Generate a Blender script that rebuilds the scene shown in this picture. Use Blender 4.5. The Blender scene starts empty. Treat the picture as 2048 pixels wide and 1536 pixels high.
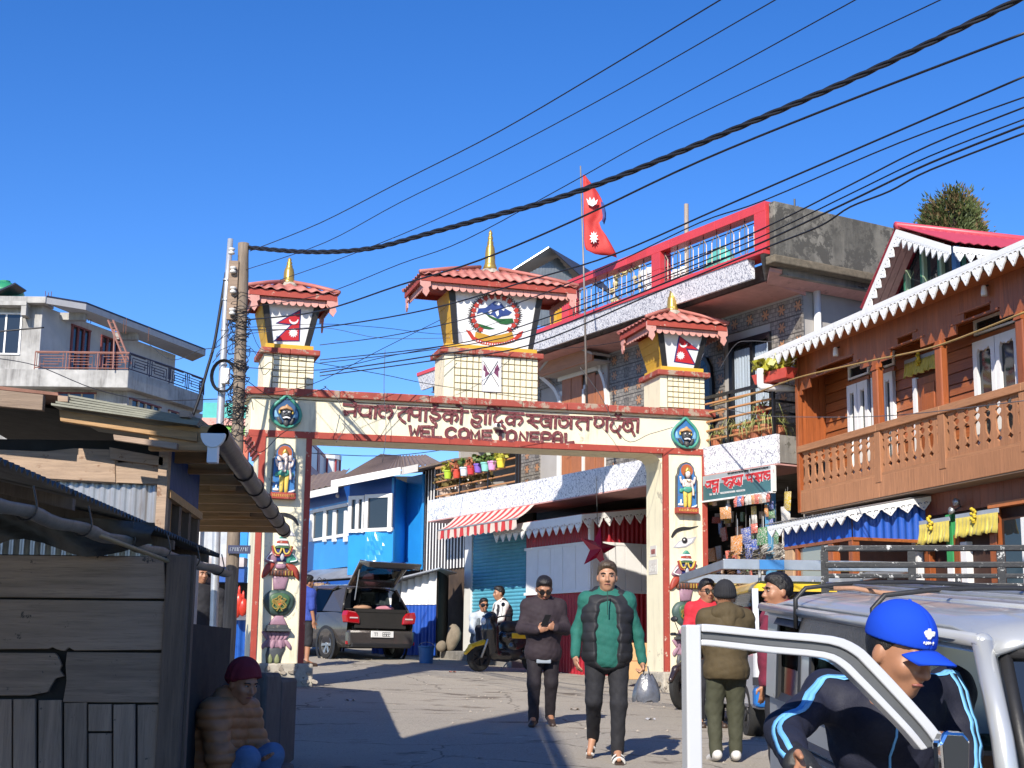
import bpy, bmesh, math, random
import numpy as np
from mathutils import Vector, Matrix
random.seed(7); np.random.seed(7)
SC = bpy.context.scene
COL = SC.collection
PI = math.pi
RAD = math.radians

# ---------------------------------------------------------------- camera, sky, sun, exposure
F, PITCH, ROLL, CZ = 2900.0, RAD(10.85), RAD(.75), 1.55
cam = bpy.data.cameras.new('camera')
cam.sensor_width = 36; cam.lens = F*36/2048; cam.clip_end = 3000; cam.clip_start = .05
camo = bpy.data.objects.new('camera', cam); COL.objects.link(camo)
camo.matrix_world = (Matrix.Translation((0,0,CZ)) @ Matrix.Rotation(PI/2+PITCH,4,'X') @ Matrix.Rotation(ROLL,4,'Z'))
SC.camera = camo
SUN_AZ, SUN_EL = RAD(18), RAD(34)       # direction the light travels: azimuth right of straight ahead
W = bpy.data.worlds.new('World'); SC.world = W; W.use_nodes = True
nt = W.node_tree
sky = nt.nodes.new('ShaderNodeTexSky'); sky.sky_type = 'NISHITA'; sky.sun_disc = False
sky.sun_elevation = SUN_EL; sky.sun_rotation = SUN_AZ+PI
sky.altitude = 2000; sky.air_density = 1.0; sky.dust_density = .2; sky.ozone_density = 3.0
hs_=nt.nodes.new('ShaderNodeHueSaturation'); hs_.inputs['Saturation'].default_value=1.3; hs_.inputs['Hue'].default_value=.512
nt.links.new(sky.outputs[0], hs_.inputs['Color']); nt.links.new(hs_.outputs[0], nt.nodes['Background'].inputs[0])
nt.nodes['Background'].inputs[1].default_value = .135
sl = bpy.data.lights.new('sun','SUN'); sl.energy = 4.6; sl.angle = RAD(.5); sl.color = (1,.93,.82)
so = bpy.data.objects.new('sun', sl); COL.objects.link(so)
so.rotation_euler = Vector((math.sin(SUN_AZ)*math.cos(SUN_EL), math.cos(SUN_AZ)*math.cos(SUN_EL), -math.sin(SUN_EL))).to_track_quat('-Z','Y').to_euler()
SC.view_settings.view_transform = 'Standard'; SC.view_settings.look = 'None'
SC.view_settings.exposure = 0.58; SC.view_settings.gamma = 1.0; SC.view_settings.use_curve_mapping = False

# ---------------------------------------------------------------- geometry helpers
c_, s_ = math.cos(PITCH), math.sin(PITCH)
_r, _u = np.array([1,0,0.]), np.array([0,-s_,c_])
FW = np.array([0,c_,s_]); RT = math.cos(ROLL)*_r+math.sin(ROLL)*_u; UP = -math.sin(ROLL)*_r+math.cos(ROLL)*_u
C0 = np.array([0,0,CZ])
def ray(px,py): return FW+RT*(px-1024)/F+UP*(768-py)/F
def at(px,py,d):
    """point seen at photo position px,py when it stands d metres ahead"""
    r = ray(px,py); return C0+r*(d/r[1])
def sstep(a,b,x):
    t = min(1,max(0,(x-a)/(b-a))); return t*t*(3-2*t)
def G(x,y):
    """height of the sloping street"""
    y2 = min(y,60)
    return .054*y2 - .024*min(max(x+3.7,0),12)*sstep(15,22,y)
def ground(px,py):
    r = ray(px,py); t = 1.
    lo,hi = .5,200.
    for _ in range(50):
        t = (lo+hi)/2; p = C0+r*t
        if p[2] > G(p[0],p[1]): lo = t
        else: hi = t
    return C0+r*lo
class Frame:
    """upright facade frame: u to the right along it, v into it, z up"""
    def __init__(s,o,deg):
        s.o = np.array(o,float); s.a = RAD(deg); s.u = np.array([math.cos(s.a),math.sin(s.a),0]); s.n = np.array([-math.sin(s.a),math.cos(s.a),0])
    def px(s,x,y,v=0.):
        r = ray(x,y); o = s.o+s.n*v; t = ((o-C0)@s.n)/(r@s.n); p = C0+r*t-s.o
        return (float(p@s.u), float(p[2]))
    def side(s,x,y,u):
        """intersection with the plane u=const: gives v,z"""
        r = ray(x,y); o = s.o+s.u*u; t = ((o-C0)@s.u)/(r@s.u); p = C0+r*t-s.o
        return (float(p@s.n), float(p[2]))
    def pt(s,u,v,z): return s.o+s.u*u+s.n*v+np.array([0,0,z])
    def loc(s,p):
        d = np.array(p)-s.o; return np.array([d@s.u,d@s.n,d[2]])

class MB:
    """collects faces of one mesh"""
    def __init__(s): s.v=[]; s.f=[]; s.m=[]; s.cm=0
    def add(s,vs,fs):
        n=len(s.v); s.v += [tuple(map(float,p)) for p in vs]; s.f += [tuple(i+n for i in f) for f in fs]; s.m += [s.cm]*len(fs); return s
    def box(s,x0,x1,y0,y1,z0,z1):
        return s.add([(x0,y0,z0),(x1,y0,z0),(x1,y1,z0),(x0,y1,z0),(x0,y0,z1),(x1,y0,z1),(x1,y1,z1),(x0,y1,z1)],
            [(0,3,2,1),(4,5,6,7),(0,1,5,4),(1,2,6,5),(2,3,7,6),(3,0,4,7)])
    def hexa(s,b,t):
        """bottom quad b and top quad t, same winding (counter-clockwise from above)"""
        return s.add(list(b)+list(t),[(0,3,2,1),(4,5,6,7),(0,1,5,4),(1,2,6,5),(2,3,7,6),(3,0,4,7)])
    def obox(s,o,ax,ay,az):
        o,ax,ay,az=[np.array(q,float) for q in (o,ax,ay,az)]
        b=[o,o+ax,o+ax+ay,o+ay]; return s.hexa(b,[p+az for p in b])
    def prism(s,poly,y0,y1):
        """outline in x,z (counter-clockwise seen from -y), extruded from y0 (front) to y1"""
        n=len(poly); v=[(p[0],y0,p[1]) for p in poly]+[(p[0],y1,p[1]) for p in poly]
        return s.add(v,[tuple(range(n)),tuple(range(2*n-1,n-1,-1))]+[(i+n,(i+1)%n+n,(i+1)%n,i) for i in range(n)])
    def tube(s,path,r,n=6,cap=True):
        P=[np.array(p,float) for p in path]; k=len(P)
        rs=[r]*k if np.isscalar(r) else list(r); vs=[]
        prev=None
        for i,p in enumerate(P):
            t=P[min(i+1,k-1)]-P[max(i-1,0)]; t=t/(np.linalg.norm(t)+1e-9)
            if prev is None:
                a=np.array([0,0,1.]) if abs(t[2])<.9 else np.array([1.,0,0])
            else: a=prev
            e=a-t*(a@t); e/=np.linalg.norm(e)+1e-9; prev=e; g=np.cross(t,e)
            for j in range(n):
                w=2*PI*j/n; vs.append(p+rs[i]*(math.cos(w)*e+math.sin(w)*g))
        fs=[(i*n+j,i*n+(j+1)%n,(i+1)*n+(j+1)%n,(i+1)*n+j) for i in range(k-1) for j in range(n)]
        if cap: fs+= [tuple(range(n-1,-1,-1)),tuple((k-1)*n+j for j in range(n))]
        return s.add(vs,fs)
    def lathe(s,prof,c=(0,0,0),n=16,sx=1,sy=1,a0=0,a1=2*PI,cap=True):
        full=abs(a1-a0-2*PI)<1e-6; m=n if full else n+1; vs=[]
        for r,z in prof:
            for j in range(m):
                w=a0+(a1-a0)*j/n; vs.append((c[0]+r*sx*math.cos(w),c[1]+r*sy*math.sin(w),c[2]+z))
        fs=[]
        for i in range(len(prof)-1):
            for j in range(n if full else m-1):
                k=(j+1)%m; fs.append((i*m+j,i*m+k,(i+1)*m+k,(i+1)*m+j))
        if cap and prof[0][0]>1e-4: fs.append(tuple(range(m-1,-1,-1)))
        if cap and prof[-1][0]>1e-4: fs.append(tuple((len(prof)-1)*m+j for j in range(m)))
        return s.add(vs,fs)
    def ball(s,c,r,n=10):
        rr=(r,r,r) if np.isscalar(r) else r; k=n//2+1
        prof=[(max(math.sin(PI*i/k),1e-5),-math.cos(PI*i/k)) for i in range(k+1)]; b=len(s.v)
        s.lathe(prof,(0,0,0),n)
        for i in range(b,len(s.v)):
            p=s.v[i]; s.v[i]=(c[0]+p[0]*rr[0],c[1]+p[1]*rr[1],c[2]+p[2]*rr[2])
        return s
    def grid(s,fn,nu,nv):
        """fn(i,j)->point for i in 0..nu, j in 0..nv"""
        vs=[fn(i,j) for i in range(nu+1) for j in range(nv+1)]; w=nv+1
        return s.add(vs,[(i*w+j,(i+1)*w+j,(i+1)*w+j+1,i*w+j+1) for i in range(nu) for j in range(nv)])
    def xf(s,fn,start=0):
        for i in range(start,len(s.v)): s.v[i]=tuple(map(float,fn(*s.v[i])))
        return s
    def mesh(s,name,mats,smooth=False):
        me=bpy.data.meshes.new(name); me.from_pydata(s.v,[],s.f)
        for m in (mats if isinstance(mats,(list,tuple)) else [mats]): me.materials.append(m)
        if max(s.m,default=0)>0: me.polygons.foreach_set('material_index',s.m)
        if smooth: me.polygons.foreach_set('use_smooth',[True]*len(s.f))
        me.update(); return me
    def build(s,name,mats,parent=None,smooth=False,bevel=0,solid=0,loc=None,auto=None,label=None):
        o=bpy.data.objects.new(name,s.mesh(name,mats,smooth or auto is not None)); COL.objects.link(o)
        if parent is not None: o.parent=parent
        if loc is not None: o.location=loc
        if auto is not None:
            e=o.modifiers.new('e','EDGE_SPLIT'); e.split_angle=RAD(auto)
        if solid:
            d=o.modifiers.new('s','SOLIDIFY'); d.thickness=solid; d.offset=0
        if bevel:
            b=o.modifiers.new('b','BEVEL'); b.width=bevel; b.segments=2; b.limit_method='ANGLE'
        if label: o['label']=label
        return o
def tag(o,label=None,cat=None,group=None,kind=None):
    if label: o['label']=label
    if cat: o['category']=cat
    if group: o['group']=group
    if kind: o['kind']=kind
    return o
def thing(name,label,cat,loc=(0,0,0),rotz=0,group=None):
    o=bpy.data.objects.new(name,None); COL.objects.link(o); o.empty_display_size=.1
    o.location=loc; o.rotation_euler=(0,0,rotz); return tag(o,label,cat,group)
def fthing(fr,name,label,cat,group=None): return thing(name,label,cat,tuple(fr.o),fr.a,group)
def inst(me,name,parent,loc=(0,0,0),rot=(0,0,0),scale=(1,1,1),label=None):
    o=bpy.data.objects.new(name,me); COL.objects.link(o); o.parent=parent; o.location=loc; o.rotation_euler=rot; o.scale=scale
    if label: o['label']=label
    return o
def copy_tree(o,parent=None):
    c=o.copy(); COL.objects.link(c)
    if parent is not None: c.parent=parent
    for ch in [x for x in o.children]: copy_tree(ch,c)
    return c

# ---------------------------------------------------------------- materials
MATS={}
def mat(key,col,rough=.6,metal=0,var=.12,scale=5,bump=.12,bscale=45,rv=0,grain=None,streak=0,scol=(.05,.045,.04),wear=0,wcol=(.5,.42,.35),wscale=9,coat=0,emit=0,spec=.5,bdist=.01,sheen=0,trans=0):
    if key in MATS: return MATS[key]
    m=bpy.data.materials.new(key); m.use_nodes=True; MATS[key]=m; N=m.node_tree.nodes; L=m.node_tree.links
    b=N['Principled BSDF']; tc=N.new('ShaderNodeTexCoord'); oi=N.new('ShaderNodeObjectInfo')
    off=N.new('ShaderNodeVectorMath'); off.operation='SCALE'; off.inputs[3].default_value=17.0
    cx=N.new('ShaderNodeCombineXYZ')
    for i in range(3): L.new(oi.outputs['Random'],cx.inputs[i])
    L.new(cx.outputs[0],off.inputs[0])
    ad=N.new('ShaderNodeVectorMath'); ad.operation='ADD'; L.new(tc.outputs['Object'],ad.inputs[0]); L.new(off.outputs[0],ad.inputs[1])
    def noise(sc,det=4,st=None,rgh=.6):
        n=N.new('ShaderNodeTexNoise'); n.inputs['Scale'].default_value=sc; n.inputs['Detail'].default_value=det; n.inputs['Roughness'].default_value=rgh
        if st:
            mp=N.new('ShaderNodeMapping'); mp.inputs['Scale'].default_value=st; L.new(ad.outputs[0],mp.inputs[0]); L.new(mp.outputs[0],n.inputs[0])
        else: L.new(ad.outputs[0],n.inputs[0])
        return n.outputs[0]
    def ramp(src,a,bb):
        r=N.new('ShaderNodeMapRange'); r.inputs[1].default_value=a; r.inputs[2].default_value=bb; L.new(src,r.inputs[0]); return r.outputs[0]
    def mix(fac,a,bb):
        x=N.new('ShaderNodeMix'); x.data_type='RGBA'
        if isinstance(fac,float): x.inputs[0].default_value=fac
        else: L.new(fac,x.inputs[0])
        for sck,val in ((x.inputs[6],a),(x.inputs[7],bb)):
            if isinstance(val,tuple): sck.default_value=tuple(val[:3])+(1,)
            else: L.new(val,sck)
        return x.outputs[2]
    st=None
    if grain is not None:
        st=[9.,9.,9.]; st[grain]=.55; st=tuple(st)
    dk=tuple(max(0,k*(1-var)) for k in col); lt=tuple(min(1,k*(1+var)) for k in col)
    c=mix(ramp(noise(scale,5,st),.3,.7),dk,lt)
    big=ramp(noise(scale*.17,3),.35,.65)
    c=mix(big,c,mix(.5,c,tuple(k*(1-var*.8) for k in col)))
    if grain is not None:
        fine=ramp(noise(scale*3,3,st,.7),.52,.75)
        c=mix(fine,c,tuple(k*.62 for k in col))
    if rv:
        hs=N.new('ShaderNodeHueSaturation'); L.new(c,hs.inputs['Color']); r=N.new('ShaderNodeMapRange'); L.new(oi.outputs['Random'],r.inputs[0])
        r.inputs[3].default_value=1-rv; r.inputs[4].default_value=1+rv; L.new(r.outputs[0],hs.inputs['Value']); c=hs.outputs[0]
    if streak:
        s=ramp(noise(4.5,5,(1.6,1.6,.16),.7),.66-.3*streak,.8)
        mm=N.new('ShaderNodeMath'); mm.operation='MULTIPLY'; L.new(s,mm.inputs[0]); L.new(ramp(noise(.9,4),.35,.6),mm.inputs[1])
        c=mix(mm.outputs[0],c,scol)
    if wear:
        w=ramp(noise(wscale,7,None,.75),.66-.22*wear,.68-.18*wear); c=mix(w,c,wcol)
    L.new(c,b.inputs['Base Color'])
    rr=N.new('ShaderNodeMapRange'); L.new(noise(scale*1.7,3),rr.inputs[0]); rr.inputs[3].default_value=max(.02,rough*.8); rr.inputs[4].default_value=min(1,rough*1.15)
    L.new(rr.outputs[0],b.inputs['Roughness'])
    b.inputs['Metallic'].default_value=metal; b.inputs['Specular IOR Level'].default_value=spec
    if coat: b.inputs['Coat Weight'].default_value=coat; b.inputs['Coat Roughness'].default_value=.06
    if sheen: b.inputs['Sheen Weight'].default_value=sheen
    if trans: b.inputs['Transmission Weight'].default_value=trans
    if bump:
        bp=N.new('ShaderNodeBump'); bp.inputs['Strength'].default_value=bump; bp.inputs['Distance'].default_value=bdist
        L.new(noise(bscale,4,tuple(q*.5 for q in st) if st else None),bp.inputs['Height']); L.new(bp.outputs[0],b.inputs['Normal'])
    return m
def glass(key,col=(.02,.025,.03),rough=.04,alpha=1.0):
    if key in MATS: return MATS[key]
    m=bpy.data.materials.new(key); m.use_nodes=True; MATS[key]=m; N=m.node_tree.nodes; L=m.node_tree.links
    b=N['Principled BSDF']; b.inputs['Base Color'].default_value=col+(1,); b.inputs['Roughness'].default_value=rough; b.inputs['Specular IOR Level'].default_value=.7
    if alpha<1:
        t=N.new('ShaderNodeBsdfTransparent'); g=N.new('ShaderNodeBsdfGlossy'); g.inputs['Roughness'].default_value=rough
        t.inputs[0].default_value=tuple(min(1,k) for k in col)+(1,)
        fr=N.new('ShaderNodeFresnel'); fr.inputs[0].default_value=1.5; mx=N.new('ShaderNodeMixShader'); ge=N.new('ShaderNodeNewGeometry'); iv=N.new('ShaderNodeMath'); iv.operation='SUBTRACT'; iv.inputs[0].default_value=1; ml=N.new('ShaderNodeMath'); ml.operation='MULTIPLY'
        L.new(ge.outputs['Backfacing'],iv.inputs[1]); L.new(iv.outputs[0],ml.inputs[0]); L.new(fr.outputs[0],ml.inputs[1]); L.new(ml.outputs[0],mx.inputs[0]); L.new(t.outputs[0],mx.inputs[1]); L.new(g.outputs[0],mx.inputs[2]); L.new(mx.outputs[0],N['Material Output'].inputs[0])
    return m

# ---------------------------------------------------------------- traced flat shapes -> solid relief
def ribbon(mb,pts,w,v0,v1,closed=False):
    """a stroke of width w (metres) along u,z points, solid from v0 (back) to v1 (front)"""
    P=[np.array(p,float) for p in pts]; k=len(P); Lp=[];Rp=[]
    for i in range(k):
        if closed: a,b=P[i-1],P[(i+1)%k]
        else: a,b=P[max(i-1,0)],P[min(i+1,k-1)]
        t=b-a; t=t/(np.linalg.norm(t)+1e-9); n=np.array([-t[1],t[0]])
        ww=w if np.isscalar(w) else w[i]
        e=np.zeros(2)
        if not closed and i==0: e=-t*ww*.3
        if not closed and i==k-1: e=t*ww*.3
        Lp.append(P[i]+n*ww/2+e); Rp.append(P[i]-n*ww/2+e)
    vs=[]
    for q in (Lp,Rp):
        for y in (v1,v0): vs += [(p[0],y,p[1]) for p in q]
    A,B,Cc,D=0,k,2*k,3*k; fs=[]
    rng=range(k) if closed else range(k-1)
    for i in rng:
        j=(i+1)%k
        fs += [(A+i,A+j,Cc+j,Cc+i)[::-1],(B+i,B+j,A+j,A+i)[::-1],(Cc+i,Cc+j,D+j,D+i)[::-1]]
    if not closed: fs += [(A,Cc,D,B),(A+k-1,B+k-1,D+k-1,Cc+k-1)]
    mb.add(vs,fs)
def smooth_pts(pts,n=4,closed=False):
    P=[np.array(p,float) for p in pts]; k=len(P); out=[]
    rng=range(k) if closed else range(k-1)
    for i in rng:
        p0=P[(i-1)%k] if closed or i>0 else P[0]; p1=P[i]; p2=P[(i+1)%k]; p3=P[(i+2)%k] if closed or i+2<k else P[-1]
        for j in range(n):
            t=j/n; out.append(.5*((2*p1)+(-p0+p2)*t+(2*p0-5*p1+4*p2-p3)*t*t+(-p0+3*p1-3*p2+p3)*t**3))
    if not closed: out.append(P[-1])
    return out
def ccw(poly):
    a=sum(poly[i-1][0]*poly[i][1]-poly[i][0]*poly[i-1][1] for i in range(len(poly)))
    return list(poly) if a>0 else list(poly)[::-1]
# ---------------------------------------------------------------- the setting: street and ground
def mat_road():
    m=bpy.data.materials.new('street_surface'); m.use_nodes=True; N=m.node_tree.nodes; L=m.node_tree.links; b=N['Principled BSDF']
    tc=N.new('ShaderNodeTexCoord')
    def noise(sc,det=5,st=None,rg=.6):
        n=N.new('ShaderNodeTexNoise'); n.inputs['Scale'].default_value=sc; n.inputs['Detail'].default_value=det; n.inputs['Roughness'].default_value=rg
        if st:
            mp=N.new('ShaderNodeMapping'); mp.inputs['Scale'].default_value=st; mp.inputs['Rotation'].default_value=(0,0,.3); L.new(tc.outputs['Object'],mp.inputs[0]); L.new(mp.outputs[0],n.inputs[0])
        else: L.new(tc.outputs['Object'],n.inputs[0])
        return n.outputs[0]
    def ramp(s,a,c):
        r=N.new('ShaderNodeMapRange'); r.inputs[1].default_value=a; r.inputs[2].default_value=c; L.new(s,r.inputs[0]); return r.outputs[0]
    def mix(f,a,c):
        x=N.new('ShaderNodeMix'); x.data_type='RGBA'; L.new(f,x.inputs[0])
        for sk,v in ((x.inputs[6],a),(x.inputs[7],c)):
            if isinstance(v,tuple): sk.default_value=v+(1,)
            else: L.new(v,sk)
        return x.outputs[2]
    c=mix(ramp(noise(.5,6),.35,.65),(.27,.24,.20),(.35,.31,.25))
    c=mix(ramp(noise(60,3),.4,.62),c,(.38,.345,.29))
    c=mix(ramp(noise(35,3),.62,.72),c,(.13,.12,.105))
    c=mix(ramp(noise(1.3,6,(.8,1.5,1),.7),.58,.66),c,(.14,.115,.09))     # patches and oil stains
    c=mix(ramp(noise(2.1,6,None,.7),.66,.72),c,(.42,.38,.31))
    vo=N.new('ShaderNodeTexVoronoi'); vo.feature='DISTANCE_TO_EDGE'; vo.inputs['Scale'].default_value=.33; wv=N.new('ShaderNodeVectorMath'); wv.operation='MULTIPLY_ADD'; wv.inputs[1].default_value=(.35,.35,.35); nz_=N.new('ShaderNodeTexNoise'); nz_.inputs['Scale'].default_value=2.5; nz_.inputs['Detail'].default_value=6; L.new(tc.outputs['Object'],nz_.inputs[0]); L.new(nz_.outputs[1],wv.inputs[0]); L.new(tc.outputs['Object'],wv.inputs[2]); L.new(wv.outputs[0],vo.inputs[0])
    c=mix(ramp(vo.outputs[0],.0,.006),(.13,.115,.095),c)
    L.new(c,b.inputs['Base Color']); b.inputs['Roughness'].default_value=.9; b.inputs['Specular IOR Level'].default_value=.25
    bp=N.new('ShaderNodeBump'); bp.inputs['Strength'].default_value=.55; bp.inputs['Distance'].default_value=.012
    L.new(noise(70,5,None,.75),bp.inputs['Height']); L.new(bp.outputs[0],b.inputs['Normal'])
    return m
M_road=mat_road()
M_earth=mat('earth',(.16,.125,.085),.95,var=.3,scale=3,bump=.5,bscale=30)
xs=sorted(set([-1500,-400,-120,-60,-30]+[x*.5 for x in range(-30,50)]+[30,60,120,400,1500])); ys=sorted(set([-600,-100,-30]+[y*.5 for y in range(-20,130)]+[80,120,400,1500]))
rough=lambda x,y: .02*math.sin(x*1.7+y*.6)+.012*math.sin(x*4.1-y*2.3)+.008*math.sin(7*x+5*y)
mb=MB(); mb.grid(lambda i,j:(xs[i],ys[j],G(xs[i],ys[j])-.12+ (rough(xs[i],ys[j]) if abs(xs[i])<14 and ys[j]<64 else 0)),len(xs)-1,len(ys)-1)
tag(mb.build('ground',M_earth,None,smooth=True),'bare earth under the street and houses',kind='structure')
def street_edges(y):
    sh=-.30*max(0,y-15)
    return (-4.6+min(0,sh*.75), 6.2+min(0,sh*.55)-1.2*sstep(20,30,y))
ys2=[y*.35 for y in range(-20,150)]
def road_pt(i,j):
    a,b=street_edges(ys2[j]); x=a+(b-a)*i/36; return (x,ys2[j],G(x,ys2[j])+.35*rough(x,ys2[j]))
mb=MB(); mb.grid(road_pt,36,len(ys2)-1)
tag(mb.build('road',M_road,None,smooth=True),'worn grey concrete street sloping up under the arch',kind='structure')
# ---------------------------------------------------------------- the welcome arch
AO=ground(500,1372); AF=Frame(AO,16.5); TILT=.013; AD=.75
M_cream=mat('cream_paint',(.80,.73,.52),.75,var=.07,scale=3,bump=.12,streak=.5,scol=(.30,.25,.17),wear=.12,wcol=(.5,.45,.33),wscale=3)
M_redp=mat('oxide_red_paint',(.36,.055,.035),.7,var=.16,scale=7,bump=.15,wear=.22,wcol=(.55,.40,.30),wscale=8)
M_redworn=mat('worn_red_coping',(.34,.065,.045),.8,var=.2,scale=7,bump=.3,wear=.62,wcol=(.36,.27,.20),wscale=6)
M_ochre=mat('ochre_paint',(.62,.36,.03),.65,var=.12,bump=.1,wear=.12)
M_white=mat('white_paint',(.78,.77,.75),.55,var=.05,bump=.06,streak=.2,scol=(.45,.43,.4))
M_black=mat('black_paint',(.02,.019,.02),.5,var=.2,bump=.1)
M_rooftile=mat('brick_red_roof_sheet',(.43,.15,.12),.55,var=.14,scale=6,bump=.12,wear=.18,wcol=(.28,.11,.09))
M_valance=mat('faded_pink_trim',(.62,.30,.25),.6,var=.15,bump=.12,wear=.3,wcol=(.42,.13,.09))
M_gold=mat('gold_paint',(.50,.33,.08),.32,metal=.55,var=.25,scale=9,bump=.1,wear=.2,wcol=(.22,.16,.08))
M_letter=mat('oxblood_letter_paint',(.16,.035,.04),.6,var=.3,scale=22,bump=.25,bscale=80,wear=.38,wcol=(.47,.22,.20),wscale=26)
M_letterside=mat('faded_letter_edge',(.36,.19,.15),.7,var=.2,bump=.1)
M_flagred=mat('flag_red',(.52,.02,.03),.55,var=.1); M_navy=mat('navy_paint',(.02,.03,.16),.5,var=.15)
M_blue=mat('relief_blue',(.04,.17,.42),.5,wear=.30,wcol=(.16,.14,.12),wscale=14,var=.15); M_teal=mat('relief_teal',(.06,.30,.22),.5,wear=.30,wcol=(.16,.14,.12),wscale=14,var=.2,bump=.2)
M_lotus=mat('relief_mauve',(.33,.19,.25),.55,wear=.30,wcol=(.16,.14,.12),wscale=14,var=.2,scale=9); M_green=mat('relief_green',(.05,.12,.05),.5,wear=.30,wcol=(.16,.14,.12),wscale=14,var=.25)
M_skinw=mat('relief_pale',(.72,.60,.55),.5,wear=.30,wcol=(.16,.14,.12),wscale=14,var=.08); M_char=mat('relief_charcoal',(.06,.065,.07),.5,wear=.30,wcol=(.16,.14,.12),wscale=14,var=.3)
M_yel=mat('relief_yellow',(.66,.48,.09),.5,wear=.30,wcol=(.16,.14,.12),wscale=14,var=.15); M_orange=mat('relief_orange',(.60,.15,.03),.5,wear=.30,wcol=(.16,.14,.12),wscale=14,var=.15)
M_mortar=mat('mortar_base',(.30,.27,.20),.9,var=.2)
M_rubble=mat('rubble_stone',(.36,.31,.25),.9,var=.3,scale=8,bump=.5,rv=.28)
M_rubmor=mat('lime_wash_base',(.42,.38,.31),.95,var=.3,scale=6,bump=.4,wear=.4,wcol=(.12,.10,.085),wscale=5)
apx=lambda x,y,v=0: AF.px(x,y,v)
arch=fthing(AF,'welcome_arch','cream and red concrete welcome arch with three small roofed towers spanning the street','arch gateway')
UL0,UL1,UR0,UR1=-.02,.76,6.47,7.23
zt=lambda u,z: z+TILT*u           # the beam climbs slightly to the right
# pillars, footings
for u0,u1,zb in ((UL0,UL1,0),(UR0,UR1,-.06)):
    mb=MB(); ch=.0
    mb.box(u0,u1,0,AD,.30+zb,zt(u0,3.76))
    mb.build('pillar',M_cream,arch,bevel=.015)
    base=MB().box(u0-.05,u1+.14,-.06,AD+.1,-.5,.33+zb).build('stone_base',M_rubmor,arch,bevel=.03)
    rnd=random.Random(int(u0*10)+5)
    # rubble stones showing through the worn face
    me=[]
    for q in range(4):
        m2=MB(); n=7; pts=[(math.cos(2*PI*k/n+rnd.uniform(-.2,.2))*rnd.uniform(.8,1.1)*.5,math.sin(2*PI*k/n)*rnd.uniform(.7,1.0)*.5) for k in range(n)]
        m2.prism(ccw(pts),-.5,.5); b=m2.v; 
        for k in range(n): b[k]=(b[k][0]*.8,b[k][1],b[k][2]*.8)
        me.append(m2.mesh('stone',M_rubble))
    for r in range(3):
        x=u0-.02+rnd.uniform(0,.06)
        while x<u1+.10:
            w=rnd.uniform(.07,.15); h=rnd.uniform(.07,.10)
            if rnd.random()<.85: inst(rnd.choice(me),'stone',base,(x+w/2,-.063,-.05+zb+r*.115+rnd.uniform(0,.02)),(0,rnd.uniform(-.3,.3),0),(w*.95,.05,h))
            x+=w
    for r in range(2):
        y=.0
        while y<AD:
            w=rnd.uniform(.09,.16); inst(rnd.choice(me),'stone',base,(u0-.053,y+w/2,r*.14+zb),(0,0,PI/2),(w,.05,.10)); y+=w*1.1
    for k in range(3): inst(me[k],'stone',base,(u0+.25+.2*k,-.062,.25+zb),(0,rnd.uniform(0,2),0),(.09,.03,.10)).data
    # red painted frame, raised plaster bands
    w=.085
    for a,b_ in ((u0-.001,u0+w),(u1-w,u1+.001)):
        MB().box(a,b_,-.022,.05,.32+zb,zt(u0,3.66)).build('red_band',M_redp,arch,bevel=.004)
# stepped brackets under the beam at the outer ends
for s,u in ((-1,UL0),(1,UR1)):
    mb=MB()
    for k in range(5):
        d=.03*(5-k)*s; z1=zt(u,3.70)-.065*k
        mb.box(min(u,u+d),max(u,u+d),-.02,AD,z1-.065,z1)
    mb.build('bracket',M_redp,arch)
# beam
def slab(u0,u1,v0,v1,z0,z1):
    return MB().hexa([(u0,v0,zt(u0,z0)),(u1,v0,zt(u1,z0)),(u1,v1,zt(u1,z0)),(u0,v1,zt(u0,z0))],[(u0,v0,zt(u0,z1)),(u1,v0,zt(u1,z1)),(u1,v1,zt(u1,z1)),(u0,v1,zt(u0,z1))])
slab(-.17,7.30,0,AD,3.74,4.24).build('beam',M_cream,arch,bevel=.012)
for a,b_ in ((-.19,1.4),(1.405,2.9),(2.905,4.4),(4.405,5.9),(5.905,7.32)):
    slab(a,b_,-.024,.05,3.655,3.755).build('red_band',M_redp,arch,bevel=.005)
slab(.76,6.47,.052,AD-.01,3.66,3.745).build('soffit',M_cream,arch)
cops=[-.26,.45,1.15,1.82,2.55,3.3,4.05,4.8,5.5,6.2,6.8,7.38]
rnd=random.Random(3)
for a,b_ in zip(cops,cops[1:]):
    d=rnd.uniform(-.012,.012)
    slab(a+.003,b_-.003,-.085+d,AD+.08,4.285,4.40+d*.6).build('coping_slab',M_redworn,arch,bevel=.012)
slab(-.22,7.35,-.018,AD+.05,4.25,4.286).build('coping_ledge',M_cream,arch)
# concave haunch at the right of the opening
mb=MB(); mb.prism(ccw([(UR0,zt(6.4,3.655)),(UR0-.20,zt(6.4,3.655)),(UR0-.09,zt(6.4,3.62)),(UR0-.03,zt(6.4,3.55)),(UR0,zt(6.4,3.42))]),.06,AD-.02); mb.build('haunch',M_cream,arch)
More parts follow.
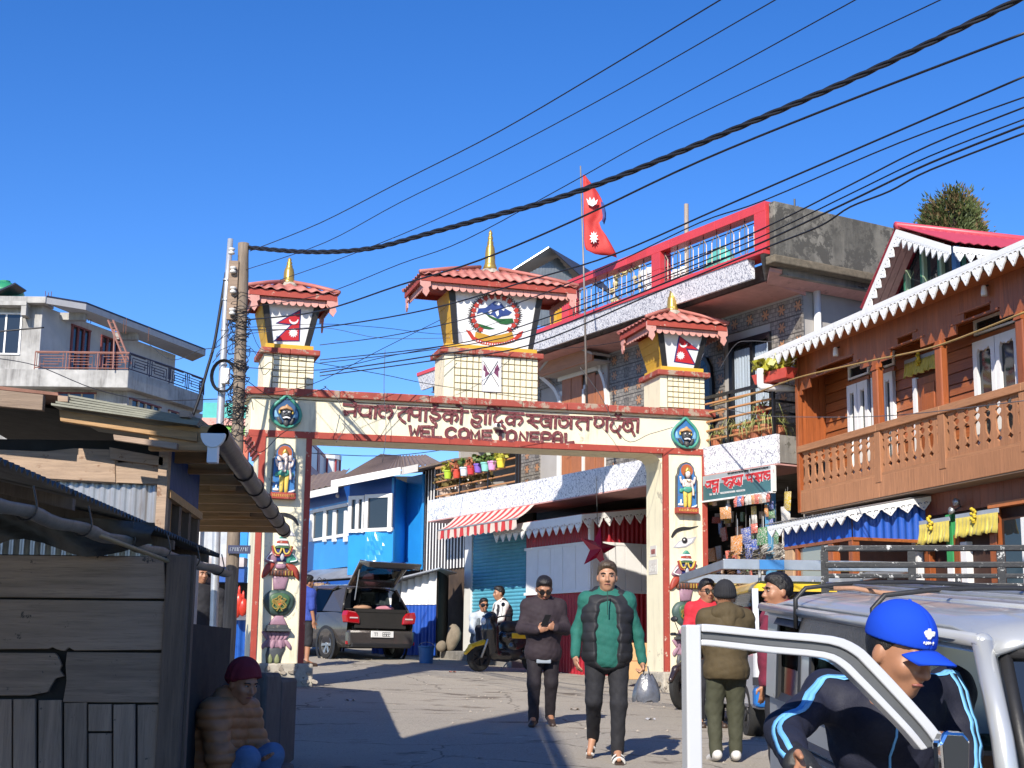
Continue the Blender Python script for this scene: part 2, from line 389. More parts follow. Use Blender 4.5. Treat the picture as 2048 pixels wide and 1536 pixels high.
# lettering traced on the beam face: (x,y) in two enlarged strips of the photograph
LA=lambda x,y: apx(640+x*.16602,780+y*.16602,-.03)
LB=lambda x,y: apx(960+x*.16602,780+y*.16602,-.03)
def letters(name,strokes,fn,w,curved=True):
    mb=MB()
    for s in strokes:
        pts=[np.array(fn(*p)) for p in s]
        if curved and len(pts)>2: pts=smooth_pts(pts,4)
        ribbon(mb,pts,w,.02,-.026)
    o=mb.build(name,[M_letter],arch); return o
hw=.040
A_=[ # first strip
 [[(285,170),(465,192)],[(437,185),(418,312)],[(305,262),(425,255)],[(300,248),(306,295),(338,276)],[(335,108),(398,130),(440,180)]],
 [[(470,187),(700,203)],[(484,212),(474,262),(510,300),(570,302),(612,280)],[(612,198),(603,328)]],
 [[(676,203),(662,334)]],
 [[(695,196),(900,196)],[(800,240),(745,228),(712,262),(730,312),(770,322)],[(790,255),(838,232),(868,252),(864,300),(826,338)]],
 [[(940,210),(1105,216)],[(1078,215),(1070,360)],[(1066,256),(990,264),(950,300),(976,350),(1025,388)]],
 [[(1090,217),(1225,222)],[(1105,228),(1108,285),(1145,308),(1196,296)],[(1208,225),(1202,360)]],
 [[(1225,222),(1330,228)],[(1278,230),(1270,372)]],
 [[(1320,228),(1500,240)],[(1394,236),(1345,262),(1420,288),(1446,318),(1404,350),(1345,330)],[(1330,312),(1350,368),(1398,400),(1392,440)],[(1362,152),(1378,188),(1420,178)],[(1378,188),(1390,232)]],
 [[(1470,238),(1690,250)],[(1594,245),(1582,392)],[(1584,290),(1520,278),(1488,316),(1520,358),(1578,344)],[(1592,294),(1644,288),(1658,330),(1634,368)]],
 [[(1660,248),(1785,256)],[(1712,250),(1700,402)],[(1645,184),(1700,200),(1716,252)]],
 [[(1825,250),(2000,262)],[(1905,258),(1852,288),(1862,318),(1918,318),(1942,346),(1905,388),(1858,372)],[(1836,352),(1832,402),(1880,440),(1935,424)]],
]
B_=[
 [[(-60,252),(230,266)],[(70,260),(64,402)],[(128,256),(118,404)],[(128,256),(98,216),(146,198),(206,226)]],
 [[(150,260),(330,272)],[(236,276),(190,306),(176,350),(196,398),(240,392),(268,368)],[(236,392),(300,452)],[(212,188),(246,204),(226,256)]],
 [[(310,272),(530,284)],[(420,285),(410,422)],[(412,330),(352,318),(318,356),(346,402),(404,384)],[(420,334),(480,324),(512,360),(470,414)]],
 [[(562,296),(760,306)],[(604,305),(640,330),(578,376)],[(586,368),(690,446)],[(604,366),(704,376)]],
 [[(760,306),(880,313)],[(842,334),(772,324),(734,360),(764,428),(834,420)],[(790,372),(838,370)],[(858,320),(850,452)]],
 [[(880,313),(960,317)],[(914,325),(908,452)]],
 [[(950,316),(1150,325)],[(992,352),(1044,348),(1062,400),(1022,440),(966,420),(960,362)],[(1102,325),(1098,458)]],
 [[(1140,324),(1350,334)],[(1304,332),(1298,472)],[(1290,366),(1202,364),(1164,408),(1218,468)]],
 [[(1380,326),(1560,334)],[(1398,350),(1384,410),(1430,440),(1488,402),(1478,346)],[(1534,340),(1530,492)]],
 [[(1560,342),(1720,352)],[(1610,376),(1578,430),(1608,490),(1668,478),(1692,432)],[(1650,486),(1692,562)],[(1636,288),(1664,314),(1702,290)],[(1668,318),(1668,352)]],
 [[(1710,348),(1880,350)],[(1744,384),(1728,440),(1770,490),(1832,460),(1832,396),(1776,378),(1782,430)],[(1828,470),(1862,542)]],
 [[(1908,345),(1900,502)]],
]
E_A=[('W',[[(1085,432),(1102,545),(1142,470),(1160,550),(1200,436)]]),('E',[[(1322,440),(1228,436),(1222,555),(1325,562)],[(1225,498),(1310,502)]]),
 ('L',[[(1362,440),(1362,562),(1460,568)]]),('C',[[(1632,482),(1586,456),(1530,484),(1528,548),(1584,576),(1640,552)]]),
 ('O',[[(1736,464),(1688,488),(1686,556),(1734,580),(1784,560),(1786,492),(1740,464)]]),('M',[[(1818,592),(1828,478),(1868,560),(1912,484),(1920,598)]])]
E_B=[('E',[[(138,490),(36,488),(32,594),(140,600)],[(36,540),(126,544)]]),('T',[[(196,492),(306,494)],[(252,494),(248,604)]]),
 ('O',[[(380,490),(336,514),(332,588),(380,612),(426,590),(430,518),(384,490)]]),('N',[[(482,606),(486,506),(566,614),(572,508)]]),
 ('E',[[(708,512),(616,508),(610,616),(710,622)],[(614,560),(696,566)]]),('P',[[(748,626),(752,516),(830,518),(850,552),(826,580),(756,578)]]),
 ('A',[[(888,632),(890,540),(934,508),(984,540),(984,634)],[(890,584),(984,588)]]),('L',[[(1034,524),(1036,632),(1128,628)]])]
for g in A_: letters('letter',g,LA,hw)
for g in B_: letters('letter',g,LB,hw)
for n,g in E_A: letters('letter',g,LA,.048,n in 'COP')
for n,g in E_B: letters('letter',g,LB,.048,n in 'COPA')
# security camera between the lines of lettering
u,z=LB(190,440)
cc=MB().box(u-.05,u+.05,-.17,-.01,z-.03,z+.03); cc.tube([(u,-.01,z),(u,.02,z)],.02)
cc=cc.build('camera_housing',M_white,arch,bevel=.01); MB().lathe([(.0001,0),(.028,0),(.028,.02)],(0,0,0),12).xf(lambda x,y,zz:(u+x,-.19+zz,z+y)).build('lens',M_black,cc)

# ---- corrugated roof planes
def corr_plane(mb,o,e,s,L,S,n,amp,top=lambda u:1,rows=3,step=.012,bot=lambda u:0):
    """o eave left corner, e unit along eave, s unit up the slope; top(u) and bot(u) fractions of S"""
    o,e,s=[np.array(q,float) for q in (o,e,s)]; nn=np.cross(e,s); nn/=np.linalg.norm(nn); N=n*6
    R=rows*2
    def fn(i,j):
        u=L*i/N; a=bot(u/L); b=max(top(u/L),a+1e-3); f=(j//2)/rows if j%2==0 else (j//2+1)/rows
        lift=amp*math.cos(2*PI*i/6)+(step if j%2==0 else 0)
        return o+e*u+s*(S*(a+(b-a)*f))+nn*lift
    def fn2(i,j): return fn(i,j)
    mb.grid(fn2,N,R-1)
def pagoda(u0,u1,v0,v1,z0,zpl,ztop,uw0,uw1,tw,apex,eav,name,ncorr,grid,tilesz):
    """tiled plinth u0..u1 from z0 to zpl, tapered painted box up to ztop, hipped roof"""
    t=zt((u0+u1)/2,0); z0+=t;zpl+=t;ztop+=t;apex+=t
    tw_=MB().box(u0,u1,v0,v1,z0,zpl).build('tower_body',M_mortar if grid else M_cream,arch)
    nx,nz=grid; dx=(u1-u0-tilesz)/nx; dz=(zpl-z0)/nz
    me=MB().box(-.5,.5,-.5,.5,-.5,.5).mesh('tile',M_cream); rr=random.Random(int(u0*7))
    for i in range(nx):
        for k in range(nz):
            inst(me,'tile',tw_,(u0+tilesz+(i+.5)*dx,v0-.004+rr.uniform(-.004,.004),z0+(k+.5)*dz),(0,0,0),(dx-.018,.05,dz-.018))
    MB().box(u0-.006,u0+tilesz-.01,v0-.02,v0+.05,z0,zpl).build('corner_pier',M_cream,tw_)
    MB().box(u0-.012,u0+.03,v0-.018,v1+.01,z0,zpl).build('side_panel',M_cream,tw_)
    # ledge pieces with joints, ochre sill
    k=max(2,int((u1-u0)/.5)); w=(u1-u0+.16)/k
    for i in range(k):
        MB().box(u0-.08+i*w+.002,u0-.08+(i+1)*w-.002,v0-.09,v1+.09,zpl,zpl+.085).build('ledge',M_redworn,arch,bevel=.012)
    zs=zpl+.085
    MB().box(u0+.0,u1-.02,v0-.03,v1+.02,zs,zs+.07).build('sill',M_ochre,arch,bevel=.006)
    zs+=.07
    fl=.10
    b=[(uw0,v0+.03,zs),(uw1,v0+.03,zs),(uw1,v1-.03,zs),(uw0,v1-.03,zs)]
    c=[(uw0-tw,v0-fl,ztop),(uw1+tw,v0-fl,ztop),(uw1+tw,v1+fl,ztop),(uw0-tw,v1+fl,ztop)]
    bx=MB().hexa(b,c).build('painted_box',M_white,arch)
    lerp=lambda p,q,f: tuple(np.array(p)*(1-f)+np.array(q)*f)
    # black corner boards on the front, ochre boards with joints on the left side
    h=ztop-zs
    for sgn,i0 in ((1,0),(-1,1)):
        bw=.085; d=.025
        p0,p1=b[i0],c[i0]
        MB().hexa([(p0[0]-.012*sgn,p0[1]-d,p0[2]),(p0[0]+bw*.8*sgn,p0[1]-d,p0[2]),(p0[0]+bw*.8*sgn,p0[1]+.02,p0[2]),(p0[0]-.012*sgn,p0[1]+.02,p0[2])][::sgn],
                  [(p1[0]-.012*sgn,p1[1]-d,p1[2]),(p1[0]+bw*sgn,p1[1]-d,p1[2]),(p1[0]+bw*sgn,p1[1]+.02,p1[2]),(p1[0]-.012*sgn,p1[1]+.02,p1[2])][::sgn]).build('corner_board',M_black,bx)
    nb=4
    for sgn,(ia,ib) in ((-1,(0,3)),(1,(1,2))):
        for q in range(nb):
            f0,f1=q/nb+.004,(q+1)/nb-.004
            e=[]
            for f in (f0,f1):
                A=lerp(b[ia],c[ia],f);B=lerp(b[ib],c[ib],f)
                e.append([(A[0]+.02*sgn,A[1]+.012,A[2]),(A[0]-.01*sgn,A[1]+.012,A[2]),(B[0]-.01*sgn,B[1]-.01,B[2]),(B[0]+.02*sgn,B[1]-.01,B[2])][::sgn*-1])
            MB().hexa(e[0],e[1]).build('side_board',M_ochre if sgn<0 else M_black,bx)
    # roof: four corrugated hips over a fascia, scalloped valance hung inside the eave
    ex,ey=eav; U0,U1,V0,V1=uw0-tw-ex,uw1+tw+ex,v0-fl-ey,v1+fl+ey; ze=ztop+.16
    cu,cv=(U0+U1)/2,(V0+V1)/2; hh=apex-ze; rl=max(0,(U1-U0)-(V1-V0))*.12
    roof=thing2=bpy.data.objects.new('roof',None); COL.objects.link(roof); roof.parent=arch
    cor=[(U0,V0),(U1,V0),(U1,V1),(U0,V1)]; tp=[(cu-rl,cv),(cu+rl,cv)]
    for i in range(4):
        a=np.array(cor[i]+(ze,),float); b2=np.array(cor[(i+1)%4]+(ze,),float); L=np.linalg.norm(b2-a); e=(b2-a)/L
        ap=np.array((cu,cv,apex)); mid=(a+b2)/2; s=ap-a; s=s-e*(s@e); S=np.linalg.norm(s); s/=S
        ta=(np.array((cu-rl,cv,apex))-a)@e/L if i in(0,) else None
        r=rl/L if i in (0,2) else 0
        def top(f,r=r):
            l=.5-r; return max(.004,min(1,f/l,(1-f)/l))
        m2=MB(); corr_plane(m2,a,e,s,L,S,max(5,int(L*ncorr)),.017,top,rows=2,step=.010)
        m2.build('roof_sheet',M_rooftile,roof,smooth=True,solid=.008)
    hp=MB()
    for i in range(4):
        a=np.array(cor[i]+(ze+.03,),float); b2=np.array((cu+(rl if i in(1,2) else -rl),cv,apex+.03)); hp.tube([a,(a+b2)/2+np.array([0,0,.012]),b2],[.032,.032,.032],7)
    hp.build('hip_cap',M_rooftile,roof,smooth=True)
    fb=MB()
    i_=.03
    fb.box(U0+i_,U1-i_,V0+i_,V0+i_+.03,ze-.10,ze-.005); fb.box(U0+i_,U1-i_,V1-i_-.03,V1-i_,ze-.10,ze-.005)
    fb.box(U0+i_,U0+i_+.03,V0+i_+.03,V1-i_-.03,ze-.10,ze-.005); fb.box(U1-i_-.03,U1-i_,V0+i_+.03,V1-i_-.03,ze-.10,ze-.005)
    fb.build('fascia',M_redp,roof)
    MB().hexa([(U0+.06,V0+.06,ze-.02),(U1-.06,V0+.06,ze-.02),(U1-.06,V1-.06,ze-.02),(U0+.06,V1-.06,ze-.02)],[(cu-.1,cv-.1,apex-.08),(cu+.1,cv-.1,apex-.08),(cu+.1,cv+.1,apex-.08),(cu-.1,cv+.1,apex-.08)]).build('roof_frame',M_redp,roof)
    sw=.115
    n=max(4,round((U1-U0-.16)/sw)); w=(U1-U0-.16)/n; m3=MB(); pts=[(-.5,0),(.5,0),(.5,-.45)]+[(.5*math.cos(a),-.45-.55*math.sin(a)) for a in [PI*k/8 for k in range(1,8)]]+[(-.5,-.45)]
    m3.prism(ccw(pts),-.5,.5); me=m3.mesh('scallop',M_valance)
    for i in range(n):
        for vv in (V0+.10,):
            inst(me,'scallop',roof,(U0+.08+(i+.5)*w,vv,ze-.10),(RAD(random.uniform(-8,4)),0,0),(w*.97,.012,.115))
    n2=max(4,round((V1-V0-.16)/sw)); w2=(V1-V0-.16)/n2
    for i in range(n2):
        for uu in (U0+.10,U1-.10):
            inst(me,'scallop',roof,(uu,V0+.08+(i+.5)*w2,ze-.10),(0,0,PI/2),(w2*.97,.012,.115))
    # hanging corner tongues
    tg=MB(); tg.prism(ccw([(0,0),(.16,0),(.17,-.13),(.13,-.16),(.15,-.22),(.10,-.31),(.04,-.25),(.05,-.17),(.0,-.13)]),-.012,.012); me=tg.mesh('corner_tongue',M_valance)
    for x,y,r in ((U0+.02,V0+.05,0),(U1-.18,V0+.05,0),(U0+.06,V1-.2,PI/2),(U1-.06,V1-.2,PI/2)): inst(me,'corner_tongue',roof,(x,y,ze-.04),(0,0,r))
    # finial
    fh=name
    fin=MB().lathe([(.105,0),(.115,.05),(.095,.10),(.085,.14),(.082,.30),(.07,.40),(.05,.45),(.052,.47),(.05,.50),(.035,.52),(.045,.55),(.04,.59),(.025,.61),(.034,.635),(.03,.665),(.012,.70),(.0001,.72)],(cu,cv,apex-.02),18)
    for i,p in enumerate(fin.v): fin.v[i]=(p[0],p[1],apex-.02+(p[2]-apex+.02)*fh/.72)
    fin.build('finial',M_gold,roof,smooth=True)
    MB().lathe([(.17,-.06),(.15,.0),(.11,.02)],(cu,cv,apex-.02),12).build('finial_base',M_rubmor,roof)
    return bx,(b,c)
def vdisk(mb,c,r,v0,v1,n=14,sx=1,sz=1): mb.prism([(c[0]+r*sx*math.cos(2*PI*k/n),c[1]+r*sz*math.sin(2*PI*k/n)) for k in range(n)],v1,v0)
def pillow(mb,poly,v0,h,rings=((1,0),(.97,.45),(.85,.8),(.55,.97),(.0,1))):
    """relief swelling h proud (towards -v) of depth v0"""
    h*=.72
    P=ccw(poly); n=len(P); cx=sum(p[0] for p in P)/n; cz=sum(p[1] for p in P)/n; vs=[]
    for s,k in rings:
        for p in P: vs.append((cx+(p[0]-cx)*s,v0-h*k,cz+(p[1]-cz)*s))
    fs=[(i*n+j,i*n+(j+1)%n,(i+1)*n+(j+1)%n,(i+1)*n+j) for i in range(len(rings)-1) for j in range(n)]
    mb.add(vs,fs)
def onplane(p0,p1,p2):
    """photo pixel -> arch-local point on the tilted face through three local points, d metres proud"""
    W0,W1,W2=[AF.pt(*p) for p in (p0,p1,p2)]; n=np.cross(W1-W0,W2-W0); n/=np.linalg.norm(n)
    if n@(C0-W0)<0: n=-n
    def f(px,py,d=0):
        r=ray(px,py); t=((W0-C0)@n)/(r@n); return AF.loc(C0+r*t+n*d)
    return f
def fpoly(mb,f,pts,d0,d1):
    a=[f(x,y,d1) for x,y in pts]; b=[f(x,y,d0) for x,y in pts]; n=len(pts)
    mb.add(a+b,[tuple(range(n)),tuple(range(2*n-1,n-1,-1))]+[(i,(i+1)%n,(i+1)%n+n,i+n) for i in range(n)])
def star(c,r1,r2,n,rot=0,sx=1,sy=1): return [(c[0]+sx*(r1 if k%2==0 else r2)*math.sin(PI*k/n+rot),c[1]-sy*(r1 if k%2==0 else r2)*math.cos(PI*k/n+rot)) for k in range(2*n)]
def circ(c,r,n=14,sx=1,sy=1): return [(c[0]+r*sx*math.cos(2*PI*k/n),c[1]+r*sy*math.sin(2*PI*k/n)) for k in range(n)]
def crescent(c,r): return [(c[0]+r*math.cos(a),c[1]+r*math.sin(a)) for a in [PI*k/8 for k in range(9)]]+[(c[0]+r*.8*math.cos(a),c[1]-.25*r+r*.55*math.sin(a)+.2*r) for a in [PI-PI*k/8 for k in range(9)]]
def part_fpoly(name,m,parent,f,pts,d0,d1):
    mb=MB(); fpoly(mb,f,pts,d0,d1); return mb.build(name,m,parent)
M_snow=mat('snow_paint',(.80,.80,.80),.5,var=.03)
M_grey=mat('mid_grey_paint',(.42,.42,.45),.55,var=.08)
# left and right towers with the national flag, middle one with the emblem
def flagpaint(bx,bc,org,sc,border,red,moon,sun,snow):
    b,c=bc; f=onplane(b[0],b[1],c[0]); g=lambda p:(org[0]+p[0]*sc,org[1]+p[1]*sc)
    part_fpoly('painted_snow',M_snow,bx,f,[g(p) for p in snow],0,.003)
    part_fpoly('flag_border',M_navy,bx,f,[g(p) for p in border],0,.006)
    part_fpoly('flag_field',M_flagred,bx,f,[g(p) for p in red],.005,.009)
    mo=MB(); fpoly(mo,f,[g(p) for p in moon],.008,.012); mo.build('flag_moon',M_snow,bx)
    part_fpoly('flag_sun',M_snow,bx,f,[g(p) for p in sun],.008,.012)
bxL,bcL=pagoda(.0,.75,.03,.71,4.40,4.93,5.70,.05,.66,.13,6.14,(.26,.22),.44,6.4,(5,6),.12)
flagpaint(bxL,bcL,(440,460),.2605,[(622,606),(425,716),(540,730),(408,854),(612,856)],[(612,622),(448,712),(558,722),(430,846),(604,848)],
  crescent((566,688),36)+[],star((562,790),38,24,12),[(395,850),(400,730),(418,690),(440,740),(470,735),(640,690),(660,720),(690,690),(720,700),(735,690),(690,868)])
bxM,bcM=pagoda(2.80,4.33,.03,.62,4.40,5.10,6.10,2.95,4.24,.12,6.60,(.54,.24),.70,6.6,(14,6),.16)
bxR,bcR=pagoda(6.44,7.22,.03,.71,4.42,4.95,5.65,6.50,7.11,.13,6.14,(.30,.22),.46,6.4,(7,6),.12)
flagpaint(bxR,bcR,(1200,560),.2214,[(712,498),(905,640),(790,628),(866,772),(665,742)],[(722,512),(882,630),(772,616),(850,760),(678,734)],
  crescent((752,574),36),star((727,682),40,25,12),[(648,700),(660,670),(690,742),(840,680),(850,655),(870,685),(890,650),(910,690),(940,660),(884,790),(672,770)])
# emblem
fM=onplane(bcM[0][0],bcM[0][1],bcM[1][0]); e=lambda x,y:(780+x*.2474,440+y*.2474)
em=bxM
part_fpoly('painted_snow',M_snow,em,fM,[e(*p) for p in [(512,1000),(505,975),(555,870),(580,900),(610,835),(640,880),(690,860),(760,890),(900,850),(960,890),(1020,860),(1060,900),(1100,880),(1120,905),(1170,900),(1140,1030)]],0,.002)
part_fpoly('grey_patch',M_grey,em,fM,[e(*p) for p in [(512,965),(550,875),(580,930),(590,985),(555,990)]],.002,.004)  # flat grey patch over the left of the painted snow
part_fpoly('emblem_mountain',mat('emblem_blue',(.03,.06,.22),.5,var=.25),em,fM,[e(*p) for p in [(700,760),(715,715),(770,710),(845,655),(895,665),(930,715),(985,745),(960,770),(900,780),(870,800),(830,770),(780,765),(740,745)]],.002,.006)
for q in ([(790,745),(815,725),(830,740),(810,760)],[(840,680),(860,665),(900,672),(880,690)],[(850,745),(875,730),(880,765),(865,780)],[(900,725),(925,715),(920,735)]): part_fpoly('emblem_snow',M_snow,em,fM,[e(*p) for p in q],.005,.009)
part_fpoly('emblem_hill',mat('emblem_green',(.02,.11,.03),.5,var=.3),em,fM,[e(*p) for p in [(760,745),(800,770),(870,800),(990,795),(1000,830),(940,845),(890,838),(850,812),(800,785)]],.006,.010)
part_fpoly('emblem_hill',mat('emblem_green',(.02,.11,.03)),em,fM,[e(*p) for p in [(690,830),(760,850),(850,880),(800,885),(720,870)]],.004,.008)
part_fpoly('emblem_field',mat('emblem_ochre',(.55,.30,.03),.5,var=.25),em,fM,[e(*p) for p in [(690,905),(760,920),(820,940),(900,925),(985,905),(1000,950),(930,985),(830,990),(740,975),(685,945)]],.004,.010)
part_fpoly('emblem_ribbon',mat('emblem_scarlet',(.50,.04,.02),.5,var=.15),em,fM,[e(*p) for p in [(610,885),(650,900),(680,945),(760,982),(840,992),(930,985),(1010,945),(1040,910),(1075,895),(1060,940),(1000,985),(920,1008),(830,1015),(740,1002),(660,965)]],.005,.012)
mt=MB(); rr=random.Random(8)
for k in range(17):
    t=k/16; x=690+t*310; y=968+ 34*math.sin(PI*t); fpoly(mt,fM,[e(*p) for p in [(x-4,y+rr.uniform(-4,0)),(x+5,y-3),(x+5,y+9),(x-4,y+10)]],.011,.014)
mt.build('ribbon_lettering',M_snow,em)
M_flower=mat('emblem_flower',(.46,.04,.025),.5,var=.3,scale=14); M_leafd=mat('emblem_leaf',(.05,.035,.03),.5,var=.3)
for k in range(22):
    a=PI*.5+PI*2*(k+.5)/22
    if 205<math.degrees(a)%360<330 and False: continue
    cx,cy=848+178*math.cos(a),772+150*math.sin(a)
    if 60<math.degrees(a)-0<120 or math.degrees(a)>420: continue
    m4=MB(); rot=math.atan2(cy-772,cx-848)
    for d in (-.9,-.35,.2,.75):
        w=rot+d*.9; tip=(cx+50*math.cos(w),cy+44*math.sin(w)); fpoly(m4,fM,[e(*p) for p in [(cx+10*math.cos(w+1.5),cy+10*math.sin(w+1.5)),tip,(cx+10*math.cos(w-1.5),cy+10*math.sin(w-1.5))]],.003,.007)
    m4.build('wreath_leaf',M_leafd,em)
    m5=MB(); fpoly(m5,fM,[e(*p) for p in star((cx,cy),25,15,5,rot)],.006,.013); m5.build('wreath_flower',M_flower,em)
# white plate with crossed flags
fp=lambda x,y,d=0:(lambda q:np.array([q[0],.03-.006-d,q[1]]))(apx(x,y,.03))
pl=MB(); fpoly(pl,fp,[e(738,1112),(738,1388),(892,1395),(892,1112)] and [e(*p) for p in [(738,1112),(738,1388),(892,1395),(892,1112)]],0,.03); pl=pl.build('flag_plate',M_white,arch)
fr_=MB()
for a,b_ in (((738,1112),(738,1388)),((738,1388),(892,1395)),((892,1395),(892,1112))):
    A,B=fp(*e(*a),.032),fp(*e(*b_),.032); fr_.tube([A,B],.008,4)
fr_.build('plate_edge',M_grey,pl)
for pts in ([(750,1145),(875,1350)],[(866,1145),(750,1338)]): fr2=MB(); fr2.tube([fp(*e(*p),.034) for p in pts],.006,5); fr2.build('flag_staff',M_char,pl)
M_plum=mat('plum_paint',(.16,.04,.09),.5,var=.25)
for pts in ([(752,1165),(772,1195),(782,1225),(800,1245),(760,1275),(765,1230),(748,1215)],[(864,1168),(882,1215),(870,1225),(872,1280),(836,1240),(842,1205)]): part_fpoly('crossed_flag',M_plum,pl,fp,[e(*p) for p in pts],.03,.036)

# ---- painted plaster reliefs on the pillars (built in metres about a centre)
def relief(parent,name,c):
    o=bpy.data.objects.new(name,None); COL.objects.link(o); o.parent=parent; o.location=(c[0],0,c[1]); return o
def vase(c,dim):
    R=relief(arch,'vase_relief',c); q=lambda x,y:((x-605)*.001446,(550-y)*.00146)
    def pl_(name,m,pts,h,v0=0,sm=True,stroke=None):
        mb=MB(); pillow(mb,smooth_pts([q(*p) for p in pts],3,True) if sm else [q(*p) for p in pts],v0,h); return mb.build(name,m,R,smooth=True)
    def st(name,m,pts,w,v0,closed=False):
        mb=MB(); ribbon(mb,smooth_pts([q(*p) for p in pts],4,closed),w,v0+.03,v0,closed); return mb.build(name,m,R)
    pl_('heart_vase',mat('relief_verdigris',(.05,.09,.08),.5,var=.4,scale=7),[(605,425),(560,415),(500,428),(452,480),(440,540),(470,605),(540,672),(665,672),(740,605),(765,530),(752,470),(700,428),(650,415)],.10)
    pl_('vase_shield',M_green,[(512,475),(610,445),(700,475),(703,540),(660,612),(585,640),(522,575)],.03,-.075)
    for pts in ([(540,510),(620,600),(660,585),(660,555),(580,490)],[(665,510),(580,600),(540,590),(540,560),(620,490)],[(570,500),(530,520),(545,550),(660,520),(640,500)],[(575,625),(605,590),(630,625)],[(580,495),(590,480),(610,478),(622,492)],[(590,590),(540,530),(600,530),(665,590)]): st('knot_cord',M_gold,pts,.014,-.115)
    pl_('knot_core',M_orange,[(570,530),(605,510),(640,530),(605,580)],.012,-.10)
    pl_('neck',M_lotus,[(528,272),(690,280),(660,415),(540,415)],.07,sm=False)
    cu=pl_('collar',mat('relief_umber',(.14,.05,.03),.5,var=.3),[(512,218),(730,213),(748,277),(488,272)],.10,sm=False)
    for k in range(7): st('collar_rib',M_yel if k>3 else M_char,[(520+k*33,222),(515+k*34,268)],.006,-.085)
    pl_('vase_foot',M_lotus,[(572,665),(648,665),(702,768),(500,766)],.06,sm=False)
    mb=MB(); 
    for (a,b_,y0,y1,d) in ((485,697,765,800,.10),(462,725,800,828,.12)):
        p=q(a,y1);r=q(b_,y0); mb.box(p[0],r[0],-d,.0,p[1],r[1])
    mb.build('plinth_slab',M_char,R,bevel=.006)
    pl_('lotus_base',M_lotus,[(445,828),(728,832),(688,905),(690,985),(590,992),(480,985),(492,905)],.035,sm=False)
    for k in range(6):
        x0=440+k*48; pl_('lotus_petal',M_lotus,[(x0,832),(x0+50,830),(x0+44+(2.5-k)*6,880),(x0+25+(2.5-k)*14,915),(x0+6+(2.5-k)*8,880)],.055)
    for k in range(4):
        x0=470+k*60; pl_('lotus_petal',M_lotus,[(x0+20,912),(x0+55,912),(x0+62+(k-1.5)*22,965),(x0+38+(k-1.5)*34,1008),(x0+8+(k-1.5)*22,965)],.05)
    pl_('relief_stem',M_char,[(505,985),(690,990),(655,1070),(640,1145),(500,1145),(490,1060)],.05,sm=False)
    for x in (535,605): pl_('stem_leaf',mat('relief_olive',(.20,.22,.10),.6,var=.2),[(x,1050),(x+25,1100),(x+15,1142),(x-20,1142),(x-25,1095)],.03,-.035)
    # twin fish and canopy over the vase
    pl_('fish_body',mat('relief_scarlet',(.34,.05,.03),.5,var=.25,scale=12),[(545,150),(470,150),(425,225),(418,300),(470,272),(525,205)],.07)
    pl_('fish_body',mat('relief_scarlet',(.34,.05,.03)),[(655,150),(740,160),(792,225),(797,315),(735,262),(680,205)],.07)
    for k,m in ((0,M_lotus),(1,M_teal)):
        f=lambda x:x if k==0 else 1218-x
        pl_('wing',m,[(f(x),y) for x,y in [(520,10),(470,70),(438,128),(500,150),(560,140),(560,60)]],.07)
        st('wing_band',M_snow,[(f(500),50),(f(455),110),(f(520),130)],.014,-.07)
        st('scarf_edge',M_yel,[(f(520),-25),(f(545),40),(f(580),50),(f(600),0)],.02,-.085)
        st('scarf_edge',M_redp,[(f(505),-20),(f(530),60),(f(580),70)],.022,-.075)
    pl_('throat',M_navy,[(520,-20),(700,-20),(670,130),(540,130)],.06,sm=False)
    pl_('jewel',M_grey,[(612,50),(635,90),(612,125),(590,90)],.03,-.06)
    pl_('cushion',M_lotus,[(555,160),(600,150),(655,160),(650,205),(560,205)],.09)
    for y0,y1,w0,w1,m in ((-141,-100,8,45,M_teal),(-100,-78,45,52,M_snow),(-78,-50,52,60,M_redp),(-50,-28,60,66,M_snow),(-28,0,66,74,M_green)):
        mb=MB(); pillow(mb,[q(612-w0,y0),q(612+w0,y0),q(612+w1,y1),q(612-w1,y1)],0,.09,((1,0),(1,.6),(.9,.9),(.6,1),(0,1))); mb.build('canopy_band',m,R)
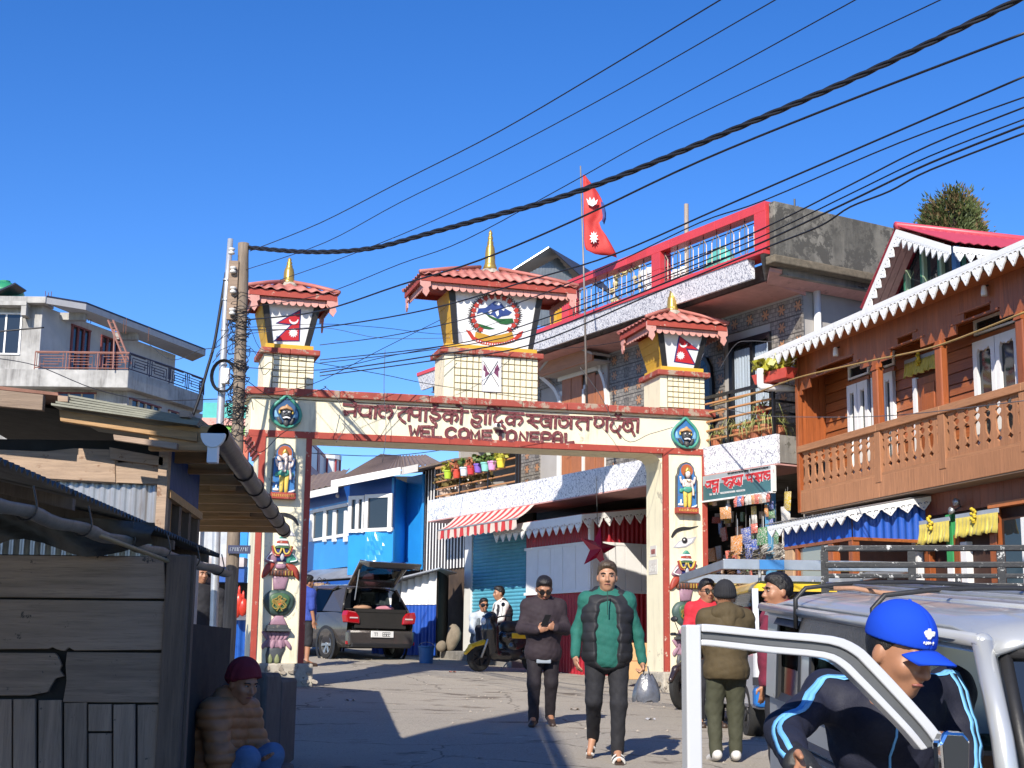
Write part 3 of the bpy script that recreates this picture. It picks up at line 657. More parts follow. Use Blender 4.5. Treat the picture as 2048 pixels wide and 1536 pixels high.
def niche(c,elephant):
    R=relief(arch,'deity_niche',c); q=lambda x,y:((x-466)*.0013,(1040-y)*.00122)
    def pl_(name,m,pts,h,v0=0,sm=True):
        mb=MB(); pillow(mb,smooth_pts([q(*p) for p in pts],3,True) if sm else [q(*p) for p in pts],v0,h); return mb.build(name,m,R,smooth=sm)
    def st(name,m,pts,w,v0):
        mb=MB(); P=[(q(*p)[0],v0,q(*p)[1]) for p in pts]; mb.tube([tuple(x) for x in smooth_pts(P,3)],w,7); return mb.build(name,m,R,smooth=True)
    out=[(322,1385),(326,1100),(330,890),(352,852),(362,782),(402,722),(460,697),(520,712),(566,770),(574,855),(606,890),(606,1385)]
    mb=MB(); mb.prism(ccw([q(*p) for p in out]),-.075,.0); mb.build('niche_back',M_char,R,bevel=.01)
    mb=MB(); mb.prism(ccw([q(466+(x-466)*.88,1050+(y-1050)*.94) for x,y in out]),-.082,-.07); mb.build('niche_panel',M_blue,R)
    mb=MB(); mb.prism(ccw(circ(q(465,815),.105,20)),-.09,-.08); mb.build('halo',mat('relief_peach',(.62,.36,.20) if not elephant else (.40,.10,.03),.5,var=.15),R)
    b=MB(); p=q(466,1345); b.box(p[0]-.19,p[0]+.185,-.13,0,p[1]-.05,p[1]+.045); b.build('niche_step',M_redp,R,bevel=.008)
    b=MB()
    rr=random.Random(2)
    for k in range(12): x=340+k*21; ribbon(b,[q(x,1330),q(x+8,1345+rr.uniform(-8,8)),q(x+2,1360)],.007,-.12,-.137)
    b.build('step_lettering',M_yel,R)
    v=-.10
    ms=M_skinw
    for s,x in ((-1,440),(1,495)): pl_('robe',M_yel,[(x-26,1080),(x+24,1080),(x+22,1200),(x+14,1305),(x-18,1305),(x-26,1200)],.06,-.085)
    pl_('sash',M_teal,[(415,1040),(510,1035),(520,1085),(466,1120),(405,1090)],.05,-.11)
    for s in (-1,1): pl_('sash_end',M_teal,[(466+s*50,1060),(466+s*100,1060),(466+s*104,1105),(466+s*70,1110)],.03,-.09)
    pl_('torso',ms if not elephant else mat('relief_grey',(.45,.42,.42),.5,var=.15),[(412,935),(520,930),(516,990),(500,1050),(425,1050),(412,990)],.07,-.085)
    for s in (-1,1):
        st('arm',ms,[(466+s*50,945),(466+s*75,990),(466+s*92,940),(466+s*98,900)],.018,-.11)
        st('arm',ms,[(466+s*48,950),(466+s*60,1030),(466+s*(70 if s>0 else 20),1090 if s>0 else 1010),(466+s*(72 if s>0 else 0),1150 if s>0 else 1000)],.018,-.12)
    hd=MB(); h=q(466,870); hd.ball((h[0],-.12,h[1]),(.047,.05,.06),12); hd.build('head',ms,R,smooth=True)
    if elephant:
        st('trunk',ms,[(470,890),(476,940),(462,1000),(452,1040),(475,1050)],.022,-.16)
        for s in (-1,1): pl_('elephant_ear',ms,[(466+s*30,860),(466+s*80,850),(466+s*85,910),(466+s*40,920)],.03,-.09)
    else:
        for s in (-1,1): MB().ball((h[0]+s*.018,-.168,h[1]+.008),(.008,.006,.004),6).build('eye',M_black,R)
        st('hair',M_black,[(430,860),(428,910),(440,930)],.012,-.12); st('hair',M_black,[(502,860),(506,910),(498,930)],.012,-.12)
    pl_('crown',M_gold,[(430,845),(500,845),(492,800),(466,765),(440,800)],.06,-.10)
    st('necklace',M_gold,[(436,945),(468,970),(500,945)],.006,-.155)
    pl_('swan',M_snow,[(350,1285),(405,1290),(410,1265),(385,1255),(392,1215),(380,1200),(370,1225),(372,1250),(345,1262)],.03,-.085)
    pl_('swan',M_snow,[(510,1300),(560,1280),(600,1262),(590,1290),(550,1305)],.03,-.085)
def medallion(c,dark):
    R=relief(arch,'guardian_medallion',c); q=lambda x,y:((x-458)*.0013,(330-y)*.00122)
    out=[(460,100),(400,155),(305,250),(272,340),(300,435),(390,505),(470,522),(560,508),(622,440),(640,340),(600,240),(515,150)]
    o2=smooth_pts([q(*p) for p in out],3,True)
    mb=MB(); mb.prism(ccw(o2),-.05,0); mb.build('medallion_back',M_blue if not dark else mat('relief_deep_blue',(.03,.09,.20),.5,var=.2),R)
    P=[(p[0]*.93,-.055,p[1]*.93) for p in o2]; mb=MB(); mb.tube(P+[P[0],P[1]],.026,8,False); mb.build('medallion_rim',M_teal,R,smooth=True)
    def pl_(name,m,pts,h,v0=-.05):
        mb=MB(); pillow(mb,smooth_pts([q(*p) for p in pts],3,True),v0,h); return mb.build(name,m,R,smooth=True)
    for s in (-1,1):
        for k in range(3): pl_('wing_feather',mat('relief_sky',(.20,.42,.62),.5,var=.2),[(460+s*(75+k*12),400-k*10),(460+s*(105+k*10),340),(460+s*(118+k*6),290+k*8),(460+s*(130+k*4),350),(460+s*(110+k*10),400)],.02)
        pl_('ear',M_yel,[(460+s*70,300),(460+s*88,310),(460+s*82,350),(460+s*66,345)],.035)
        pl_('claw',M_char,[(460+s*40,450),(460+s*80,390),(460+s*108,400),(460+s*80,470),(460+s*50,490)],.07)
    pl_('guardian_head',M_char,[(410,315),(460,295),(515,315),(520,375),(490,420),(430,420),(405,375)],.10)
    pl_('crown',mat('relief_rust',(.50,.27,.12),.5,var=.25),[(370,310),(400,265),(440,250),(465,228),(490,252),(520,270),(545,310),(500,305),(460,295),(420,305)],.09)
    for s in (-1,1):
        mb=MB(); c2=q(460+s*28,335); mb.ball((c2[0],-.135,c2[1]),(.020,.018,.015),8); mb.build('eye',M_snow,R,smooth=True)
        mb=MB(); mb.ball((c2[0],-.153,c2[1]),.007,6); mb.build('pupil',M_black,R)
        pl_('brow',M_black,[(460+s*10,318),(460+s*48,308),(460+s*50,322),(460+s*12,328)],.02,-.135)
    pl_('snout',M_char,[(445,350),(475,350),(482,378),(440,378)],.04,-.12)
    pl_('fangs',M_snow,[(415,405),(460,388),(508,405),(490,418),(460,404),(432,418)],.03,-.12)
    pl_('claw',M_char,[(440,420),(480,420),(492,480),(462,512),(432,480)],.08)
def eye(c,mir=1):
    R=relief(arch,'painted_eye',c); q=lambda x,y:((x-287)*.00325*mir,(692-y)*.00306)
    mb=MB(); mb.prism(ccw([q(*p) for p in [(226,732),(256,697),(300,680),(352,669),(334,702),(296,727),(255,733)]]),-.006,0.002); mb.build('eye_outline',M_grey,R)
    mb=MB(); mb.prism(ccw([q(*p) for p in [(238,727),(262,702),(302,686),(338,678),(324,701),(292,722),(256,728)]]),-.012,-.004); mb.build('eye_white',mat('eye_white',(.70,.66,.66),.5,var=.05),R)
    for r,m,d in ((.055,M_grey,.016),(.048,M_black,.02),(.014,M_snow,.024)):
        mb=MB(); mb.prism(ccw(circ((0,0) if r>.02 else (-.01,.012),r,16)),-d,-.01); mb.build('iris' if r>.05 else 'pupil' if r>.02 else 'glint',m,R)
    mb=MB(); ribbon(mb,smooth_pts([q(*p) for p in [(220,676),(240,646),(275,630),(315,626),(360,613)]],4),[ .05*math.sin(PI*min(1,(k+2)/17))+.008 for k in range(17)],0,-.014); mb.build('brow',M_black,R)
cL=apx(558,1207); cR=apx(1371,1228)
vase(cL,0); vase(cR,0)
niche(apx(567,943),True); niche(apx(1370,976),False)
medallion(apx(571,826),True); medallion(apx(1368.5,869),False)
eye(apx(566,1055),-1); eye(apx(1368.5,1081),1)
# notices pasted on the inner face of the right pillar
for (x0,y0,x1,y1),cols in (((1301,1090,1313,1114),(.35,.12,.10)),((1298,1118,1315,1150),(.75,.66,.58))):
    v0,z0=AF.side(x0,y1,UR0); v1,z1=AF.side(x1,y0,UR0)
    pv=MB().box(UR0-.006,UR0+.002,min(v0,v1),max(v0,v1),min(z0,z1),max(z0,z1)).build('notice',mat('notice%.2f'%cols[0],(.62,.58,.52),.7,var=.1),arch)
    MB().box(UR0-.010,UR0-.004,min(v0,v1)+.05,max(v0,v1)-.05,min(z0,z1)+.04,max(z0,z1)-.06).build('notice_picture',mat('noticep%.2f'%cols[0],cols,.7,var=.5,scale=30),pv)
# ---------------------------------------------------------------- helpers for buildings
def plate(name,outer,holes,t,m):
    """flat plate with cut-outs in x,z, thickness t along y"""
    cu=bpy.data.curves.new(name,'CURVE'); cu.dimensions='2D'; cu.fill_mode='BOTH'; cu.extrude=t/2
    for poly in [outer]+holes:
        s=cu.splines.new('POLY'); s.points.add(len(poly)-1); s.use_cyclic_u=True
        for i,p in enumerate(poly): s.points[i].co=(p[0],p[1],0,1)
    o=bpy.data.objects.new(name,cu); COL.objects.link(o); dg=bpy.context.evaluated_depsgraph_get()
    me=bpy.data.meshes.new_from_object(o.evaluated_get(dg)); bpy.data.objects.remove(o); bpy.data.curves.remove(cu)
    me.transform(Matrix.Rotation(PI/2,4,'X')); me.materials.clear(); me.materials.append(m); me.name=name; return me
def corr(mb,p0,p1,z0,z1,pitch=.076,amp=.009,v=None,slope=None):
    """upright corrugated sheet from (x,y) p0 to p1"""
    p0=np.array(p0,float);p1=np.array(p1,float);L=np.linalg.norm(p1-p0);e=(p1-p0)/L;nn=np.array([e[1],-e[0]]);k=max(2,int(L/pitch))*6
    f=z1 if callable(z1) else (lambda t:z1); g=z0 if callable(z0) else (lambda t:z0)
    def fn(i,j):
        t=i/k; q=p0+e*L*t+nn*amp*math.cos(2*PI*i/6); return (q[0],q[1],g(t) if j==0 else f(t))
    mb.grid(fn,k,1); return mb
def emp(name,parent,loc=(0,0,0),rz=0,label=None):
    o=bpy.data.objects.new(name,None); COL.objects.link(o); o.parent=parent; o.location=loc; o.rotation_euler=(0,0,rz); o.empty_display_size=.1
    if label: o['label']=label
    return o
M_frame_black=mat('black_metal',(.012,.012,.014),.4,var=.2,bump=.05)
M_steel=mat('galvanised_steel',(.42,.43,.44),.38,metal=.7,var=.15,bump=.08)
M_conc=mat('weathered_concrete',(.30,.28,.25),.9,var=.22,scale=3,bump=.35,streak=1.5,scol=(.045,.042,.038),wear=.35,wcol=(.12,.11,.09),wscale=4)
M_plaster=mat('grey_plaster',(.38,.36,.34),.85,var=.1,scale=2,bump=.2,streak=.3,scol=(.2,.19,.18))
M_pinkred=mat('glossy_red_tile',(.58,.055,.06),.25,var=.07,bump=.03,rv=.06)
M_soffit=mat('pink_soffit',(.56,.30,.27),.7,var=.15,bump=.1,streak=.3)
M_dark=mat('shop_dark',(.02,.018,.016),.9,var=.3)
M_glass=glass('window_glass')
M_clear=glass('clear_glass',(.85,.88,.9),.03,.5)
M_pipe=mat('white_pipe',(.74,.74,.73),.4,var=.04,bump=.03)
M_curtain=mat('lace_curtain',(.72,.73,.76),.8,var=.08,scale=30,bump=.2)
M_terra=mat('terracotta',(.40,.13,.06),.7,var=.2,bump=.15)
M_soil=mat('soil',(.05,.035,.025),1,var=.3,bump=.5)
M_copper=mat('orange_rail_wood',(.50,.24,.10),.55,var=.15,bump=.1,grain=0)
def mat_special(key,kind):
    m=bpy.data.materials.new(key); m.use_nodes=True; N=m.node_tree.nodes; L=m.node_tree.links; b=N['Principled BSDF']; tc=N.new('ShaderNodeTexCoord'); oi=N.new('ShaderNodeObjectInfo')
    def mathn(op,a,c=None):
        x=N.new('ShaderNodeMath'); x.operation=op
        for i,v in enumerate((a,c)):
            if v is None: continue
            if isinstance(v,(int,float)): x.inputs[i].default_value=v
            else: L.new(v,x.inputs[i])
        return x.outputs[0]
    def mix(f,a,c):
        x=N.new('ShaderNodeMix'); x.data_type='RGBA'; L.new(f,x.inputs[0])
        for sk,v in ((x.inputs[6],a),(x.inputs[7],c)):
            if isinstance(v,tuple): sk.default_value=v+(1,)
            else: L.new(v,sk)
        return x.outputs[2]
    def noise(sc,det=3,vec=None):
        n=N.new('ShaderNodeTexNoise'); n.inputs['Scale'].default_value=sc; n.inputs['Detail'].default_value=det; L.new(vec or tc.outputs['Object'],n.inputs[0]); return n.outputs[0]
    def ramp(s,a,c):
        r=N.new('ShaderNodeMapRange'); r.inputs[1].default_value=a; r.inputs[2].default_value=c; L.new(s,r.inputs[0]); return r.outputs[0]
    sp=N.new('ShaderNodeSeparateXYZ'); L.new(tc.outputs['Object'],sp.inputs[0])
    if kind in('flower','plain'):
        x,z=sp.outputs[0],sp.outputs[2]
        mp=N.new('ShaderNodeMapping'); mp.inputs['Scale'].default_value=(1,1,.35); L.new(tc.outputs['Object'],mp.inputs[0])
        base=mix(ramp(noise(26,3,mp.outputs[0]),.35,.7),(.17,.155,.135),(.33,.30,.265))
        br=N.new('ShaderNodeTexBrick'); br.inputs['Scale'].default_value=1; br.inputs['Brick Width'].default_value=.11; br.inputs['Row Height'].default_value=.07; br.inputs['Mortar Size'].default_value=.006
        cb=N.new('ShaderNodeCombineXYZ'); L.new(x,cb.inputs[0]); L.new(z,cb.inputs[1]); L.new(cb.outputs[0],br.inputs[0])
        base=mix(ramp(br.outputs['Fac'],.3,.7),base,(.10,.09,.08))
        px=mathn('SUBTRACT',x,.095); r=mathn('POWER',mathn('ADD',mathn('POWER',px,2),mathn('POWER',z,2)),.5); an=mathn('ARCTAN2',z,px)
        pet=mathn('MULTIPLY',mathn('ADD',mathn('MULTIPLY',mathn('COSINE',mathn('MULTIPLY',an,6)),.35),.75),.085)
        f=mathn('LESS_THAN',r,pet); bx=mathn('MULTIPLY',mathn('LESS_THAN',mathn('ABSOLUTE',px),.075),mathn('LESS_THAN',mathn('ABSOLUTE',z),.10))
        c=mix(bx,base,(.085,.075,.065))
        c=mix(f,c,(.42,.21,.105) if kind=='flower' else (.16,.14,.12))
        L.new(c,b.inputs['Base Color']); b.inputs['Roughness'].default_value=.45
    elif kind=='speckle':
        vo=N.new('ShaderNodeTexVoronoi'); vo.feature='DISTANCE_TO_EDGE'; vo.inputs['Scale'].default_value=11
        wv=N.new('ShaderNodeVectorMath'); wv.operation='ADD'; nz=N.new('ShaderNodeTexNoise'); nz.inputs['Scale'].default_value=7; L.new(tc.outputs['Object'],nz.inputs[0]); sc=N.new('ShaderNodeVectorMath'); sc.operation='SCALE'; sc.inputs[3].default_value=.25
        L.new(nz.outputs[1],sc.inputs[0]); L.new(tc.outputs['Object'],wv.inputs[0]); L.new(sc.outputs[0],wv.inputs[1])
        rt=N.new('ShaderNodeMapping'); rt.inputs['Rotation'].default_value=(0,.7,0); rt.inputs['Scale'].default_value=(1.9,1.2,.85); L.new(wv.outputs[0],rt.inputs[0]); L.new(rt.outputs[0],vo.inputs[0])
        c=mix(ramp(vo.outputs[0],.02,.075),(.22,.23,.30),(.80,.80,.83)); L.new(c,b.inputs['Base Color']); b.inputs['Roughness'].default_value=.22
    elif kind=='stripe':       # red and white awning cloth
        f=mathn('GREATER_THAN',mathn('SINE',mathn('MULTIPLY',sp.outputs[0],2*PI/.285)),0.12)
        c=mix(f,(.62,.52,.45),(.50,.035,.04)); c=mix(ramp(noise(14),.35,.75),c,mix(f,(.55,.46,.40),(.44,.04,.04))); L.new(c,b.inputs['Base Color']); b.inputs['Roughness'].default_value=.85
    elif kind=='bwsheet':      # painted sheet, dark valleys
        f=mathn('GREATER_THAN',mathn('SINE',mathn('MULTIPLY',sp.outputs[0],2*PI/.15)),.05); c=mix(f,(.03,.025,.03),(.74,.70,.70)); L.new(c,b.inputs['Base Color']); b.inputs['Roughness'].default_value=.5
    elif kind=='packet':       # bright printed packets, one colour each
        r=N.new('ShaderNodeValToRGB'); r.color_ramp.interpolation='CONSTANT'; cols=[(.55,.06,.03),(.60,.22,.03),(.62,.60,.55),(.05,.22,.08),(.60,.42,.04),(.05,.10,.35),(.45,.30,.2)]
        e=r.color_ramp.elements; e[0].color=cols[0]+(1,); e[1].position=1/7; e[1].color=cols[1]+(1,)
        for i in range(2,7): q=e.new(i/7); q.color=cols[i]+(1,)
        L.new(oi.outputs['Random'],r.inputs[0]); off=N.new('ShaderNodeVectorMath'); off.operation='ADD'; cx=N.new('ShaderNodeCombineXYZ'); L.new(mathn('MULTIPLY',oi.outputs['Random'],31),cx.inputs[0]); L.new(tc.outputs['Object'],off.inputs[0]); L.new(cx.outputs[0],off.inputs[1])
        c=mix(ramp(noise(18,2,off.outputs[0]),.55,.57),r.outputs[0],(.60,.56,.5)); c=mix(ramp(noise(26,2,off.outputs[0]),.60,.62),c,(.08,.03,.03)); L.new(c,b.inputs['Base Color']); b.inputs['Roughness'].default_value=.3
    MATS[key]=m; return m
M_tileF=mat_special('flower_wall_tile','flower'); M_tileP=mat_special('plain_wall_tile','plain'); M_speck=mat_special('speckled_band_tile','speckle')
M_awning=mat_special('striped_awning','stripe'); M_packet=mat_special('printed_packet','packet')
# ---------------------------------------------------------------- plants
M_leafg=mat('fresh_leaf',(.11,.17,.035),.5,var=.35,scale=20,bump=.1,rv=.15); M_leafy=mat('yellow_leaf',(.42,.40,.05),.5,var=.3,scale=20,bump=.1); M_leafk=mat('dark_leaf',(.03,.06,.018),.5,var=.4,scale=20,bump=.1); M_leafs=mat('pale_strap_leaf',(.34,.36,.12),.5,var=.3,scale=20,bump=.1)
def strap_leaves(rnd,n,L,w,droop=1.0):
    mb=MB()
    for k in range(n):
        a=rnd.uniform(0,2*PI); l=L*rnd.uniform(.6,1.1); up=rnd.uniform(.5,1.3); ww=w*rnd.uniform(.7,1.2); P=[]
        for i in range(5):
            t=i/4; r=l*t*.8; z=l*(up*t-droop*1.1*t*t*t); wd=ww*(1-t)**.6*(.5+t if t<.5 else 1)
            c=np.array([r*math.cos(a),r*math.sin(a),z]); s=np.array([-math.sin(a),math.cos(a),0])*wd/2; P+= [c-s,c+s]
        mb.add(P,[(2*i,2*i+1,2*i+3,2*i+2) for i in range(4)])
    return mb
def leaf_blob(rnd,n,rx,ry,rz,ls):
    mb=MB()
    for k in range(n):
        d=np.random.RandomState(rnd.randrange(10**6)).normal(size=3); d/=np.linalg.norm(d); r=rnd.uniform(.4,1)**.5; c=d*r*np.array([rx,ry,rz])
        a=np.array([rnd.gauss(0,1),rnd.gauss(0,1),rnd.gauss(0,.6)]); a/=np.linalg.norm(a); b=np.cross(a,d+.01); b/=np.linalg.norm(b)+1e-6; l=ls*rnd.uniform(.6,1.3); w=l*.38
        mb.add([c,c+a*l*.5+b*w,c+a*l,c+a*l*.5-b*w],[(0,1,2,3)])
    return mb
def pot_mb(r,h):
    return MB().lathe([(r*.68,0),(r*.9,h*.82),(r*1.02,h*.83),(r*1.02,h),(r*.86,h),(r*.84,h*.86),(.0001,h*.86)],(0,0,0),14)
def potted(name,label,loc,r,h,mpot,leaf,seed,kind,group,L=.3,cat='plant'):
    rnd=random.Random(seed); t=thing(name,label,cat,loc,rnd.uniform(0,6),group)
    pot_mb(r,h).build('pot',mpot,t,smooth=True,auto=40)
    if kind=='strap': mb=strap_leaves(rnd,46,L,.022)
    else: mb=leaf_blob(rnd,130,L*.5,L*.5,L*.45,L*.24); mb.xf(lambda x,y,z:(x,y,z+L*.35))
    mb.xf(lambda x,y,z:(x,y,z+h*.86)); mb.build('foliage',leaf,t); return t
# ---------------------------------------------------------------- the tiled house with the red roof railing
TF=Frame((-.8237,30.325,1.6),-59.8); TW=.75
tpx=lambda x,y,v=0: TF.px(x,y,v)
house=fthing(TF,'tiled_house','three level house faced in dark flower tiles with red roof railing behind the arch','house')
U0,U1=-2.0,9.50; ZR0,ZR1=5.90,6.20      # roof band bottom and top
# sloping speckled bands, in slabs
def band(u0,u1,z0,z1,v0,v1,w,name):
    n=max(1,round((u1-u0)/w)); d=(u1-u0)/n
    for i in range(n):
        a=u0+i*d+.003; b=u0+(i+1)*d-.003
        MB().hexa([(a,v0,z0),(b,v0,z0),(b,v0+.05,z0),(a,v0+.05,z0)],[(a,v1,z1),(b,v1,z1),(b,v0+.05,z1),(a,v0+.05,z1)]).build(name,M_speck,house)
band(U0,U1,ZR0,ZR1-.002,-.24,-.34,.62,'band_tile')
band(-1.97,9.72,2.98,3.43,.0,-.02,.62,'band_tile')
MB().box(U0,U1+.38,.052,8,ZR0+.02,ZR1-.01).build('roof_slab',M_conc,house)
MB().box(-1.97,9.70,.052,TW+.1,3.0,3.425).build('balcony_slab',M_conc,house)
MB().box(-1.97,9.715,.0,.9,2.955,2.979).build('balcony_soffit',M_soffit,house)
MB().hexa([(U0,.0,ZR0-.02),(U1,.0,ZR0-.02),(U1,TW+.1,ZR0-.12),(U0,TW+.1,ZR0-.12)],[(U0,.04,ZR0-.001),(U1,.04,ZR0-.001),(U1,TW+.1,ZR0-.001),(U0,TW+.1,ZR0-.001)]).build('roof_soffit',M_soffit,house)
MB().hexa([(U1+.0,.05,ZR0-.05),(U1+.36,-.2,ZR0+.04),(U1+.36,8,ZR0+.04),(U1+.0,8,ZR0-.05)],[(U1,.05,ZR0+.018),(U1+.37,-.2,ZR0+.1),(U1+.37,8,ZR0+.1),(U1,8,ZR0+.018)]).build('side_soffit',M_soffit,house)
MB().hexa([(U1+.002,.0,ZR0),(U1+.03,.0,ZR0),(U1+.03,.3,ZR0),(U1+.002,.3,ZR0)],[(U1+.30,-.33,ZR1),(U1+.40,-.33,ZR1),(U1+.40,.3,ZR1),(U1+.30,.3,ZR1)]).build('band_return',M_conc,house)
# red tiled railing: rails and posts in tile pieces
def redbar(u0,u1,z0,z1,v0,v1,w=.6):
    n=max(1,round((u1-u0)/w)); d=(u1-u0)/n
    for i in range(n): MB().box(u0+i*d+.002,u0+(i+1)*d-.002,v0,v1,z0,z1).build('red_tile',M_pinkred,house,bevel=.006)
redbar(U0,U1+.40,6.20,6.28,-.36,.0)
redbar(3.62,9.90,6.90,7.05,-.30,-.08)
for (ua,ub,dz) in ((9.64,9.92,0),(6.9,7.15,0),(4.0,4.24,0)):
    for k in range(2): MB().box(ua,ub,-.31,-.07,6.281+k*.31,6.281+(k+1)*.308).build('red_tile',M_pinkred,house,bevel=.006)
MB().box(3.62,3.86,-.33,-.05,6.285,6.90).build('pillar_panel',M_ochre,house)
# hexagon grille in the railing
for (ua,ub) in ((4.24,6.9),(7.15,9.64)):
    g=MB(); h=MB(); n=round((ub-ua)/.36); d=(ub-ua)/n
    for z in (6.42,6.62,6.80): h.tube([(ua,-.2,z),(ub,-.2,z)],.011,4)
    for i in range(n):
        c=ua+(i+.5)*d; h.tube([(ua+i*d,-.2,6.28),(ua+i*d,-.2,6.9)],.011,4)
        g.tube([(c-d*.42,-.22,6.30),(c-d*.20,-.22,6.40),(c-d*.20,-.22,6.74),(c-d*.42,-.22,6.84)],.010,4)
        g.tube([(c+d*.42,-.22,6.30),(c+d*.20,-.22,6.40),(c+d*.20,-.22,6.74),(c+d*.42,-.22,6.84)],.010,4); g.tube([(c-d*.2,-.22,6.57),(c+d*.2,-.22,6.57)],.010,4)
    h.build('railing_bar',M_frame_black,house); g.build('hexagon_grille',mat('bronze_bar',(.33,.26,.2),.4,metal=.4,var=.2),house)
# stained parapet wall on the right side, drum slab edge
pz=MB(); pz.hexa([(9.922,-.25,6.14),(10.06,-.25,6.14),(10.06,8,6.14),(9.922,8,6.14)],[(9.922,-.25,7.02),(10.06,-.25,7.02),(10.06,8,6.95),(9.922,8,6.95)]); pz.build('side_parapet',mat('stained_parapet',(.26,.24,.20),.92,var=.4,scale=2.2,bump=.5,streak=2.2,scol=(.025,.024,.022),wear=.75,wcol=(.07,.065,.055),wscale=3.5),house,bevel=.02)
MB().box(9.88,10.10,-.3,8,6.02,6.15).build('parapet_ledge',mat('mossy_concrete',(.16,.13,.09),.95,var=.4,scale=12,bump=.5),house,bevel=.02)
# walls
WALLS=MB(); WALLS.box(.75,9.43,TW,TW+.2,3.43,5.86); WALLS.build('upper_wall',M_plaster,house)
MB().box(.70,.75,TW,3.2,3.43,5.86).build('return_wall',M_plaster,house)
MB().box(-2.0,.7,3.0,3.2,3.43,5.86).build('loggia_wall',mat('loggia_plaster',(.60,.57,.52),.85,var=.1,streak=.3,scol=(.3,.28,.26)),house)
MB().box(9.43,9.47,TW,8,-.6,5.88).build('side_wall',M_plaster,house)
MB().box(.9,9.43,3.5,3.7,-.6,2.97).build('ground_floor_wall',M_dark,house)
MB().box(-2.0,9.43,TW+.101,4.6,3.0,3.42).build('floor_slab',M_conc,house)
MB().box(-2.0,-1.9,TW,3.2,3.43,5.86).build('end_wall',M_plaster,house)
dp=MB(); p=TF.side(1640,600,9.6); dp.tube([(9.53,p[0],2.0),(9.53,p[0],5.9)],.06,10); dp.build('drain_pipe',M_pipe,house,smooth=True)
# tiles
TH,TWID=.29,.40
meF=MB().box(-TWID/2+.003,TWID/2-.003,-.012,.012,-TH/2+.003,TH/2-.003).mesh('tile',M_tileF); meP=MB().box(-TWID/2+.003,TWID/2-.003,-.012,.012,-TH/2+.003,TH/2-.003).mesh('tile',M_tileP)
def inhole(u,z): 
    return any(a-.03<u<b+.03 and c-.13<z<d+.05 for a,b,c,d in HOLES)
uA=tpx(1085,760,TW)[0]; uB=tpx(1214,760,TW)[0]
dA,dB=tpx(1464,760,TW)[0],tpx(1547,760,TW)[0]; dz=tpx(1500,676,TW)[1]
HOLES=[(uA+.1,uB-.1,3.4,5.35),(dA,dB,3.4,dz),(7.0,7.2,3.4,4.9)]
r=0; z=3.43+TH/2
while z<5.86:
    u=.75+TWID/2; c=0
    while u<9.43:
        if not inhole(u,z): inst(meF if (c+r)%2==0 or c%2==0 else meP,'tile',house,(u,TW-.010,z))
        u+=TWID; c+=1
    z+=TH; r+=1
# arched window with wooden hood
za=lambda x,y,v:tpx(1060+x*.11719,600+y*.11719,v)
hood=emp('window_hood',house)
M_hoodw=mat('hood_wood',(.44,.20,.095),.5,var=.25,scale=6,grain=0,bump=.15)
P=[za(*p,.30) for p in [(160,1310),(160,1225),(480,850),(670,785),(1060,935),(1060,1030)]]
MB().prism(ccw(P),.30,.34).build('hood_face',M_hoodw,hood)
mb=MB(); top=[P[i] for i in (1,2,3,4)]
for a,b in zip(top,top[1:]): mb.hexa([(a[0],.30,a[1]+.004),(b[0],.30,b[1]+.004),(b[0],TW,b[1]+.004),(a[0],TW,a[1]+.004)],[(a[0],.28,a[1]+.05),(b[0],.28,b[1]+.05),(b[0],TW,b[1]+.05),(a[0],TW,a[1]+.05)])
mb.build('hood_roof',M_plaster,hood)
a,b=P[0],P[5]; MB().hexa([(a[0],.342,a[1]),(b[0],.342,b[1]),(b[0],TW-.02,b[1]),(a[0],TW-.02,a[1])],[(a[0],.342,a[1]+.04),(b[0],.342,b[1]+.04),(b[0],TW-.02,b[1]+.04),(a[0],TW-.02,a[1]+.04)]).build('hood_soffit',M_plaster,hood)
win=emp('arched_window',house); M_jamb=mat('white_jamb',(.72,.71,.68),.6,var=.06)
jr=[za(*p,TW-.08) for p in [(1050,1030),(1110,1080),(1170,1160),(1230,1290),(1265,1400),(1290,1536),(1310,1800)]]
mb=MB(); ribbon(mb,smooth_pts(jr,3),.07,TW,TW-.10); mb.build('arch_jamb',M_jamb,win)
jl=[za(*p,TW-.08) for p in [(190,1310),(260,1370),(350,1450),(430,1540),(500,1700)]]
mb=MB(); ribbon(mb,smooth_pts(jl,3),.08,TW,TW-.10); mb.build('arch_jamb',M_jamb,win)
MB().prism(ccw([za(*p,TW-.05) for p in [(1062,940),(1330,945),(1330,1536),(1296,1536),(1240,1300),(1180,1170),(1120,1080),(1062,1032)]]),TW-.06,TW).build('spandrel',M_plaster,win)
a=za(480,1300,TW-.02);b=za(1250,1130,TW-.02); MB().box(a[0],b[0]+.1,TW-.04,TW-.02,3.44,5.30).build('recess_back',M_jamb,win)
M_shut=mat('orange_wood_shutter',(.40,.145,.06),.45,var=.3,scale=5,grain=2,bump=.12)
for x0,x1 in ((560,720),(720,905),(955,1130),(1130,1270)):
    a=za(x0,1300,TW-.05)[0];b=za(x1,1300,TW-.05)[0]; MB().box(a+.01,b-.01,TW-.075,TW-.045,3.5,za((x0+x1)/2,1260,TW-.05)[1]).build('shutter_board',M_shut,win,bevel=.006)
for x in (530,930): a=za(x,1300,TW-.06)[0]; MB().box(a-.03,a+.03,TW-.10,TW-.04,3.45,5.2).build('window_frame',M_jamb,win)
a=za(500,1370,TW-.06);b=za(1220,1180,TW-.06); MB().box(a[0],b[0],TW-.10,TW-.04,a[1]-.03,a[1]+.05).build('window_frame',M_jamb,win)
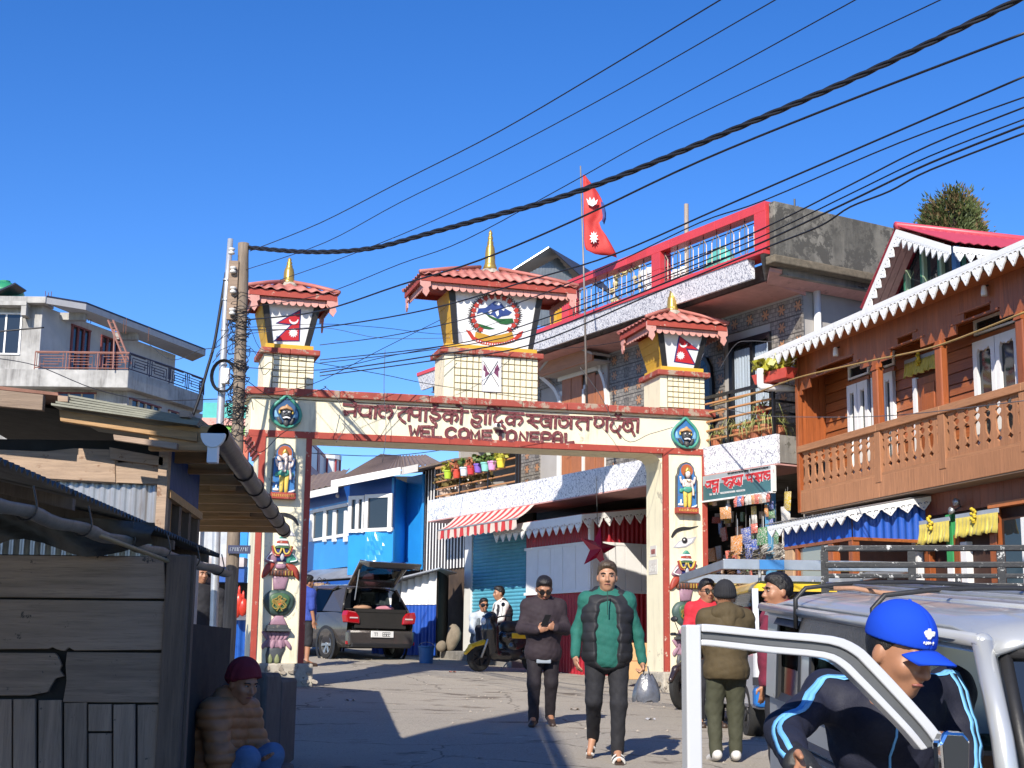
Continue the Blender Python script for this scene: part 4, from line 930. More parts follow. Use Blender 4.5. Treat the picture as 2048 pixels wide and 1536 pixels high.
# sliding glass door with lace curtains
door=emp('balcony_door',house)
um=tpx(1509.5,760,TW)[0]
for a,b in ((dA,dA+.09),(um-.035,um+.035),(dB-.04,dB)): MB().box(a,b,TW-.07,TW+.02,3.43,dz).build('door_frame',M_frame_black,door)
MB().box(dA+.09,dB-.04,TW-.068,TW+.02,dz-.10,dz).build('door_frame',M_frame_black,door)
for a,b in ((dA+.09,um-.035),(um+.035,dB-.04)):
    MB().box(a,b,TW-.03,TW-.024,3.44,dz-.10).build('door_glass',M_clear,door)
    c=MB(); n=30; c.grid(lambda i,j:(a+(b-a)*i/n,TW-.012+.010*math.sin(i*1.3)+.006*math.sin(i*2.9),3.45+(dz-.56-3.45+.40)*j/3),n,3); c.build('curtain',M_curtain,door,smooth=True)
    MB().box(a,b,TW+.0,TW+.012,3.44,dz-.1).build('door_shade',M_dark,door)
ad=emp('arched_door',house); MB().prism(ccw([(6.95,3.45),(7.25,3.45),(7.25,4.7),(7.20,4.95),(7.1,5.1),(6.95,5.15)]),TW-.05,TW).build('door_leaf',M_glass,ad); mb=MB(); ribbon(mb,[(7.25,3.45),(7.25,4.7),(7.20,4.97),(7.1,5.13),(6.9,5.2)],.07,TW+.0,TW-.08); mb.build('door_frame',M_frame_black,ad)
# balcony rails, right and left stretches
def rails(xs,u0,u1,zt_,bars,topblack,cls=house):
    for u in xs: MB().box(u-.022,u+.022,.04,.085,3.43,zt_).build('railing_post',M_frame_black,cls)
    MB().box(u0,u1,.035,.09,zt_-.03,zt_+.02).build('railing_rail',M_frame_black if topblack else M_copper,cls)
    for z in bars: m=MB(); m.tube([(u0,.062,z),(u1,.062,z)],.019,6); m.build('railing_rail',M_copper,cls)
uR=[tpx(x,820,.06)[0] for x in (1457,1547)]; ztR=tpx(1450,787,.06)[1]
rails([6.9]+uR,6.4,uR[1],ztR,[3.56,3.71,3.86,4.01,4.16],True)
for z in (3.62,3.80,3.98,4.16,ztR-.02): m=MB(); m.box(uR[1]-.02,uR[1]+.02,.086,TW,z-.016,z+.016); m.build('railing_rail',M_frame_black,house)
uL=[tpx(x,960,.06)[0] for x in (872,921,977,1033,1038.5)]; ztL=tpx(872,925,.06)[1]
rails(uL,uL[0],uL[3],ztL-.13,[3.50,3.66,3.82,3.98],False)
# planter pots hung on the left balcony rail
ze=lambda x,y,v=-.03:tpx(860+x*.1302,890+y*.1302,v)
for k,(x,y,c,lab) in enumerate([(285,480,(.42,.60,.05),'lime green'),(420,470,(.62,.08,.05),'scarlet red'),(535,435,(.62,.70,.78),'pale grey'),(640,415,(.58,.05,.06),'crimson'),(752,385,(.22,.12,.50),'violet'),(860,365,(.25,.62,.55),'turquoise'),(965,345,(.70,.34,.60),'pink'),(1100,310,(.75,.62,.06),'yellow')]):
    u,z=ze(x,y+40); rnd=random.Random(k+40); t=thing('hanging_pot','%s plastic pot hung on the orange rails of the left balcony'%lab,'plant pot',tuple(TF.pt(u,-.05,z)),TF.a,'coloured pots hung along the balcony rail')
    mp=mat('pot_'+lab,c,.35,var=.06,bump=.03); pot_mb(.10,.18).build('pot',mp,t,smooth=True,auto=40)
    mb=leaf_blob(rnd,60,.13,.10,.12,.10); mb.xf(lambda x,y,z:(x,y,z+.26)); mb.build('foliage',M_leafy if k in(0,7) else M_terra if k in(1,3) else M_leafg,t)
    hk=MB(); hk.tube([(0,.09,.17),(0,.115,.24),(0,.13,.22)],.008,5); hk.build('hook',M_frame_black,t)
for k,(x,y,r) in enumerate([(260,760,.21),(540,720,.2),(780,690,.14)]):
    u,z=ze(x,y,.35); potted('floor_planter',['wide cream planter with dry shrub behind the left end of the balcony rails','pale planter with dry shrub under the red and grey hung pots','small planter with dry shrub below the violet hung pot'][k],tuple(TF.pt(u,.36,3.43)),r,.26,mat('cream_pot',(.60,.45,.36),.6,var=.1),mat('dry_leaf',(.20,.15,.05),.7,var=.4,rv=.1),60+k,'leaf','planters on the left balcony floor',.55)
# striped awning
aw=fthing(TF,'striped_awning','red and white striped shop awning above the blue roller shutter','awning')
a0,a1=tpx(885,1050,-.3)[0],tpx(1042,1030,-.3)[0]; n=60
mb=MB(); mb.grid(lambda i,j:(a0+(a1-a0)*i/n,.0-.40*j/4,2.96-.30*j/4-.03*math.sin(PI*j/4)),n,4); mb.build('awning_cloth',M_awning,aw,solid=.006)
mb=MB(); mb.grid(lambda i,j:(a0+(a1-a0)*i/n,-.405-.01*math.sin(i*.8)*j,2.655-(.17+.035*abs(math.sin(PI*i/4.0)))*j/2),n,2); mb.build('awning_valance',M_awning,aw,smooth=True)
mb=MB(); mb.tube([(a0,-.40,2.66),(a1+.05,-.40,2.66)],.018,6); mb.build('awning_bar',M_steel,aw)
# roller shutter with its jamb
sh=emp('roller_shutter',house); s0,s1=tpx(948,1200,TW)[0],tpx(1058,1200,TW)[0]
M_shutb=mat('shutter_blue',(.10,.36,.48),.5,var=.12,bump=.08,streak=.3,scol=(.04,.12,.18))
mb=MB(); nz=34; zz=lambda j:.15+2.55*j/(nz*4)
mb.grid(lambda i,j:(s0 if i==0 else s1,TW-.03-.016*math.sin(PI*(j%4)/4),zz(j)),1,nz*4); mb.build('shutter_slats',M_shutb,sh); MB().box(s0,s1,TW-.06,TW,.06,.16).build('shutter_foot',M_frame_black,sh)
MB().box(s0-.32,s0-.002,TW-.08,TW+.2,-.1,2.98).build('shutter_jamb',mat('white_jamb2',(.68,.68,.66),.6,var=.08,streak=.4),house,bevel=.01)
MB().box(s0-.3,s1+.1,TW+.02,TW+.1,2.4,2.97).build('lintel',M_dark,house)
MB().box(-1.6,2.0,TW-.9,3.4,-.5,.16).build('doorstep',M_conc,house,bevel=.02)
MB().box(s0-1.6,s0-.1,-.45,.4,-.5,-.02).build('doorstep',M_conc,house,bevel=.02)
# dark store room left of the shutter, bulging sacks
# ---------------------------------------------------------------- red market stall under the band
M_red=mat('red_sheet',(.34,.012,.022),.45,var=.12,bump=.06); M_lace=mat('white_lace_board',(.80,.80,.78),.5,var=.04,bump=.06,streak=.25,scol=(.5,.48,.45))
def lace_unit(w,h,key):
    """one carved pendant with two curls and a diamond hole"""
    o=[(-w/2,0),(-w/2,-h*.16),(-w*.40,-h*.24),(-w*.36,-h*.42),(-w*.22,-h*.62),(-w*.10,-h*.84),(0,-h),(w*.10,-h*.84),(w*.22,-h*.62),(w*.36,-h*.42),(w*.40,-h*.24),(w/2,-h*.16),(w/2,0)]
    curl=lambda s:[(s*w*.19+w*.14*math.cos(a),-h*.24+h*.15*math.sin(a)) for a in [PI*k/6 for k in range(-1,9)]]+[(s*w*.19+w*.06*math.cos(a),-h*.24+h*.07*math.sin(a)) for a in [PI*k/6 for k in range(8,-2,-1)]]
    dia=[(0,-h*.60),(w*.07,-h*.68),(0,-h*.78),(-w*.07,-h*.68)]
    return plate('lace_pendant',o,[curl(1),curl(-1),dia],.02,M_lace)
def lace_run(parent,A,B,w,h,board,me=None,tilt=0):
    """fascia board with pendants from A to B (local points, top edge); pendants are parts"""
    A=np.array(A,float);B=np.array(B,float);L=np.linalg.norm(B-A);e=(B-A)/L;n=max(1,round(L/w));s=L/n/w; rz=math.atan2(e[1],e[0]); ry=-math.asin(e[2])
    nn=np.array([-e[1],e[0],0]); nn/=np.linalg.norm(nn)
    mb=MB(); mb.obox(A-nn*.012,e*L,nn*.024,np.array([0,0,-board])); mb.build('fascia_board',M_lace,parent)
    me=me or lace_unit(w,h,'')
    for i in range(n):
        c=A+e*L*(i+.5)/n+np.array([0,0,-board]); o=inst(me,'lace_pendant',parent,tuple(c),(0,ry,rz),(s,1,1))
    return me
st=fthing(TF,'market_stall','small red sheet metal stall with white wooden shutters and white lace trim on its roof','market stall')
su0,su1,sv=1.96,4.26,.2; EV=2.4
mb=MB(); corr(mb,(su0,sv),(su1,sv),-.45,2.55,.1,.011); mb.build('front_sheet',M_red,st)
mb=MB(); corr(mb,(su1,sv),(su1,EV),-.45,lambda t:2.55+.32*t,.1,.011); mb.build('side_sheet',M_red,st)
for k in range(5):
    a=su0+.06+k*(su1-su0-.06)/5; MB().box(a+.006,a+(su1-su0-.06)/5-.006,sv-.05,sv-.02,1.27,2.10).build('shutter_board',M_white,st,bevel=.004)
for k in range(6):
    a=sv+k*(EV-sv)/6; MB().box(su1+.02,su1+.05,a+.006,a+(EV-sv)/6-.006,1.27,2.10).build('shutter_board',M_white,st,bevel=.004)
for z in (1.23,2.10): MB().box(su0,su1+.055,sv-.06,sv-.015,z,z+.05).build('shutter_rail',M_white,st); MB().box(su1+.015,su1+.058,sv-.01,EV,z,z+.05).build('shutter_rail',M_white,st)
mb=MB(); mb.grid(lambda i,j:(1.25+(4.5-1.25)*i/60,-.15+j*(EV+.4)/2,2.60+.40*j/2+.012*math.cos(PI*i/2)),60,2); mb.build('stall_roof',mat('rusty_red_roof',(.32,.09,.07),.6,var=.2),st,solid=.01)
lm=lace_run(st,(1.28,-.17,2.60),(4.52,-.17,2.60),.24,.20,.12)
lace_run(st,(4.52,-.17,2.60),(4.52,EV+.2,2.97),.24,.20,.06,lm)
MB().box(4.22,4.30,sv-.04,sv+.04,-.45,2.55).build('corner_post',M_white,st)
# cardboard boxes by the stall and a paper star lantern
p=ground(1276,1385)
bt=thing('cardboard_box','tall brown cardboard carton standing beside the right pillar of the arch','carton',tuple(at(1276,1322,24.4)),-.3); 
for k in range(2):
    MB().box(-.2,.2,-.15,.15,-.30+k*.30,-.006+k*.30).build('carton',mat('cardboard',(.50,.30,.13),.8,var=.1,bump=.1),bt,bevel=.01)
sp_=at(1195,1098,25.6); lan=thing('star_lantern','shiny dark red paper star lantern hanging in front of the red stall','lantern',tuple(sp_),.5)
mb=MB(); ring=[((.40 if k%2==0 else .16)*math.sin(PI*k/5+.15),(.40 if k%2==0 else .16)*math.cos(PI*k/5+.15)) for k in range(10)]
vs=[(x,0,z) for x,z in ring]+[(0,-.14,0),(0,.14,0)]; mb.add(vs,[(k,(k+1)%10,10)[::-1] for k in range(10)]+[((k+1)%10,k,11)[::-1] for k in range(10)]); mb.build('star_shell',mat('lantern_red',(.36,.01,.05),.22,var=.1,coat=.5),lan)
mb=MB(); mb.tube([(0,0,.38),(0,.05,1.3)],.006,4); mb.build('hanger_cord',M_frame_black,lan)
# ---------------------------------------------------------------- the grocery under the signboard
M_packs=M_packet
sg=fthing(TF,'shop_signboard','teal shop signboard with red Devanagari lettering above the grocery','sign')
zd=lambda x,y,v=-.045:tpx(1400+x*.18223,900+y*.18223,v)
su=(6.9,9.64); MB().box(su[0],su[1],-.03,.02,2.54,2.955).build('sign_panel',mat('sign_teal',(.055,.15,.17),.4,var=.3,scale=2,bump=.03),sg)
MB().box(su[0],su[1],-.034,-.02,2.80,2.954).build('sign_band',mat('sign_sky',(.30,.34,.36),.4,var=.12,scale=2),sg)
for a,b,c,d in ((su[0],su[1],2.53,2.555),(su[1]-.03,su[1]+.015,2.555,2.955)): MB().box(a,b,-.05,.02,c,d).build('sign_frame',M_white,sg)
def sgl(strokes,w,m,v0,name='sign_letter',curve=True):
    mb=MB()
    for s in strokes:
        P=[np.array(zd(*p)) for p in s]; ribbon(mb,smooth_pts(P,3) if curve and len(P)>2 else P,w,-.03,v0)
    mb.build(name,m,sg)
M_signred=mat('sign_red',(.50,.03,.04),.5,var=.1); M_signwhite=mat('sign_white',(.62,.62,.62),.5,var=.05)
SG=[[[(70,352),(205,328)],[(110,350),(112,412)],[(60,380),(78,405),(110,385)]],
 [[(150,345),(128,362),(160,378),(186,372),(180,405),(150,412)],[(196,340),(192,460)],[(140,420),(165,430),(160,460),(140,450)]],
 [[(240,318),(345,300)],[(262,330),(300,330),(262,362),(300,390)],[(300,372),(330,345),(352,368),(330,385)],[(360,312),(356,390)],[(330,398),(345,410),(320,408)]],
 [[(345,300),(470,275)],[(390,312),(372,345),(390,372),(416,355)],[(400,372),(440,385)],[(420,330),(432,365)],[(452,292),(450,372)]],
 [[(500,278),(580,262)],[(520,285),(522,325),(560,318)],[(568,268),(565,345)]],
 [[(580,262),(690,244)],[(600,272),(640,285),(606,312)],[(610,305),(650,345)],[(640,310),(668,300)],[(676,255),(674,335)]],
 [[(690,244),(795,226)],[(735,270),(706,262),(700,300),(722,315)],[(735,285),(762,270),(765,300),(745,318)],[(780,240),(778,308)]]]
for g in SG: sgl(g,.052,M_signwhite,-.038,'letter_outline'); sgl(g,.034,M_signred,-.044)
rr=random.Random(4); mb=MB(); mc=MB()
for k in range(34):
    x=300+k*14.5
    if rr.random()<.15: continue
    y=262-.156*(x-300)+rr.uniform(-2,2); a=[zd(x,y-8),zd(x+10,y-10)]; ribbon(mb,a,.008,-.03,-.042); ribbon(mb,[zd(x+8,y-9),zd(x+8,y+7)],.008,-.03,-.042)
    if rr.random()<.6: ribbon(mb,[zd(x,y-2),zd(x+7,y+4)],.007,-.03,-.042)
for k in range(30):
    x=85+k*13.5; y=492-.13*(x-85)
    if rr.random()<.15: continue
    ribbon(mc,[zd(x,y-8),zd(x+9,y-9)],.007,-.03,-.042); ribbon(mc,[zd(x+8,y-8),zd(x+8,y+8)],.007,-.03,-.042)
    if rr.random()<.6: ribbon(mc,[zd(x,y),zd(x+6,y+5)],.006,-.03,-.042)
tag(mb.build('sign_small_lettering',M_black,sg),kind='stuff'); tag(mc.build('sign_small_lettering',M_signwhite,sg),kind='stuff')
shop=fthing(TF,'grocery_shelving','dark open shop front with stocked wooden shelves under the signboard','shop shelves')
MB().box(6.3,9.42,2.2,2.3,-.5,2.5).build('back_board',mat('shop_back',(.05,.04,.03),.9,var=.4),shop)
for k in range(6): MB().box(6.3,9.0,1.75,2.2,.1+k*.38,.13+k*.38).build('shelf',mat('shelf_wood',(.10,.06,.035),.7,var=.3),shop)
MB().box(6.2,7.7,.9,1.5,-.5,.62).build('counter',mat('counter_wood',(.13,.075,.04),.6,var=.3,grain=0),shop)
MB().box(9.28,9.40,.1,.22,-.5,2.95).build('shop_post',mat('post_blue',(.10,.30,.50),.5,var=.15,wear=.2),shop)
MB().box(9.2,9.43,.5,.75,-.5,2.2).build('shop_pier',M_plaster,shop)
pk=MB(); pk.box(-.5,.5,-.5,.5,-.5,.5); mep=pk.mesh('packet',M_packs)
rnd=random.Random(11)
for k in range(6):
    u=6.35
    while u<8.95:
        w=rnd.uniform(.06,.16); h=rnd.uniform(.14,.30)
        if rnd.random()<.9: inst(mep,'packet',shop,(u+w/2,1.95+rnd.uniform(-.1,.05),.13+k*.38+h/2),(0,0,rnd.uniform(-.2,.2)),(w*.92,.1,h))
        u+=w
for k in range(110):
    inst(mep,'packet',shop,(rnd.uniform(6.5,9.2),rnd.uniform(.45,1.3),rnd.uniform(.75,2.42)),(rnd.uniform(-.1,.1),rnd.uniform(-.2,.2),rnd.uniform(-.4,.4)),(rnd.uniform(.07,.18),.03,rnd.uniform(.10,.26)))
# packet strips and goods hung in the opening
M_cabs=mat('grey_string',(.2,.19,.18),.8)
puff=MB(); puff.grid(lambda i,j:((i/4-.5),-.16*math.sin(PI*i/4)*math.sin(PI*min(1,max(0,(j-.5)/5))),(j/6-.5)),4,6); puff.grid(lambda i,j:((.5-i/4),.16*math.sin(PI*i/4)*math.sin(PI*min(1,max(0,(j-.5)/5))),(j/6-.5)),4,6); mpf=puff.mesh('packet',M_packs,True)
goods=[(392,530,34,80),(430,525,34,76),(468,520,34,74),(512,512,40,74),(552,506,36,72),(592,503,40,66),(632,500,40,70),(672,497,40,68),(712,490,40,66),(748,480,36,70),
 (590,660,40,60),(595,755,42,70),(595,860,44,70),(780,610,46,60),(782,705,52,62),(780,800,46,70),(400,1045,110,150),(505,940,80,120),(680,945,90,130),(570,1085,95,140),(835,945,60,120),(280,690,70,90),(160,570,34,60),(120,560,34,60),(730,665,36,90),(960,560,80,140),(940,700,70,110)]
od='first second third fourth fifth sixth seventh eighth ninth'.split()
PKL=['%s packet from the left in the row right under the signboard'%q for q in od]+['last packet at the right end of the row under the signboard']+['%s packet of the left hanging strip in the grocery opening'%q for q in('top','middle','lowest')]+['%s packet of the right hanging strip in the grocery opening'%q for q in('top','middle','lowest')]+['largest packet hanging low at the left above the brown bundle','tall packet hanging left of the grey bundles in the grocery','broad packet hanging above the rightmost grey bundle','big packet hanging just over the middle grey bundle','narrow packet hanging nearest the blue corrugated stall','packet beside the light bulb in the grocery opening','small packet just left of the light bulb in the grocery','leftmost packet hanging by the right pillar of the arch','slim packet hanging between the two strips in the grocery','large packet hung high beside the blue shop post','packet hung low beside the blue shop post']
for k,(x,y,w,h) in enumerate(goods):
    v=(-.07 if k<10 else .04+.02*(k%4)); u,z=zd(x,y+(38 if k<10 else 0),v); u2,z2=zd(x+w,y+h,v); ww=abs(u2-u); hh=abs(h*.18223*24.3/2900)
    t=thing('hanging_packet',PKL[k],'packet',tuple(TF.pt(u,v,z)),TF.a,'packets hung in the grocery opening')
    o=inst(mpf,'pouch',t,(0,0,0),(rnd.uniform(-.1,.1),rnd.uniform(-.08,.08),rnd.uniform(-.3,.3)),(ww*1.35,.25,hh*1.35))
    s=MB(); s.tube([(0,0,hh/2),(0,.01,hh/2+(.06 if k<10 else min(.4,max(.1,2.5-z))))],.0025,3); s.build('string',M_cabs,t)
# bundles of dried strips hung on cords
M_bund=mat('dried_bundle',(.21,.19,.16),.9,var=.5,scale=30); M_bund2=mat('dried_bundle_brown',(.20,.11,.06),.9,var=.5,scale=30); M_bundw=mat('white_bundle',(.58,.55,.50),.9,var=.2)
for x,y,rx,rz,m,lab in ((690,1190,78,100,M_bund,'rightmost grey bundle of dried strips hung in the grocery'),(545,1220,76,140,M_bund,'middle long dark grey bundle of dried strips hung in the grocery'),(408,1290,70,180,M_bund2,'long brown bundle of dried strips hung left in the grocery'),(900,1120,44,90,M_bundw,'white bundle hanging beside the blue corrugated stall'),(775,1085,60,44,M_bundw,'white folded cloth bundle hanging right of the grey strips')):
    u,z=zd(x,y,.10); sx=rx*.18223*24.2/2900/.62; sz=rz*.18223*24.2/2900; t=thing('hanging_bundle',lab,'bundle',tuple(TF.pt(u,.12,z)),TF.a,'bundles hung in the grocery opening')
    mb=MB()
    for i in range(130):
        a=rnd.uniform(0,2*PI); zz=rnd.uniform(-1,1); r=math.sqrt(max(0,1-zz*zz))*.55+.3; c=np.array([r*sx*.8*math.cos(a),r*.12*math.sin(a),zz*sz]); d=np.array([math.cos(a)*sx*.45,math.sin(a)*.07,-.018]); wv=np.array([-math.sin(a)*.02,math.cos(a)*.02,.012])
        mb.add([c-wv,c+wv,c+d+wv*.6,c+d-wv*.6],[(0,1,2,3)])
    mb.build('strips',m,t,solid=.004); s=MB(); s.tube([(0,0,sz),(0,0,sz+.5)],.005,4); s.build('cord',M_white,t)
lb=thing('light_bulb','clear light bulb hanging under the left part of the signboard','light bulb',tuple(TF.pt(*(lambda q:(q[0],.1,q[1]))(zd(312,620,.1)))))
MB().lathe([(.0001,-.11),(.04,-.09),(.055,-.05),(.045,0),(.02,.05)],(0,0,0),12).build('bulb',mat('bulb_white',(.7,.7,.7),.2,var=.02),lb,smooth=True); MB().lathe([(.022,.05),(.022,.12),(.004,.13),(.004,.35)],(0,0,0),8).build('socket',M_white,lb)
# plants along the right balcony
zc=lambda x,y,v:tpx(1400+x*.10742,740+y*.10742,v)
for k,(x,v,l,lab) in enumerate([(300,.25,.34,'spider plant at the shaded left end of the balcony behind the arch'),(720,.16,.40,'tall spider plant with pale leaves left on the tiled balcony'),(900,.2,.30,'small spider plant in the middle of the tiled balcony'),(1040,.14,.30,'low spider plant spilling over the balcony band'),(1250,.18,.50,'biggest spider plant beside the black corner post'),(1480,.35,.26,'spider plant behind the side rails of the balcony')]):
    u=zc(x,1150,v)[0]; potted('spider_plant',lab,tuple(TF.pt(u,v,3.43)),.11,.22,M_terra,M_leafs,70+k,'strap','spider plants on the tiled balcony',l*1.25)
u,z=zc(1090,860,.22); potted('spider_plant','spider plant in a red pot raised on a stand on the tiled balcony',tuple(TF.pt(u,.3,3.78)),.12,.2,mat('red_pot',(.50,.07,.05),.4,var=.1),M_leafs,81,'strap','spider plants on the tiled balcony',.34)
mb=MB(); mb.box(-.12,.12,-.12,.12,0,.34); tag(mb.build('plant_stand',M_plaster,None,loc=tuple(TF.pt(u,.3,3.43))),'grey block stand under the raised red pot','plant stand')
pb=thing('window_box','red window box of yellow leafed plants beside the white gutter pipe','planter',tuple(at(1549,764,21.9)),TF.a)
MB().hexa([(-.36,-.09,0),(.36,-.09,0),(.36,.09,0),(-.36,.09,0)],[(-.42,-.11,.16),(.42,-.11,.16),(.42,.11,.16),(-.42,.11,.16)]).build('trough',mat('red_pot',(.50,.07,.05)),pb,bevel=.01)
mb=leaf_blob(random.Random(5),220,.45,.18,.16,.13); mb.xf(lambda x,y,z:(x,y,z+.27)); mb.build('foliage',M_leafy,pb)
for s in (-.3,.3): mb=MB(); mb.tube([(s,.0,0),(s,.05,-.1),(s,.3,-.1)],.012,5); mb.build('bracket',M_frame_black,pb)
# ---------------------------------------------------------------- roof top: flagpole, poles, rebar, laundry, tin roof hut behind
fpx=tpx(1166,800,-.5); FPO=TF.pt(fpx[0],-.6,5.6)
fl=thing('national_flag','crimson double pennant flag with blue border flying from a thin pole above the tiled house','flag',(float(at(1166,700,25)[0]),25.,0))
zb=at(1170,900,25)[2]; ztp=at(1161,332,25)[2]; xo=fl.location.x; px0=lambda x,y:(float(at(x,y,25)[0]-xo),float(at(x,y,25)[2]))
mb=MB(); mb.tube([(px0(1176,900)[0],0,zb),(px0(1168,560)[0],0,px0(1168,560)[1]),(px0(1161,332)[0],0,ztp)],[.022,.018,.013],8); mb.build('flagpole',mat('thin_pole',(.25,.22,.2),.5,metal=.3,var=.2),fl,smooth=True)
# cloth: columns from the hoist outwards, folded and hanging
def cloth(name,rows,m,dv,parent,nu=10):
    """rows: (y_px, x_left_px, x_right_px)"""
    vs=[];n=len(rows)
    mb=MB()
    def fn(i,j):
        y,a,b=rows[i]; t=j/nu; x=a+(b-a)*t; q=px0(x,y+6*t); return (q[0],dv+.05*math.sin(t*7+i*.5)*t+.02*math.sin(i),q[1])
    mb.grid(fn,n-1,nu); return mb.build(name,m,parent,smooth=True,solid=.004)
M_flagc=mat('flag_cloth',(.50,.035,.03),.7,var=.15,bump=.15); M_flagb=mat('flag_cloth_blue',(.03,.05,.22),.7,var=.2)
cloth('flag_cloth',[(348,1166,1172),(362,1166,1186),(376,1166,1196),(390,1167,1203),(404,1167,1207),(418,1167,1209),(430,1167,1208),(440,1167,1198),(452,1168,1202),(466,1168,1212),(480,1168,1220),(492,1169,1227),(500,1172,1232),(508,1190,1234)],M_flagc,0,fl)
cloth('flag_border',[(404,1201,1208),(420,1203,1212),(432,1205,1212),(444,1204,1208)],M_flagb,-.06,fl,4)
def flagmark(pts,name):
    mb=MB(); v=[(px0(x,y)[0],-.10,px0(x,y)[1]) for x,y in pts]+[(px0(x,y)[0],-.075,px0(x,y)[1]) for x,y in pts]; n=len(pts); mb.add(v,[tuple(range(n)),tuple(range(2*n-1,n-1,-1))]+[(i,(i+1)%n,(i+1)%n+n,i+n) for i in range(n)]); mb.build(name,M_snow,fl)
flagmark([(1172,400),(1176,412),(1184,416),(1192,411),(1195,402),(1190,406),(1187,398),(1183,405),(1179,397),(1177,405)],'flag_moon'); flagmark(star((1187,478),13,7,10,0,.7,1),'flag_sun')
rp=thing('roof_pole','plain pale pole rising behind the red roof railing','pole',tuple(TF.pt(tpx(1372,440,2.2)[0],2.2,6.2))); mb=MB(); mb.tube([(0,0,0),(.01,0,tpx(1372,408,2.2)[1]-6.2)],.045,8); mb.tube([(0,0,.5),(0,0,.55)],.055,8); mb.build('pole_shaft',mat('pole_wood',(.40,.32,.26),.7,var=.2,grain=2),rp)
for k,(x,y0,y1) in enumerate([(1590,398,440),(1596,412,440)]):
    mb=MB(); q=at(x,y1,26.5);h=at(x,y0,26.5)[2]-q[2]; mb.tube([(0,0,-.3),(0,0,h)],.02,5); tag(mb.build('rebar_stub',M_frame_black,None,loc=tuple(q)),['taller black rod standing on the stained parapet','shorter black rod standing on the stained parapet'][k],'rod')
# garland arch, laundry and a turquoise bundle on the roof
gq=TF.pt(5.5,1.2,6.2); ga=thing('garland_arch','small arch covered with cream and gold flowers on the roof terrace','garland arch',tuple(gq),TF.a)
u0,u1=tpx(1228,600,1.2)[0]-5.5,tpx(1280,585,1.2)[0]-5.5; zt2=tpx(1255,540,1.2)[1]-6.2
mb=MB(); P=[(u0,0,0),(u0,0,zt2),(u1,0,zt2),(u1,0,0)]; mb.tube(P,.03,5); mb.build('arch_frame',M_steel,ga)
mb=MB(); rnd=random.Random(9)
for a,b in zip(P,P[1:]):
    for k in range(26):
        t=rnd.random(); c=np.array(a)*(1-t)+np.array(b)*t+np.array([rnd.gauss(0,.05),rnd.gauss(0,.05),rnd.gauss(0,.05)]); mb.ball(tuple(c),rnd.uniform(.03,.06),6)
tag(mb.build('flowers',mat('garland_cream',(.55,.46,.22),.7,var=.4,scale=20),ga),kind='stuff')
for k,(x,y,w,h,c,lab) in enumerate([(1300,560,.5,.5,(.68,.68,.72),'white cloth drying on the roof behind the railing'),(1355,570,.5,.6,(.70,.70,.68),'pale sheet drying near the roof pole'),(1440,515,.75,.45,(.10,.42,.36),'turquoise cover heaped on the roof terrace')]):
    u,z=tpx(x,y,.9); mb=MB()
    if k<2: mb.grid(lambda i,j:(w*(i/8-.5),.04*math.sin(i*1.7+j),h*(j/6-.5)),8,6)
    else: mb.grid(lambda i,j:(w*(i/12-.5),.3*(j/8-.5),-.25+h*(math.sin(PI*i/12)**.6)*(math.sin(PI*j/8)**.6)+.03*math.sin(i*3+j*2)),12,8)
    tag(mb.build('laundry' if k<2 else 'roof_cover',mat('cloth%d'%k,c,.8,var=.1,bump=.2),None,smooth=True,solid=.01,loc=tuple(TF.pt(u,.9,z))),lab,'cloth').rotation_euler=(0,0,TF.a)
hut=thing('tin_roof_hut','grey corrugated metal gable hut on the roof terrace behind the middle tower','hut',tuple(at(1060,600,36)),-.6)
q=lambda x,y,d=36.:np.array(at(x,y,d))-np.array(at(1060,600,36))
Rm=np.array(Matrix.Rotation(.6,3,'Z')); L_=lambda x,y,d=36.:Rm@q(x,y,d)
A=L_(1004,548);B=L_(1112,503);Cc=L_(1164,556,37.2)
A2=L_(1020,552,36.6)
mb=MB(); g0=L_(1040,556,36.4); gt=L_(1112,508,36.6); g1=L_(1160,556,37.2); n=40
mb.grid(lambda i,j:tuple((g0*(1-i/n)+g1*i/n)*np.array([1,1,0])+np.array([0,0,(g0[2]-1.2) if j==0 else g0[2]+(gt[2]-g0[2])*(min(i/n/.62,(1-i/n)/.38))])+np.array([.012*math.cos(PI*i),.012*math.cos(PI*i),0])),n,1); mb.build('gable_sheet',mat('grey_sheet',(.20,.22,.23),.45,metal=.4,var=.2),hut)
bk=np.array([-.3,2.5,.0])
mb=MB(); A=g0+np.array([-.45,-.3,-.02]);B=gt+np.array([0,-.35,.1]);Cc=g1+np.array([.15,-.1,-.05])
mb.add([A,B,B+bk,A+bk],[(0,1,2,3)]); mb.build('roof_sheet',M_steel,hut,solid=.03); mb=MB(); mb.add([B,Cc,Cc+bk,B+bk],[(0,1,2,3)]); mb.build('roof_sheet',mat('dark_sheet',(.05,.05,.06),.5,var=.2),hut,solid=.03)
# ---------------------------------------------------------------- the varnished wooden house on the right
_o=at(1604,1018,21.7); WF=Frame((_o[0],_o[1],0),-73.3); WV=.45
wh=fthing(WF,'wooden_house','varnished wooden house with carved balcony and white lace eaves on the right of the street','house')
M_varn=mat('varnished_board',(.35,.105,.03),.38,var=.28,scale=4,bump=.14,grain=0,rv=.22)
M_varnv=mat('varnished_upright',(.32,.088,.026),.38,var=.28,scale=4,bump=.14,grain=2,rv=.16)
M_balc=mat('weathered_balcony_wood',(.40,.18,.085),.7,var=.22,scale=4,bump=.2,grain=2,rv=.10)
M_balch=mat('weathered_balcony_beam',(.41,.19,.09),.7,var=.22,scale=4,bump=.2,grain=0,rv=.08)
M_ply=mat('balcony_soffit_ply',(.28,.19,.13),.8,var=.1)
M_sheetgrey=mat('eave_sheet',(.24,.25,.27),.4,metal=.5,var=.2)
HW=6.9
